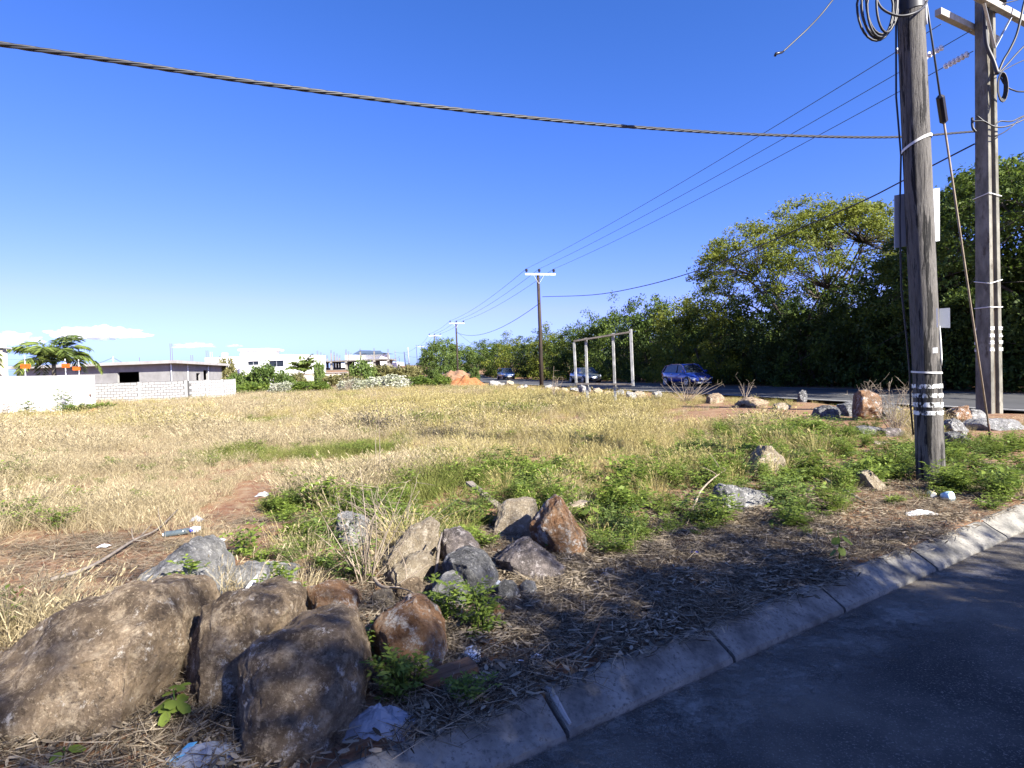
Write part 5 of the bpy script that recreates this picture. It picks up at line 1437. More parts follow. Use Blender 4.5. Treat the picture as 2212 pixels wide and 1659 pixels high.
# thick twisted bundle crossing the sky
A, B = (at(0, 95, 6.2).x, 6.2), (CB.x - 0.2, CB.y - 0.1)
pix_pts = [(-420, 36), (-200, 66), (0, 95), (250, 132), (550, 178), (850, 219), (1106, 250), (1350, 273), (1650, 291), (1930, 296), (2104, 284)]
pts = [onplane(u, v, A, B) for u, v in pix_pts]
base = smooth_path(pts, 40)
bc_ = empty('bundled_cable', base[-1], 0, 'thick black twisted cable bundle sweeping across the whole sky', 'cable')
acc, dist = 0.0, [0.0]
for i in range(1, len(base)): acc += (base[i] - base[i - 1]).length; dist.append(acc)
fine, fd = [], []
ntot = int(acc / 0.035); j = 0
for i in range(ntot):
    s = acc * i / (ntot - 1)
    while j < len(dist) - 2 and dist[j + 1] < s: j += 1
    fine.append(base[j].lerp(base[j + 1], (s - dist[j]) / max(1e-6, dist[j + 1] - dist[j]))); fd.append(s)
for k in range(4):
    pth = []
    for i, p in enumerate(fine):
        d = (fine[min(i + 1, ntot - 1)] - fine[max(i - 1, 0)]).normalized()
        a = d.cross(Vector((0, 0, 1))).normalized(); b = a.cross(d)
        ph = 2 * math.pi * (fd[i] / 0.85 + k / 4)
        pth.append(p + a * math.cos(ph) * 0.0155 + b * math.sin(ph) * 0.0155 - bc_.location)
    m = MB(); m.tube(pth, 0.0135, 6); m.build('strand', MT['cable'], bc_, True)
# cut cable end dangling above
t = empty('loose_cable', at(1676, 117, 5.5), 0, 'cut end of a thin black cable dangling in the sky left of the wooden pole', 'cable')
m = MB(); m.tube([p - t.location for p in smooth_path([at(u, v, y) for u, v, y in ((1690, 113, 5.5), (1715, 90, 5.55), (1745, 62, 5.6), (1775, 30, 5.7), (1806, -8, 5.8), (1850, -50, 6.2), (1920, -90, 6.9), (1962, -60, PY - 0.15))], 6)], 0.008, 6); m.build('lead', MT['cable'], t, True)
m = MB(); m.tube([p - t.location for p in (at(1674, 121, 5.5), at(1676, 116, 5.5), at(1690, 113, 5.5))], [0.012, 0.014, 0.010], 6); m.build('capped_end', MT['insul'], t, True)

# ================================================================== EMPTY SIGN FRAME
def ze(L): return [(1214.9 + x * 0.13015, 701.9 + y * 0.13015) for x, y in L]
P1, P2 = gnd(1269.5, 882), gnd(1329, 882)
fA = onplane(*ze([(215, 600)])[0], P1, P2); fB = onplane(*ze([(1165, 600)])[0], P1, P2)
sf = empty('sign_frame', (P1.x, P1.y, 0), 0, 'empty white billboard frame on two posts in the grass', 'sign frame')
def fp(x, y): return onplane(*ze([(x, y)])[0], P1, P2) - sf.location
ny = Vector((0, 0.0, 0))
pn = Vector((P2.y - P1.y, P1.x - P2.x, 0)).normalized()
for (x0, y0), (xb, yb) in (((388, 215), (425, 1440)), ((838, 140), (885, 1440))):
    a, b = fp(x0, y0), fp(xb, yb); b.z = -0.3
    m = MB(); m.beam(b, a, 0.08, 0.08, up=(P2 - P1).normalized()); m.build('post', MT['postpaint'], sf)
bk = -pn * -0.10 if pn.y < 0 else pn * 0.10
tl, tr, br, bl = fp(206, 270) + bk, fp(1145, 118) + bk, fp(1182, 985) + bk, fp(243, 975) + bk
for nme, a, b in (('top_rail', tl, tr), ('bottom_rail', bl, br)):
    m = MB(); m.beam(a, b, 0.09, 0.06); m.build(nme, MT['plank'], sf)
m = MB(); m.beam(bl + Vector((0, 0, 0.036)), tl - Vector((0, 0, 0.036)), 0.06, 0.08, up=(P2 - P1).normalized()); m.build('side_rail', MT['postpaint'], sf)
m = MB(); m.beam(br - Vector((0, 0, 0.06)), tr + Vector((0, 0, 0.10)), 0.08, 0.09, up=(P2 - P1).normalized()); m.build('side_rail', MT['postpaint'], sf)

# ================================================================== BUILDINGS
def wall_run(parent, P0, P1, z0, z1, th, mat, openings=(), name='wall'):
    """an upright wall from P0 to P1 with real openings (a0, a1, zb, zt along the run)"""
    P0, P1 = Vector((P0[0], P0[1], 0)), Vector((P1[0], P1[1], 0))
    L = (P1 - P0).length; d = (P1 - P0) / L; n = Vector((d.y, -d.x, 0))
    xs = sorted(set([0, L] + [o[0] for o in openings] + [o[1] for o in openings]))
    m = MB()
    def blk(a, b, za, zb_):
        if b - a < 1e-4 or zb_ - za < 1e-4: return
        V = [P0 + d * s + n * w + Vector((0, 0, z)) for z in (za, zb_) for w in (th / 2, -th / 2) for s in (a, b)]
        m.add(V, [(0, 2, 3, 1), (4, 5, 7, 6), (0, 1, 5, 4), (2, 6, 7, 3), (0, 4, 6, 2), (1, 3, 7, 5)])
    for a, b in zip(xs[:-1], xs[1:]):
        cov = sorted([(o[2], o[3]) for o in openings if o[0] <= a + 1e-6 and o[1] >= b - 1e-6])
        z = z0
        for q0, q1 in cov: blk(a, b, z, q0); z = q1
        blk(a, b, z, z1)
    return m.build(name, mat, parent)
def footprint(parent, poly, z0, z1, mat, name):
    m = MB(); m.prism([Vector((x, y, z0)) for x, y in poly], Vector((0, 0, 0)), Vector((0, 0, z1 - z0)))
    return m.build(name, mat, parent)

# --- white rendered boundary wall, left
WA, WB = Vector((-24.0, 27.2, 0)), gnd(204, 880)
wd = (WB - WA).normalized(); WA2 = WA - wd * 12
ww = empty('boundary_wall', (0, 0, 0), 0, 'plain white rendered boundary wall at the left border', 'wall')
wall_run(ww, WA2, WB, -0.2, 1.96, 0.18, MT['white'], name='wall_panel')
nrm = Vector((wd.y, -wd.x, 0))
wall_run(ww, WB - nrm * 0.09 - Vector((8, 0.4, 0)), WB - nrm * 0.09, -0.2, 1.90, 0.16, MT['white'], name='return_wall')
m = MB(); q = at(196, 856, 36) ; c = WB - wd * 0.7 + nrm * 0.12
m.box(c.x - 0.05, c.x + 0.05, c.y - 0.06, c.y + 0.06, 0.72, 0.84); m.tube([(c.x, c.y, 0.0), (c.x, c.y, 0.75)], 0.012, 5); m.build('tap_pipe', MT['rebar'], ww)
for k, (u, vs, lab) in enumerate(((56, 791, 'orange warning plate beside the palm fronds, leftmost of three'), (143, 790, 'orange warning plate just right of the palm trunk'), (172, 796, 'wide orange warning plate nearest the white wall end'))):
    p = onplane(u, 812, WA, WB)
    t = empty('fence_post', (p.x - 0.02, p.y, 1.96), 0, 'fence post with ' + lab, 'fence post', 'electric fence posts on the white wall')
    m = MB(); m.tube([(0, 0, -0.02), (0, 0, 0.95 if k else 1.05)], 0.028, 6); m.build('rod', MT['steel'], t)
    for z in (0.2, 0.5, 0.8):
        m = MB(); m.box(-0.03, 0.05, -0.03, 0.03, z, z + 0.04); m.build('wire_holder', MT['trim'], t)
    zz = onplane(u, vs, WA, WB).z - 1.96
    m = MB(); m.box(0.03, 0.045, -0.55 if k == 2 else -0.32, 0.05 if k == 2 else 0.28, zz - 0.11, zz + 0.11); m.build('warning_plate', MT['orange_sign'], t)
for z in (2.18, 2.48, 2.78):
    wire('fence_wire', [WA + Vector((0, 0, z)), WB - wd * 0.6 + Vector((0, 0, z))], 0.004, 'wire', '%s strand of the electric fence above the white wall' % {2.18: 'lowest', 2.48: 'middle', 2.78: 'highest'}[z], 'wire', 'electric fence wires', 4)
# cream house corner behind it
ch = empty('cream_house', (0, 0, 0), 0, 'corner of a cream house at the left border behind the white wall', 'house')
c1 = at(17, 800, 32.0)
footprint(ch, [(c1.x, c1.y), (c1.x - 9, c1.y - 1.5), (c1.x - 16, c1.y + 6), (c1.x - 7.4, c1.y + 8)], 0, 3.55, MT['cream'], 'wall')
footprint(ch, [(c1.x + 0.12, c1.y - 0.15), (c1.x - 9, c1.y - 1.7), (c1.x - 16.1, c1.y + 6.2), (c1.x - 7.3, c1.y + 8.2)], 3.55, 3.72, MT['slab'], 'roof_edge')
m = MB(); m.tube([(c1.x, c1.y - 0.2, 3.55), (c1.x + 0.45, c1.y - 0.22, 3.5)], 0.05, 6); m.build('gutter_spout', MT['steel'], ch)

# --- grey hollow block wall: every block a piece of its own
bw = empty('block_wall', (0, 0, 0), 0, 'low grey concrete block wall in front of the unfinished grey house', 'wall')
B0, B1, B2 = gnd(196, 871.5), gnd(408, 864), gnd(508, 857)
bl_me = MB().box(-0.182, 0.182, -0.085, 0.085, 0, 0.168).mesh('block', MT['block'])
rb = random.Random(8)
for Pa, Pb in ((B0, B1), (B1, B2)):
    L = (Pb - Pa).length; d = (Pb - Pa) / L; rz = math.atan2(d.y, d.x)
    o = wall_run(bw, Pa, Pb, -0.2, 1.44, 0.135, MT['mortar'], name='mortar_bed')
    cols = [0.1, L * 0.5, L - 0.14] if Pa is B0 else [L * 0.36, L * 0.7, L - 0.08]
    for c in cols:
        p = Pa + d * c
        m = MB(); m.box(-0.1, 0.1, -0.085, 0.085, -0.2, 1.455); oo = m.build('column', MT['block'], bw, loc=(p.x, p.y, 0)); oo.rotation_euler = (0, 0, rz)
    for row in range(7):
        s = 0.2 if row % 2 == 0 else 0.4
        while s < L + 0.2:
            a_, b_ = s - 0.19, s + 0.19                     # cut blocks where a column or the wall end interrupts
            for c in cols:
                if a_ < c < b_ and c - a_ > b_ - c: b_ = min(b_, c - 0.11)
                elif a_ < c < b_: a_ = max(a_, c + 0.11)
                elif c <= a_: a_ = max(a_, c + 0.11)
                else: b_ = min(b_, c - 0.11)
            a_, b_ = max(a_, 0.0), min(b_, L)
            if b_ - a_ > 0.08:
                o = link('block', bl_me, bw); p = Pa + d * ((a_ + b_) / 2)
                o.location = (p.x, p.y, 0.02 + row * 0.203); o.rotation_euler = (0, 0, rz + rb.uniform(-0.01, 0.01)); o.scale = ((b_ - a_) / 0.38, 1 + rb.uniform(-0.05, 0.1), 1)
            s += 0.405
m = MB()
# --- unfinished single storey house of grey render under a flat slab
gh = empty('unfinished_house', (0, 0, 0), 0, 'unfinished single storey grey rendered house with flat slab roof behind the block wall', 'house')
C0 = at(368, 800, 51.5); C1 = at(38, 800, 54.5); C2 = at(487, 800, 71.0); C3 = C1 + (C2 - C0)
def run_at(Pa, Pb, u):                     # distance along Pa-Pb of the photo column u
    q = onplane(u, 800, Pa, Pb); return (Vector((q.x, q.y, 0)) - Vector((Pa.x, Pa.y, 0))).length
zt = at(371, 785, 51.5).z
f = lambda u: run_at(C1, C0, u)
wall_run(gh, C1, C0, 0, zt, 0.2, MT['render'], [(f(255), f(302), 0.9, zt - 0.62), (f(105), f(150), 0.9, zt - 0.75)], 'front_wall')
g2 = lambda u: run_at(C0, C2, u)
wall_run(gh, C0, C2, 0, zt, 0.2, MT['render'], [(g2(421), g2(430), 0.2, zt - 0.85), (g2(437), g2(447), 0.2, zt - 0.55)], 'side_wall')
wall_run(gh, C3, C2, 0, zt, 0.2, MT['render'], name='rear_wall'); wall_run(gh, C3, C1, 0, zt, 0.2, MT['render'], name='far_wall')
ov = 0.75
dl = (C1 - C0).normalized(); dr = (C2 - C0).normalized(); dl.z = dr.z = 0
S = [C0 - dl * ov - dr * ov, C1 + dl * ov - dr * ov, C3 + dl * ov + dr * ov, C2 - dl * ov + dr * ov]
footprint(gh, [(p.x, p.y) for p in S], zt, zt + 0.26, MT['slab'], 'roof_slab')
footprint(gh, [(p.x, p.y) for p in (C0, C1, C3, C2)], 0.05, 0.12, MT['slab'], 'floor_slab')
for u, (Pa, Pb) in ((368, (C1, C0)), (404, (C0, C2)), (448, (C0, C2))):
    p = onplane(u, 800, Pa, Pb); m = MB(); m.tube([(p.x + 0.16, p.y - 0.16, 0), (p.x + 0.16, p.y - 0.16, zt)], 0.05, 6); m.build('drain_pipe', MT['steel'], gh)
for u, v, Y, hh in ((367, 742, 58, 0), (371, 742, 58, 0), (445, 757, 70, 0), (449, 757, 70, 0), (412, 767, 66, 0), (416, 767, 66, 0), (301, 772, 62, 0)):
    p = at(u, v, Y); m = MB(); m.tube([(p.x, p.y, zt + 0.2), (p.x, p.y, p.z)], 0.025, 5); m.build('rebar', MT['rebar'], gh)

# --- white two level house
wh = empty('white_house', (0, 0, 0), 0, 'white modern house with flat roofs and a raised roof block', 'house')
Yw = 100
def wp_(u, Y=Yw): p = at(u, 800, Y); return (p.x, p.y)
def zz(u, v, Y=Yw): return at(u, v, Y).z
def house_front(parent, u0, u1, vtop, Y, wins, depth=9, mat='white', Yr=None, nm='wall'):
    Pa, Pb = Vector((*wp_(u0, Y), 0)), Vector((*wp_(u1, Yr or Y), 0))
    ztop = zz((u0 + u1) / 2, vtop, Y)
    ops = []
    for a, b, vt, vb in wins: ops.append((run_at(Pa, Pb, a), run_at(Pa, Pb, b), zz(a, vb, Y), zz(a, vt, Y)))
    wall_run(parent, Pa, Pb, -0.2, ztop, 0.25, MT[mat], ops, nm)
    d = (Pb - Pa).normalized(); n = Vector((-d.y, d.x, 0))
    for o_ in ops:
        a, b = Pa + d * o_[0] + n * 0.05, Pa + d * o_[1] + n * 0.05
        w = wall_run(parent, a, b, o_[2], o_[3], 0.03, MT['glass'], name='window')
        m = MB(); c = (a + b) / 2
        m.box(c.x - 0.03, c.x + 0.03, c.y - 0.08, c.y - 0.03, o_[2], o_[3]); m.build('mullion', MT['steel'], w)
    bk0, bk1 = Pa + n * depth, Pb + n * depth
    wall_run(parent, bk0, bk1, -0.2, ztop, 0.25, MT[mat], name=nm); wall_run(parent, Pa - d * 0.125, bk0 - d * 0.125, -0.2, ztop, 0.25, MT[mat], name=nm); wall_run(parent, Pb + d * 0.125, bk1 + d * 0.125, -0.2, ztop, 0.25, MT[mat], name=nm)
    footprint(parent, [(p.x, p.y) for p in (Pa, Pb, bk1, bk0)], ztop - 0.35, ztop - 0.2, MT[mat], 'roof')
    return Pa, Pb, ztop, n
house_front(wh, 447, 545, 771, 104, [(500, 508, 785, 797)], 10)
house_front(wh, 520, 617, 768, 100, [(536, 560, 781, 789), (582, 614, 780, 793)], 12, Yr=98)
a_, b_, zr, n_ = house_front(wh, 523, 574, 757, 106, [], 6, nm='roof_block')
P = [a_ + Vector((-0.4, -0.5, 0)), b_ + Vector((0.9, -0.5, 0)), b_ + n_ * 6.5 + Vector((0.9, 0, 0)), a_ + n_ * 6.5 + Vector((-0.4, 0, 0))]
footprint(wh, [(p.x, p.y) for p in P], zr, zr + 0.3, MT['white'], 'roof_overhang')
s0 = Vector((*wp_(617, 98), 0)); s1 = Vector((*wp_(638, 104), 0))
wall_run(wh, s0 + Vector((0.3, 0, 0)), s1, -0.2, zz(625, 769, 98), 0.25, MT['white'], name='side_wall')
m = MB(); p = wp_(468, 104); m.box(p[0], p[0] + 0.9, p[1] + 2, p[1] + 2.7, 5, zz(468, 762, 106)); m.build('water_tank', MT['steel'], wh)
for u in (458, 454):
    p = at(u, 760, 103); m = MB(); m.tube([(p.x, p.y, 4.6), tuple(p)], 0.05, 5); m.build('roof_post', MT['steel'], wh)

# --- unfinished concrete frame
cf = empty('unfinished_building', (0, 0, 0), 0, 'unfinished two storey concrete frame with starter columns and bare rebar', 'building')
Yf = 160
def zf(L): return [(674.9 + x * 0.12205, 745.1 + y * 0.12205) for x, y in L]
ps = [at(676, 800, Yf), at(846, 800, Yf - 6), at(858, 800, Yf + 12), at(700, 800, Yf + 18)]
zs = at(676, 780.5, Yf).z
footprint(cf, [(p.x, p.y) for p in ps], zs - 0.35, zs, MT['oldslab'], 'roof_slab')
zf1 = at(760, 797.5, Yf).z
footprint(cf, [((p.x - ps[0].x) * 0.62 + ps[0].x, p.y) for p in ps], zf1 - 0.3, zf1, MT['oldslab'], 'floor_slab')
fr = [85, 335, 605, 860, 1105, 1345]
for i, x in enumerate(fr):
    fpos = (x - 0) / 1400
    c = ps[0].lerp(ps[1], fpos); bk = ps[3] - ps[0]
    for j in range(4):
        p = Vector((c.x, c.y, 0)) + Vector((bk.x, bk.y, 0)) * (0.05 + 0.3 * j)
        m = MB(); m.box(p.x - 0.28, p.x + 0.28, p.y - 0.28, p.y + 0.28, 1.0, zs - 0.2); m.build('column', MT['oldslab'], cf)
        if j < (4 if i < 3 else 1):
            zt_ = zs + (2.0 if i < 5 else 1.6)
            m = MB(); m.box(p.x - 0.16, p.x + 0.16, p.y - 0.16, p.y + 0.16, zs, zt_ - (0.3 * j)); st = m.build('starter_column', MT['oldslab'], cf)
            m = MB()
            for dx in (-0.1, 0.1): m.tube([(p.x + dx, p.y, zt_ - 0.3 * j), (p.x + dx * 1.4, p.y, zt_ + 0.9 - 0.3 * j)], 0.035, 4)
            m.build('bare_rebar', MT['rebar'], st)
    p = ps[0].lerp(ps[1], fpos); m = MB(); m.box(p.x - 0.3, p.x + 0.3, p.y - 0.15, p.y + 0.3, zs - 0.75, zs - 0.355); m.build('column_head', MT['oldslab'], cf)
m = MB(); a = at(690, 783, Yf + 2); b = at(700, 797, Yf + 2); m.beam(a, b, 0.2, 0.2); m.build('diagonal_prop', MT['rebar'], cf)
wall_run(cf, ps[3] + Vector((-1, 3, 0)), ps[2] + Vector((0, 3, 0)), 0, zf1 + 0.6, 0.2, MT['oldslab'], name='back_wall')
# --- far white house under a blue grey hipped roof
bh = empty('hipped_house', (0, 0, 0), 0, 'far white house with blue grey hipped roof behind the concrete frame', 'house')
Yb = 215
ztb = at(780, 764.5, Yb).z
house_front(bh, 748, 823, 766, Yb, [(778, 781, 771, 774), (762, 764, 772, 775), (754, 756, 772, 775)], 14)
house_front(bh, 752, 770, 768.5, Yb - 8, [], 8)
house_front(bh, 727, 860, 784, Yb - 14, [(792, 797, 786, 792), (809, 816, 786, 790), (829, 836, 786, 790)], 10, nm='lower_wall')
e0, e1 = at(762, 764.5, Yb - 1), at(828, 763, Yb - 1); rid0, rid1 = at(777, 756.5, Yb + 6), at(800, 757, Yb + 6)
B_ = [Vector((e0.x, e0.y, ztb)), Vector((e1.x, e1.y, ztb)), Vector((e1.x + 1, e1.y + 15, ztb)), Vector((e0.x + 1, e0.y + 15, ztb))]
m = MB(); m.add(B_ + [rid0, rid1], [(0, 1, 5, 4), (1, 2, 5), (2, 3, 4, 5), (3, 0, 4), (3, 2, 1, 0)]); m.build('roof', MT['blue_roof'], bh)
m = MB(); q0, q1 = at(790, 761, Yb - 3), at(829, 760, Yb - 3); m.add([Vector((q0.x, q0.y, ztb - 0.5)), Vector((q1.x, q1.y, ztb - 0.5)), at(822, 757.5, Yb + 5), at(797, 758, Yb + 5)], [(0, 1, 2, 3)]); m.build('porch_roof', MT['blue_roof'], bh)
# --- low boundary walls
lw = empty('boundary_wall', (0, 0, 0), 0, 'low beige boundary wall in front of the unfinished concrete frame', 'wall')
a, b = at(646, 812, 92), at(752, 805, 92); wall_run(lw, a, b, -0.1, at(700, 806, 92).z, 0.2, MT['cream'], name='wall_panel')
wall_run(lw, a - Vector((0.02, 0.12, 0)), b - Vector((0.02, 0.12, 0)), at(700, 806, 92).z, at(700, 806, 92).z + 0.07, 0.3, MT['slab'], name='coping')
lw = empty('boundary_wall', (0, 0, 0), 0, 'pale low wall at the right end of the unfinished concrete frame', 'wall')
a, b = at(848, 800, 150), at(859, 800, 146); wall_run(lw, a, b, 1, at(852, 783, 148).z, 0.2, MT['white'], name='wall_panel')
c = at(864, 800, 156); wall_run(lw, b, c, 1, at(858, 784, 148).z, 0.2, MT['render'], name='wall_panel')
lw = empty('gate_pillar', (0, 0, 0), 0, 'white block of masonry with a stub wall below the small palm', 'wall')
a, b = at(643, 812, 74), at(661, 812, 74); wall_run(lw, a, b, 0, at(650, 815, 74).z, 0.3, MT['white'], name='pier'); wall_run(lw, a + Vector((0.1, -0.3, 0)), a + Vector((0.45, -0.3, 0)), 0, at(650, 800, 74).z, 0.2, MT['render'], name='stub_wall')

# ================================================================== CARS
def car(label, loc, heading, paint, L=4.05, W=1.70, H=1.46, kind='hatch', group='cars on the main road'):
    """local +X is forward; body loft, glasshouse, pillars, wheels, lamps, plate"""
    t = empty('car', loc, heading, label, 'car', group)
    l = L / 2
    if kind == 'hatch':
        st = [(-l, 0.52, 0.86, 0.70), (-l + 0.06, 0.40, 0.98, 0.80), (-l + 0.35, 0.30, 1.00, 0.97), (-l + 1.0, 0.24, 0.98, 1.0), (0, 0.22, 0.94, 1.0), (l - 1.25, 0.23, 0.93, 1.0), (l - 0.95, 0.24, 0.90, 0.99), (l - 0.5, 0.25, 0.80, 0.95), (l - 0.18, 0.26, 0.70, 0.84), (l - 0.03, 0.30, 0.62, 0.66), (l, 0.34, 0.52, 0.55)]
        cab = [(-l + 0.10, 0.98), (-l + 0.55, H - 0.10), (-l + 1.25, H), (0.05, H), (0.45, H - 0.07), (l - 1.02, 0.915)]
    elif kind == 'saloon':
        st = [(-l, 0.50, 0.80, 0.72), (-l + 0.08, 0.36, 0.93, 0.86), (-l + 0.5, 0.28, 0.96, 0.97), (-l + 1.1, 0.22, 0.94, 1.0), (0, 0.2, 0.92, 1.0), (l - 1.4, 0.22, 0.91, 1.0), (l - 1.0, 0.24, 0.88, 0.99), (l - 0.5, 0.25, 0.80, 0.95), (l - 0.15, 0.26, 0.70, 0.82), (l, 0.32, 0.54, 0.62)]
        cab = [(-l + 0.62, 0.95), (-l + 1.25, H - 0.06), (-l + 1.6, H), (0.15, H), (0.4, H - 0.06), (l - 1.15, 0.90)]
    else:
        st = [(-l, 0.60, 0.95, 0.75), (-l + 0.06, 0.42, 1.08, 0.88), (-l + 0.4, 0.36, 1.10, 0.98), (0, 0.3, 1.06, 1.0), (l - 1.2, 0.3, 1.04, 1.0), (l - 0.5, 0.32, 0.97, 0.96), (l - 0.12, 0.36, 0.86, 0.86), (l, 0.42, 0.66, 0.7)]
        cab = [(-l + 0.08, 1.08), (-l + 0.35, H - 0.08), (-l + 0.8, H), (0.2, H), (0.5, H - 0.06), (l - 1.05, 1.03)]
    w = W / 2
    V, F = [], []
    half = lambda zb, zt, ws: [(0.86 * ws * w, zb), (0.98 * ws * w, zb + 0.10), (ws * w, zb + 0.55 * (zt - zb)), (0.95 * ws * w, zt - 0.07), (0.86 * ws * w, zt), (0.4 * ws * w, zt + 0.025)]
    for x, zb, zt, ws in st:
        h = half(zb, zt, ws)
        V += [(x, y, z) for y, z in h] + [(x, -y, z) for y, z in reversed(h)]
    m_ = 12
    for i in range(len(st) - 1):
        for k in range(m_): F.append((i * m_ + k, i * m_ + (k + 1) % m_, (i + 1) * m_ + (k + 1) % m_, (i + 1) * m_ + k))
    F += [tuple(range(m_)), tuple((len(st) - 1) * m_ + k for k in range(m_ - 1, -1, -1))]
    mbx = MB(); mbx.add(V, F)
    body = mbx.build('body', MT[paint], t, True)
    sb = body.modifiers.new('round', 'SUBSURF'); sb.levels = sb.render_levels = 1
    # glasshouse: dark glass shell with painted roof and pillars
    V, F = [], []
    tw = [0.84, 0.74, 0.70, 0.70, 0.72, 0.85]
    for (x, z), k in zip(cab, tw):
        V += [(x, k * w, z), (x, -k * w, z)]
    zl = min(c[1] for c in cab) - 0.08
    V += [(x, s * 0.86 * w, zl) for x in (cab[0][0], cab[-1][0]) for s in (1, -1)]
    n = len(cab)
    F = [(2 * i, 2 * i + 1, 2 * i + 3, 2 * i + 2) for i in range(n - 1)]
    F += [tuple([2 * i for i in range(n)] + [2 * n + 2, 2 * n]), tuple([2 * i + 1 for i in range(n - 1, -1, -1)] + [2 * n + 1, 2 * n + 3])]
    g = MB(); g.add(V, F); gl = g.build('window_glass', MT['glass'], t)
    r = MB()
    r.add([(cab[1][0] - 0.08, s * 0.735 * w, cab[1][1] - 0.0) for s in (1, -1)] + [(cab[2][0], s * 0.71 * w, H + 0.018) for s in (1, -1)] + [(cab[3][0], s * 0.71 * w, H + 0.018) for s in (1, -1)] + [(cab[4][0] - 0.03, s * 0.73 * w, cab[4][1] + 0.022) for s in (1, -1)], [(0, 1, 3, 2), (2, 3, 5, 4), (4, 5, 7, 6)])
    o = r.build('roof', MT[paint], t, True); so = o.modifiers.new('thick', 'SOLIDIFY'); so.thickness = 0.03
    for s in (1, -1):
        q = MB()
        q.beam((cab[4][0], s * 0.725 * w, cab[4][1] + 0.01), (cab[5][0], s * 0.86 * w, cab[5][1]), 0.07, 0.05)
        q.beam((cab[1][0] - 0.05, s * 0.745 * w, cab[1][1] + 0.01), (cab[0][0] + 0.06, s * 0.845 * w, cab[0][1]), 0.12 if kind != 'saloon' else 0.2, 0.05)
        q.beam((cab[1][0], s * 0.735 * w, cab[1][1] + 0.015), (cab[2][0], s * 0.705 * w, H + 0.01), 0.05, 0.05); q.beam((cab[2][0], s * 0.705 * w, H + 0.01), (cab[3][0], s * 0.705 * w, H + 0.01), 0.05, 0.05); q.beam((cab[3][0], s * 0.705 * w, H + 0.01), (cab[4][0], s * 0.725 * w, cab[4][1] + 0.01), 0.05, 0.05)
        q.build('pillar', MT[paint], t)
        q = MB(); q.beam((-0.1, s * 0.715 * w, H - 0.05), (-0.12, s * 0.87 * w, 0.93 * cab[0][1]), 0.08, 0.03); q.build('door_pillar', MT['trim'], t)
        q = MB(); q.box(cab[5][0] - 0.28, cab[5][0] - 0.10, s * w * 0.92 if s > 0 else -w * 1.14, w * 1.14 if s > 0 else -w * 0.92, cab[5][1] + 0.02, cab[5][1] + 0.16); q.build('mirror', MT[paint], t)
        q = MB(); hx, hz = l - 0.36, st[-3][2] - 0.10
        q.add([(l - 0.62, s * 0.955 * w, hz + 0.07), (l - 0.16, s * 0.80 * w, hz - 0.03), (l - 0.06, s * 0.62 * w, hz - 0.10), (l - 0.10, s * 0.66 * w, hz - 0.20), (l - 0.26, s * 0.87 * w, hz - 0.14)], [(0, 1, 2, 3, 4)])
        o = q.build('headlight', MT['lamp'], t); so = o.modifiers.new('thick', 'SOLIDIFY'); so.thickness = 0.06; so.offset = 0
        for x in (-0.62, 0.38):
            q = MB(); q.box(x - 0.10, x + 0.10, min(s * w * 0.985, s * w * 1.012), max(s * w * 0.985, s * w * 1.012), 0.80, 0.835); q.build('door_handle', MT['steel'], t)
        for fx in (-l + 0.72, l - 0.80):
            q = MB(); q.tube([(fx, s * (w - 0.24), 0.31), (fx, s * (w - 0.005), 0.31)], 0.365, 20); q.build('wheel_arch', MT['trim'], t)
            R = 0.305
            q = MB(); q.tube([(fx, s * (w - 0.2), R), (fx, s * (w - 0.17), R), (fx, s * (w - 0.01), R), (fx, s * (w + 0.015), R)], [R * 0.9, R, R, R * 0.92], 22); wo = q.build('wheel', MT['tyre'], t)
            q = MB(); q.tube([(fx, s * (w + 0.0), R), (fx, s * (w + 0.012), R)], 0.06, 10)
            q2 = MB()
            for k in range(5):
                a = 2 * math.pi * k / 5 + 0.3
                q2.beam((fx, s * (w + 0.018), R), (fx + math.cos(a) * 0.205, s * (w + 0.018), R + math.sin(a) * 0.205), 0.055, 0.012, up=(0, 1, 0))
            q2.tube([(fx + math.cos(a) * 0.205, s * (w + 0.018), R + math.sin(a) * 0.205) for a in [2 * math.pi * i / 20 for i in range(21)]], 0.018, 5, False)
            q2.add(q.V, q.F); q2.build('rim', MT['rim'], wo)
    q = MB(); q.box(l - 0.03, l + 0.025, -0.5 * w, 0.5 * w, 0.40, 0.54); q.build('grille', MT['trim'], t)
    q = MB(); q.box(l + 0.026, l + 0.036, -0.26, 0.26, 0.42, 0.54); q.build('number_plate', MT['plate'], t)
    q = MB(); q.box(l - 0.25, l + 0.005, -0.6 * w, 0.6 * w, 0.22, 0.30); q.build('bumper_lip', MT['trim'] if kind != 'hatch' else MT['steel'], t)
    q = MB(); q.box(-l + 0.4, l - 0.45, -w * 0.8, w * 0.8, 0.14, 0.30); q.build('underbody', MT['trim'], t)
    for s in (1, -1):
        q = MB(); q.box(-l - 0.005, -l + 0.16, min(s * w * 0.62, s * w * 0.82), max(s * w * 0.62, s * w * 0.82), 0.72, 0.90); q.build('tail_light', MT['orange_sign'], t)
    return t
def road_car(u, off, **k):
    p = road_loc(u, off)
    # heading along the road towards the camera
    q0 = p; best = None
    d = -RU if p.y < 60 else -(road_c(70) - road_c(60)).normalized()
    return Vector((p.x, p.y, p.z + 0.034)), math.atan2(d.y, d.x)
c, h = road_car(1484, 1.9); car('navy blue hatchback car on the road right of the empty sign frame', c, h, 'car_navy', 4.05, 1.70, 1.47, 'hatch')
c, h = road_car(1264, 1.9); car('grey green saloon car seen through the empty sign frame', c, h, 'car_grey', 4.4, 1.70, 1.42, 'saloon')
c, h = road_car(1093, 1.9); car('dark blue car farthest down the road, left of the middle pole', c, h, 'car_blue', 4.4, 1.76, 1.62, 'suv')
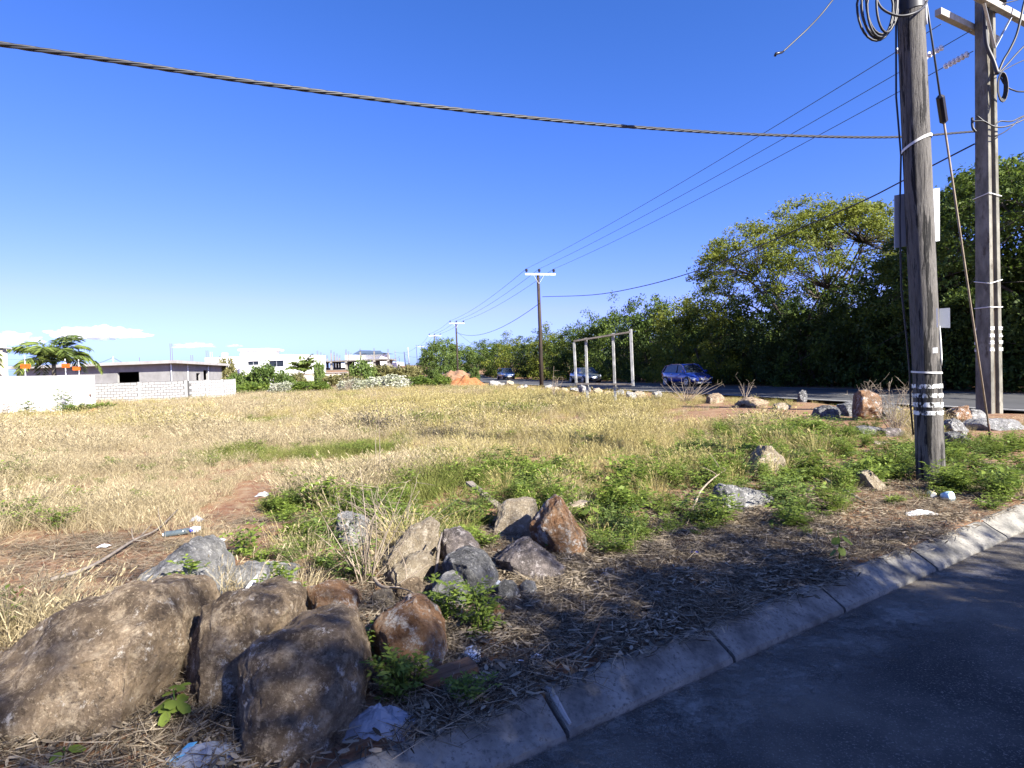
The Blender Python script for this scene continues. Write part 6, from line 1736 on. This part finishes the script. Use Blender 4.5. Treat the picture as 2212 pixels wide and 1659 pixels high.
for u, v, Y, pt, kd, lab in ((914, 788, 188, 'car_grey', 'suv', 'tiny dark car on the rise, left of the street lamp pole'), (935, 787, 178, 'car_white', 'suv', 'tiny white van on the rise beside the street lamp pole'), (902 + 42, 806, 128, 'car_blue', 'hatch', 'small dark parked car behind the bushes left of the earth bank'), (970, 826, 70, 'car_white', 'hatch', 'silver car roof showing above the bushes left of the orange heap')):
    if 'roof' in lab: continue
    b = at(u, v, Y); car(lab, (b.x, b.y, max(ground_z(b.x, b.y), b.z)), math.radians(-75), MT and pt, 4.3, 1.75, 1.7, kd, 'distant cars')

# ================================================================== SMALL THINGS NEAR THE KERB
def crumple(name, label, c, sx, sy, sz, mat, seed, cat='plastic bag', group='plastic litter', folds=1.7, n=26, film=None):
    """a crushed sheet: dome of sharp random folds"""
    V, F = [], []
    for i in range(n + 1):
        for j in range(n + 1):
            a, b = 2 * i / n - 1, 2 * j / n - 1
            r = max(abs(a), abs(b)); rad = math.hypot(a, b)
            e = Vector((a * folds + seed, b * folds, seed * 0.3))
            k = abs(noise.noise(e)) + 0.5 * abs(noise.noise(e * 2.1)) + 0.25 * abs(noise.noise(e * 4.3))
            z = sz * max(0, 1 - 0.75 * rad * rad) * (0.55 + 0.75 * k)
            out = 1 + 0.25 * noise.noise(Vector((math.atan2(b, a) * 1.3, seed, 0)))
            V.append((a * sx * out * (1 - 0.2 * k), b * sy * out * (1 - 0.2 * k), z + 0.004))
    F = [(i * (n + 1) + j, (i + 1) * (n + 1) + j, (i + 1) * (n + 1) + j + 1, i * (n + 1) + j + 1) for i in range(n) for j in range(n)]
    o = link(name, fastmesh(name, V, F, mat), loc=c)
    return tag(o, label, cat, group)
def film_mat(name, c, alpha=0.75):
    m, nt, b = new_mat(name)
    b.inputs['Base Color'].default_value = rgb(c); b.inputs['Roughness'].default_value = 0.25
    tr = N(nt, 'ShaderNodeBsdfTranslucent'); tr.inputs[0].default_value = rgb(c)
    ms = N(nt, 'ShaderNodeMixShader'); ms.inputs[0].default_value = 0.35
    tp = N(nt, 'ShaderNodeBsdfTransparent'); m2 = N(nt, 'ShaderNodeMixShader'); m2.inputs[0].default_value = alpha
    nt.links.new(b.outputs[0], ms.inputs[1]); nt.links.new(tr.outputs[0], ms.inputs[2]); nt.links.new(tp.outputs[0], m2.inputs[1]); nt.links.new(ms.outputs[0], m2.inputs[2])
    nt.links.new(m2.outputs[0], nt.nodes['Material Output'].inputs['Surface'])
    return m
BAG = film_mat('thin_bag_film', (0.50, 0.55, 0.64), 0.6)
p = G(820, 1570); crumple('plastic_bag', 'crumpled clear white plastic bag right of the pitted boulder', (p.x, p.y, p.z), 0.15, 0.13, 0.075, BAG, 1.3)
p = G(445, 1640); o = crumple('plastic_bag', 'crumpled white plastic bag at the bottom border in front of the boulders', (p.x, p.y, p.z), 0.15, 0.11, 0.05, BAG, 4.7)
p = G(400, 1640); m = MB(); m.add([(-0.05, -0.05, 0.012), (-0.005, -0.055, 0.02), (0.03, 0.04, 0.045), (-0.01, 0.05, 0.035)], [(0, 1, 2, 3)])
o = m.build('plastic_strip', MT['blue_film'], loc=(p.x, p.y, p.z)); so = o.modifiers.new('thick', 'SOLIDIFY'); so.thickness = 0.002; tag(o, 'strip of cyan blue plastic film beside the bag at the bottom border', 'plastic strip')
p = G(1075, 1275); crumple('plastic_bag', 'small bluish plastic bag at the right foot of the dark faceted rock', (p.x, p.y, p.z), 0.07, 0.07, 0.07, BAG, 9.1)
p = G(1018, 1418); crumple('crushed_carton', 'crushed pale carton lying right of the orange tan rock', (p.x, p.y, p.z), 0.055, 0.11, 0.035, MT['paper'], 2.2, 'carton', None, 2.0)
for k, (u, v, s, lab) in enumerate(((1123, 1435, 0.022, 'small white scrap of plastic behind the kerb, left of two'), (1160, 1425, 0.035, 'small white scrap of plastic behind the kerb, right of two'), (1307, 1245, 0.035, 'whitish scrap of film right of the pink speckled slab'), (1285, 1262, 0.03, 'little white scrap below the pink speckled slab'), (1520, 1262, 0.03, 'grey scrap of film in the middle of the wood chips'), (1420, 1285, 0.03, 'pale scrap at the centre of the shaded litter'), (225, 1190, 0.05, 'scrap of white paper beside the long branch on the left'), (478, 1175, 0.045, 'white paper disc on the red soil behind the grey boulder'), (1100, 1360, 0.02, 'tiny white scrap right of the small weeds'))):
    p = G(u, v); crumple('litter_scrap', lab, (p.x, p.y, p.z + 0.01), s, s * 0.7, s * 0.5, MT['paper'] if k % 2 else MT['plastic_white'], k * 2.7, 'scrap', 'scraps of paper and plastic', 2.0, 6)
p = G(1498, 1197); crumple('litter_scrap', 'bright deep blue wrapper at the edge of the shade', (p.x, p.y, p.z + 0.01), 0.05, 0.025, 0.02, MT['deep_blue'], 3, 'wrapper', None, 2, 6)
p = G(1700, 1105); crumple('litter_scrap', 'pale green wrapper below the grey rock in the weeds', (p.x, p.y, p.z + 0.01), 0.07, 0.02, 0.015, MT['can_yellow'], 5, 'wrapper', None, 2, 6)
p = G(1990, 1110); crumple('foam_pile', 'heap of broken white foam and paper near the kerb below the wooden pole', (p.x, p.y, p.z), 0.16, 0.08, 0.035, MT['paper'], 6.6, 'rubbish', None, 5, 24)
# crushed clear bottle with blue cap, left
p = G(392, 1160); t = empty('plastic_bottle', (p.x, p.y, p.z + 0.03), math.radians(28), 'crushed clear plastic bottle with a blue patch lying at the edge of the red soil', 'bottle')
m = MB(); m.tube([(-0.15, 0, 0), (-0.14, 0, 0), (-0.06, 0.004, 0.0), (0.0, -0.004, 0.004), (0.07, 0.0, 0.006)], [0.018, 0.03, 0.027, 0.031, 0.028], 12); m.build('body', MT['bottle'], t, True)
m = MB(); m.tube([(0.072, 0, 0.006), (0.12, 0.01, 0.008), (0.17, 0.015, 0.006)], [0.026, 0.034, 0.022], 12); m.build('shoulder', MT['plastic_white'], t, True)
m = MB(); m.tube([(0.085, -0.032, 0.012), (0.087, -0.038, 0.013)], 0.016, 10); m.build('cap', MT['deep_blue'], t, True)
m = MB(); m.tube([(-0.152, 0, 0), (-0.158, 0, 0)], 0.016, 10); m.build('base', MT['plastic_white'], t, True)
p = G(425, 1128); crumple('plastic_bag', 'crushed clear film behind the plastic bottle', (p.x, p.y, p.z), 0.07, 0.05, 0.05, BAG, 7.1)
p = G(568, 1068); crumple('litter_scrap', 'grey scrap of plastic sheet on the red soil below the grass', (p.x, p.y, p.z), 0.08, 0.1, 0.05, MT['signback'], 8.1, 'scrap', None, 1.5, 6)
# can and lid near the pole
p = G(2013, 1076); t = empty('drink_can', (p.x, p.y, p.z + 0.04), math.radians(70), 'cream coloured can lying on its side below the wooden pole', 'can')
m = MB(); m.tube([(-0.06, 0, 0), (-0.055, 0, 0), (0.055, 0, 0), (0.06, 0, 0)], [0.032, 0.036, 0.036, 0.032], 16); m.build('body', MT['can_yellow'], t, True)
m = MB(); m.tube([(-0.0605, 0, 0), (-0.0625, 0, 0)], 0.029, 16); m.build('lid', MT['steel'], t)
p = G(2046, 1082); t = empty('plastic_cup', (p.x, p.y, p.z + 0.05), 0.4, 'pale blue crushed plastic cup beside the can', 'cup')
m = MB(); m.tube([(0, 0.05, -0.01), (0, 0.0, 0.0), (0, -0.045, 0.005), (0, -0.05, 0.006)], [0.035, 0.05, 0.054, 0.05], 16); m.build('body', MT['plastic_blue'], t, True)
m = MB(); m.tube([(0, -0.0508, 0.006), (0, -0.053, 0.006)], 0.042, 14); m.build('rim', MT['plastic_white'], t)
# tile shard on the flat grey rock
sh = [at(u, v, 4.08) for u, v in z7([(1470, 340), (1520, 292), (1492, 402), (1428, 402)])]
c = sum(sh, Vector()) / 4
m = MB(); m.prism([q - c for q in sh], Vector((0, 0, 0)), Vector((0, 0.008, 0.004))); tag(m.build('tile_shard', MT['tile'], loc=c), 'white ceramic tile shard leaning on the low pale grey rock', 'tile shard')
# planks, husk and branches
def plank(label, a, b, w, th, mat='plank', cat='plank', name='plank'):
    a, b = Vector(a), Vector(b); c = (a + b) / 2; L = (b - a).length
    V, F = [], []
    n = 12
    for i in range(n + 1):
        x = -L / 2 + L * i / n
        for y, z in ((-w / 2, 0), (w / 2, 0), (w / 2, th), (-w / 2, th)):
            V.append((x + 0.02 * noise.noise(Vector((y * 40, z * 60, i // n * 5 + L))), y + 0.006 * noise.noise(Vector((x * 9, z * 9, 3))), z + 0.006 * noise.noise(Vector((x * 6, y * 20, 8)))))
    F = [(4 * i + k, 4 * i + (k + 1) % 4, 4 * i + 4 + (k + 1) % 4, 4 * i + 4 + k) for i in range(n) for k in range(4)] + [(3, 2, 1, 0), tuple(4 * n + k for k in range(4))]
    me = fastmesh(name, V, F, MT[mat]); o = link(name, me)
    d = (b - a).normalized()
    o.rotation_euler = Euler((0, -math.asin(d.z), math.atan2(d.y, d.x))); o.location = c
    return tag(o, label, cat, 'scrap timber among the weeds')
plank('long grey weathered plank slanting behind the flat topped tan rock', at(1012, 1044, 6.9), G(1078, 1098), 0.09, 0.03)
plank('grey plank half sunk in weeds behind the tall pointed rock', G(1205, 1045), G(1290, 1090), 0.12, 0.03)
plank('short bleached board lying right of the tall pointed rock', G(1215, 1118) + Vector((0, 0, 0.06)), G(1265, 1103) + Vector((0, 0, 0.06)), 0.13, 0.04, 'stick')
plank('reddish brown husk of bark in front of the orange tan rock', G(915, 1495) + Vector((0, 0, 0.03)), G(1020, 1460) + Vector((0, 0, 0.04)), 0.12, 0.035, 'bark', 'bark')
plank('brown bark slab lying beside the crumpled bag near the kerb', G(800, 1600), G(730, 1630), 0.05, 0.02, 'bark', 'bark')
def branch(label, pts, r, mat='stick', cat='branch', twigs=0, seed=1, name='dead_branch'):
    P = smooth_path(pts, 5); o0 = P[0].copy()
    t = empty(name, o0, 0, label, cat, 'fallen branches')
    m = MB(); m.tube([q - o0 for q in P], [r * (1 - 0.6 * i / (len(P) - 1)) for i in range(len(P))], 7); m.build('stem', MT[mat], t, True)
    rr2 = rng(seed)
    for k in range(twigs):
        q = P[int(rr2.integers(1, len(P)))]
        e = q + Vector(tuple(rr2.normal(size=3) * [0.16, 0.16, 0.10])) + Vector((0, 0, 0.08))
        m = MB(); m.tube([x - o0 for x in limb(q, e, rr2, 0.3, 4)], [r * 0.4, r * 0.33, r * 0.25, r * 0.2, r * 0.1], 4); m.build('twig', MT[mat], t, True)
    return t
z_ = lambda u, v, dz=0.02: G(u, v) + Vector((0, 0, dz))
branch('long bent dead branch lying on the red soil left of the grey boulder', [z_(110, 1268), z_(200, 1240, 0.04), z_(290, 1185, 0.05), z_(340, 1160, 0.05), z_(385, 1120, 0.09)], 0.016, 'plank', twigs=4)
branch('grey pole lying across the weeds left of the wooden pole', [z_(1715, 1010, 0.12), z_(1760, 1038, 0.10), z_(1815, 1066, 0.06), z_(1870, 1090, 0.02)], 0.025, 'plank')
branch('thin dead branch over the tilted pale slab left of the wooden pole', [z_(1840, 1015, 0.12), z_(1880, 1005, 0.16), z_(1925, 998, 0.14)], 0.012, 'bark', twigs=2)
branch('pale bent stick below the grey pole in the weeds', [z_(1735, 1075, 0.02), z_(1765, 1062, 0.05), z_(1788, 1058, 0.05), z_(1790, 1072, 0.01)], 0.014)
branch('forked bleached branch rising beside the low grey rock', [z_(1495, 1108), z_(1515, 1085, 0.12), z_(1545, 1060, 0.16), z_(1570, 1045, 0.16)], 0.014, twigs=4, seed=5)
branch('bleached forked stick between the orange tan rock and the low tan rock', [z_(805, 1255, 0.02), z_(825, 1290, 0.06), z_(860, 1298, 0.08), z_(905, 1285, 0.05)], 0.016, twigs=3, seed=6)
branch('dark stick propped between the upright tan rock and the dark faceted rock', [z_(935, 1290, 0.02), z_(950, 1225, 0.15), at(945, 1190, 4.25), at(955, 1150, 4.4)], 0.014, 'plank')
branch('thin stick lying by the kerb in the wood chips', [z_(1175, 1440, 0.02), z_(1230, 1428, 0.03), z_(1268, 1408, 0.03)], 0.008)
branch('reddish stick pointing at the kerb from the wood chips', [z_(1262, 1420, 0.02), z_(1285, 1395, 0.06), z_(1300, 1370, 0.09)], 0.010, 'bark')
# bleached dead shrub rising left of the central rocks, and dry brush by the pole
def dead_shrub(label, loc, h, n, spread, seed, r0=0.006, sub=4):
    t = empty('dead_shrub', loc, 0, label, 'dead shrub', 'dead shrubs')
    q = rng(seed)
    m = MB(); tw = MB()
    for k in range(n):
        a = q.random() * 6.283
        e = Vector((math.cos(a) * spread * q.uniform(0.2, 1), math.sin(a) * spread * q.uniform(0.2, 1) * 0.7, h * q.uniform(0.55, 1.1)))
        l = limb((q.normal() * 0.03, q.normal() * 0.03, -0.02), e, q, 0.3, 6)
        m.tube(l, [r0 * (1 - 0.75 * i / 6) for i in range(7)], 4)
        for j in range(sub):
            s = l[int(q.integers(2, 7))]; d = Vector(tuple(q.normal(size=3) * [1, 1, 0.7])).normalized() * h * q.uniform(0.12, 0.3)
            tw.tube(limb(s, s + d, q, 0.25, 3), [r0 * 0.4, r0 * 0.3, r0 * 0.25, r0 * 0.12], 3)
    m.build('stem', MT['stick'], t, True); tw.build('twig', MT['stick'], t, True)
    return t
dead_shrub('bleached dead shrub with long bare stems left of the upright tan rock', G(790, 1265), 0.75, 16, 0.5, 3)
dead_shrub('flattened bleached grass bush behind the upright tan rock', G(860, 1165), 0.42, 34, 0.75, 4, 0.004)
dead_shrub('dense dry brush on the rubble heap, left of the wooden pole', G(1935, 935), 1.0, 34, 0.85, 8, 0.008, 6)
dead_shrub('small dry brush above the orange boulder at the road edge', G(1860, 905), 0.9, 10, 0.6, 9, 0.008, 5)
dead_shrub('dry weeds standing on the verge in front of the navy car', G(1480, 868), 0.9, 22, 1.6, 10, 0.012, 4)
dead_shrub('dry weeds on the verge right of the navy car', G(1610, 862), 0.9, 8, 1.0, 11, 0.012, 4)
dead_shrub('single tall bare dry stem standing in the field grass', G(818, 1050), 1.35, 2, 0.12, 12, 0.007, 3)
dead_shrub('tall plume of dry reed leaning in front of the saloon car', G(1192, 858), 1.5, 5, 1.0, 13, 0.02, 5)
dead_shrub('fan of tall dry yellow reeds before the bright green creeper mat', G(752, 848), 1.4, 26, 0.8, 14, 0.014, 3)
# single leafy plants that stand out
def plant(label, loc, seed, stems, h, spread, leaf, pairs=6, aspect=0.42, branch=3, mat='weed', name='weed_plant', cat='plant'):
    t = empty(name, loc, seed * 0.7, label, cat, 'single weeds among the rocks')
    link('foliage', weed(seed, stems, h, spread, leaf, LEAF[mat], pairs, aspect, branch), t)
    m = MB(); m.tube([(0, 0, -0.04), (0.005, 0, h * 0.4), (0, 0.008, h * 0.75)], [0.007, 0.006, 0.003], 6); m.build('stem', LEAF[mat], t, True)
    return t
plant('bright leafy weed in front of the broken concrete block', G(968, 1345), 301, 4, 0.22, 0.07, 0.04)
plant('bright upright weed at the right foot of the dark faceted rock', G(1045, 1368), 302, 4, 0.30, 0.08, 0.045)
plant('green weed in front of the orange tan rock', G(872, 1505), 303, 5, 0.20, 0.10, 0.04)
plant('yellow green weed growing right of the dark brown boulder', G(605, 1340), 304, 4, 0.38, 0.10, 0.05)
plant('leafy weed in the gap between the two big brown boulders', G(408, 1390), 305, 5, 0.26, 0.10, 0.05)
plant('small grey green weed on the shoulder of the huge tan boulder', G(385, 1330), 306, 3, 0.30, 0.12, 0.05)
plant('small weed left of the orange tan rock in deep shade', G(790, 1420), 307, 3, 0.16, 0.06, 0.045)
plant('low weed in the wood chips beside the kerb centre', G(1010, 1520), 308, 4, 0.10, 0.10, 0.03)
plant('low rosette weed in front of the low grey rock', G(1560, 1130), 309, 5, 0.22, 0.16, 0.07, 4, 0.3)
plant('fern like weed at the foot of the wooden pole', G(2035, 1062), 310, 5, 0.26, 0.20, 0.06, 8, 0.25)
plant('upright feathery weed against the white wall, taller of two', G(125, 893), 311, 5, 1.3, 0.25, 0.10, 6, 0.4, 4, 'bush')
plant('upright feathery weed against the white wall near its right end', G(152, 888), 312, 4, 1.2, 0.25, 0.10, 6, 0.4, 4, 'bush')
plant('green weed low on the white wall, left', G(62, 905), 313, 5, 0.8, 0.3, 0.10, 6, 0.4, 4, 'bush')
plant('dry weed at the left border against the white wall', G(10, 905), 314, 6, 0.9, 0.4, 0.08, 6, 0.4, 3, 'dry')
plant('green mat of weeds at the right end of the white wall', G(215, 890), 315, 12, 0.35, 0.9, 0.12, 6, 0.5, 4, 'weed')
plant('green mat of weeds below the white wall tap', G(160, 895), 316, 10, 0.4, 0.7, 0.12, 6, 0.5, 4, 'bush')
def lobed_leaf_plant(label, loc, leaves, mat='weed', name='broadleaf_plant'):
    """few big leaves, each its own piece: (azimuth, tilt, length, height, lobes)"""
    t = empty(name, loc, 0, label, 'plant', 'broad leaved plants')
    m = MB(); hmax = max(l[3] for l in leaves); m.tube([(0, 0, -0.03), (0.01, 0, hmax * 0.5), (0, 0.01, hmax)], [0.006, 0.005, 0.003], 6); m.build('stem', LEAF[mat], t, True)
    for k, (az, tilt, L, h, lob) in enumerate(leaves):
        rim = []
        n = 41
        for i in range(n):
            a = -2.75 + 5.5 * i / (n - 1)
            r = L * (0.32 + 0.68 * abs(math.cos(a * 1.62)) ** 0.9) * (1 + 0.06 * math.sin(a * 13)) * (1 - 0.22 * abs(a) / 2.75) if lob else L * (0.62 + 0.38 * math.cos(a)) * (1 + 0.03 * math.sin(a * 9))
            rim.append((math.cos(a) * r + (0.35 * L if not lob else 0.25 * L), math.sin(a) * r * (0.9 if lob else 0.75), -0.10 * L * (r / L) ** 2 + 0.02 * L * math.sin(a * 6)))
        V = [(0.1 * L, 0, 0.02 * L)] + rim
        F = [(0, i, i + 1) for i in range(1, n)]
        me = fastmesh('leaf', V, F, LEAF[mat], [0.5 + 0.4 * ((k * 37) % 10) / 10] * len(V), True)
        o = link('leaf', me, t, (math.cos(az) * 0.02, math.sin(az) * 0.02, h)); o.rotation_euler = Euler((0, tilt, az))
    return t
lobed_leaf_plant('lobed fig like leaves in the gap below the huge tan boulder', G(375, 1560), [(-2.6, 0.3, 0.055, 0.10, True), (-1.6, 0.6, 0.07, 0.09, True), (-0.4, 0.4, 0.075, 0.11, True), (1.2, 0.1, 0.06, 0.15, True), (2.3, 0.2, 0.05, 0.13, True)])
lobed_leaf_plant('dark broad leaved seedling at the edge of the shade near the kerb', G(1812, 1215), [(-2.4, 0.5, 0.06, 0.20, False), (-0.7, 0.6, 0.07, 0.21, False), (0.6, 0.2, 0.06, 0.24, False), (2.2, 0.3, 0.06, 0.23, False), (-1.5, 0.9, 0.055, 0.13, False), (3.0, 0.8, 0.05, 0.10, False)])
lobed_leaf_plant('broad leaved plant beside the bleached board right of the pointed rock', G(1275, 1135), [(-2.4, 0.5, 0.07, 0.17, False), (-0.4, 0.5, 0.09, 0.18, False), (1.2, 0.2, 0.07, 0.20, False), (2.4, 0.3, 0.06, 0.12, False), (-1.4, 0.8, 0.07, 0.10, False)])
lobed_leaf_plant('round leaved seedling under the tall pointed rock', G(1190, 1195), [(-2.2, 0.4, 0.04, 0.10, False), (-0.6, 0.5, 0.045, 0.12, False), (1.0, 0.2, 0.04, 0.14, False), (2.6, 0.4, 0.035, 0.08, False)])
lobed_leaf_plant('small oval leaves at the bottom left below the huge tan boulder', G(135, 1640), [(0.3, 0.3, 0.05, 0.05, False), (-1.4, 0.4, 0.04, 0.05, False), (2.4, 0.4, 0.04, 0.04, False)])

# ================================================================== SHADE TREES behind the photographer (their shadow covers the lane)
shade = tree_meshes(501, 7.4, 3.6, 2.2, 420, 95, 0.15, 0.6, LEAF['tree'], 0.2, 0.35, 1, 0.35, 0.75, 0.35, 22, 0.35)
for k, (x, y, s, hz, lab) in enumerate((
    (10.1, -4.9, 1.12, 1.0, 'leafy shade tree across the lane, nearest the right edge of the lane shadow'), (8.9, -4.8, 0.9, 1.0, 'leafy shade tree behind the photographer, middle of the lane side row'),
    (6.7, -2.1, 0.72, 0.72, 'low leafy shade tree at the lane edge just right of the photographer'), (13.4, -5.0, 1.05, 0.95, 'leafy shade tree farther up the lane on its right side'), (9.5, -9.2, 1.2, 1.25, 'tall leafy shade tree behind the others, its crown above the lane side row'),
    (14.0, -9.0, 1.2, 1.2, 'leafy shade tree at the back of the lane side row, right'), (7.2, -9.0, 1.1, 1.05, 'leafy shade tree at the back of the lane side row, left'), (3.2, -7.2, 0.75, 0.95, 'smaller shade tree behind the photographer that dapples the boulders'))):
    place_tree('shade_tree', shade, (x, y, 0), lab, 'tree', 'shade trees on the far side of the lane', k * 1.7, (s, s, hz))

thin = tree_meshes(505, 8.2, 2.3, 5.0, 30, 24, 0.15, 0.30, LEAF['tree'], 0.10, 0.6, 1, 0.3, 0.8, 0.3, 8, 0.3)
place_tree('shade_tree', thin, (5.7, -4.6, 0), 'slim thinly leaved tree behind the photographer, its shadow flecks the front boulders', 'tree', 'shade trees on the far side of the lane', 0.6)

# ================================================================== CLOUDS low over the horizon
def cloud(label, u0, u1, vt, vb, Y, seed, dens=0.012):
    a, b = at(u0, vb, Y), at(u1, vt, Y)
    c = (a + b) / 2; sx, sz = abs(b.x - a.x) / 2, abs(b.z - a.z) / 2
    bm = bmesh.new(); bmesh.ops.create_icosphere(bm, subdivisions=5, radius=1)
    for v in bm.verts:
        d = v.co.copy()
        q = noise.fractal(Vector((d.x * 2.6 + seed, d.y * 1.4, d.z * 1.6)), 0.9, 2.0, 5)
        k = 1 + 0.42 * q
        z = d.z if d.z > -0.25 else -0.25 + 0.12 * (d.z + 0.25)
        v.co = Vector((d.x * k * sx, d.y * k * sx * 0.6, (z * (1 + 0.7 * q) + 0.25) * sz * 1.5 - sz))
    me = bpy.data.meshes.new('cloud'); bm.to_mesh(me); bm.free()
    me.polygons.foreach_set('use_smooth', np.ones(len(me.polygons), dtype=bool))
    m, nt, bs = new_mat('cloud_vapour'); nt.nodes.remove(bs)
    vol = N(nt, 'ShaderNodeVolumePrincipled'); vol.inputs['Color'].default_value = (1, 1, 1, 1); vol.inputs['Density'].default_value = dens; vol.inputs['Anisotropy'].default_value = 0.0
    tc = N(nt, 'ShaderNodeTexCoord'); no = N(nt, 'ShaderNodeTexNoise'); no.inputs['Scale'].default_value = 3.2 / sx; no.inputs['Detail'].default_value = 6; no.inputs['Roughness'].default_value = 0.65
    mr = N(nt, 'ShaderNodeMapRange'); mr.inputs[1].default_value = 0.42; mr.inputs[2].default_value = 0.58; mr.inputs[4].default_value = dens * 1.3
    nt.links.new(tc.outputs['Object'], no.inputs['Vector']); nt.links.new(no.outputs[0], mr.inputs[0]); nt.links.new(mr.outputs[0], vol.inputs['Density'])
    nt.links.new(vol.outputs[0], nt.nodes['Material Output'].inputs['Volume'])
    me.materials.append(m)
    return tag(link('cloud', me, loc=c), label, 'cloud', 'low clouds over the horizon')
cloud('long white cloud above the unfinished grey house', 128, 305, 704, 732, 8000, 1.0)
cloud('faint white cloud above the palm at the left border', -40, 76, 718, 745, 8000, 4.0, 0.006)
cloud('small wispy cloud left of the white house', 378, 462, 739, 751, 8000, 8.0, 0.004)
cloud('tiny cloud above the white house', 490, 522, 743, 749, 8000, 12.0, 0.005)
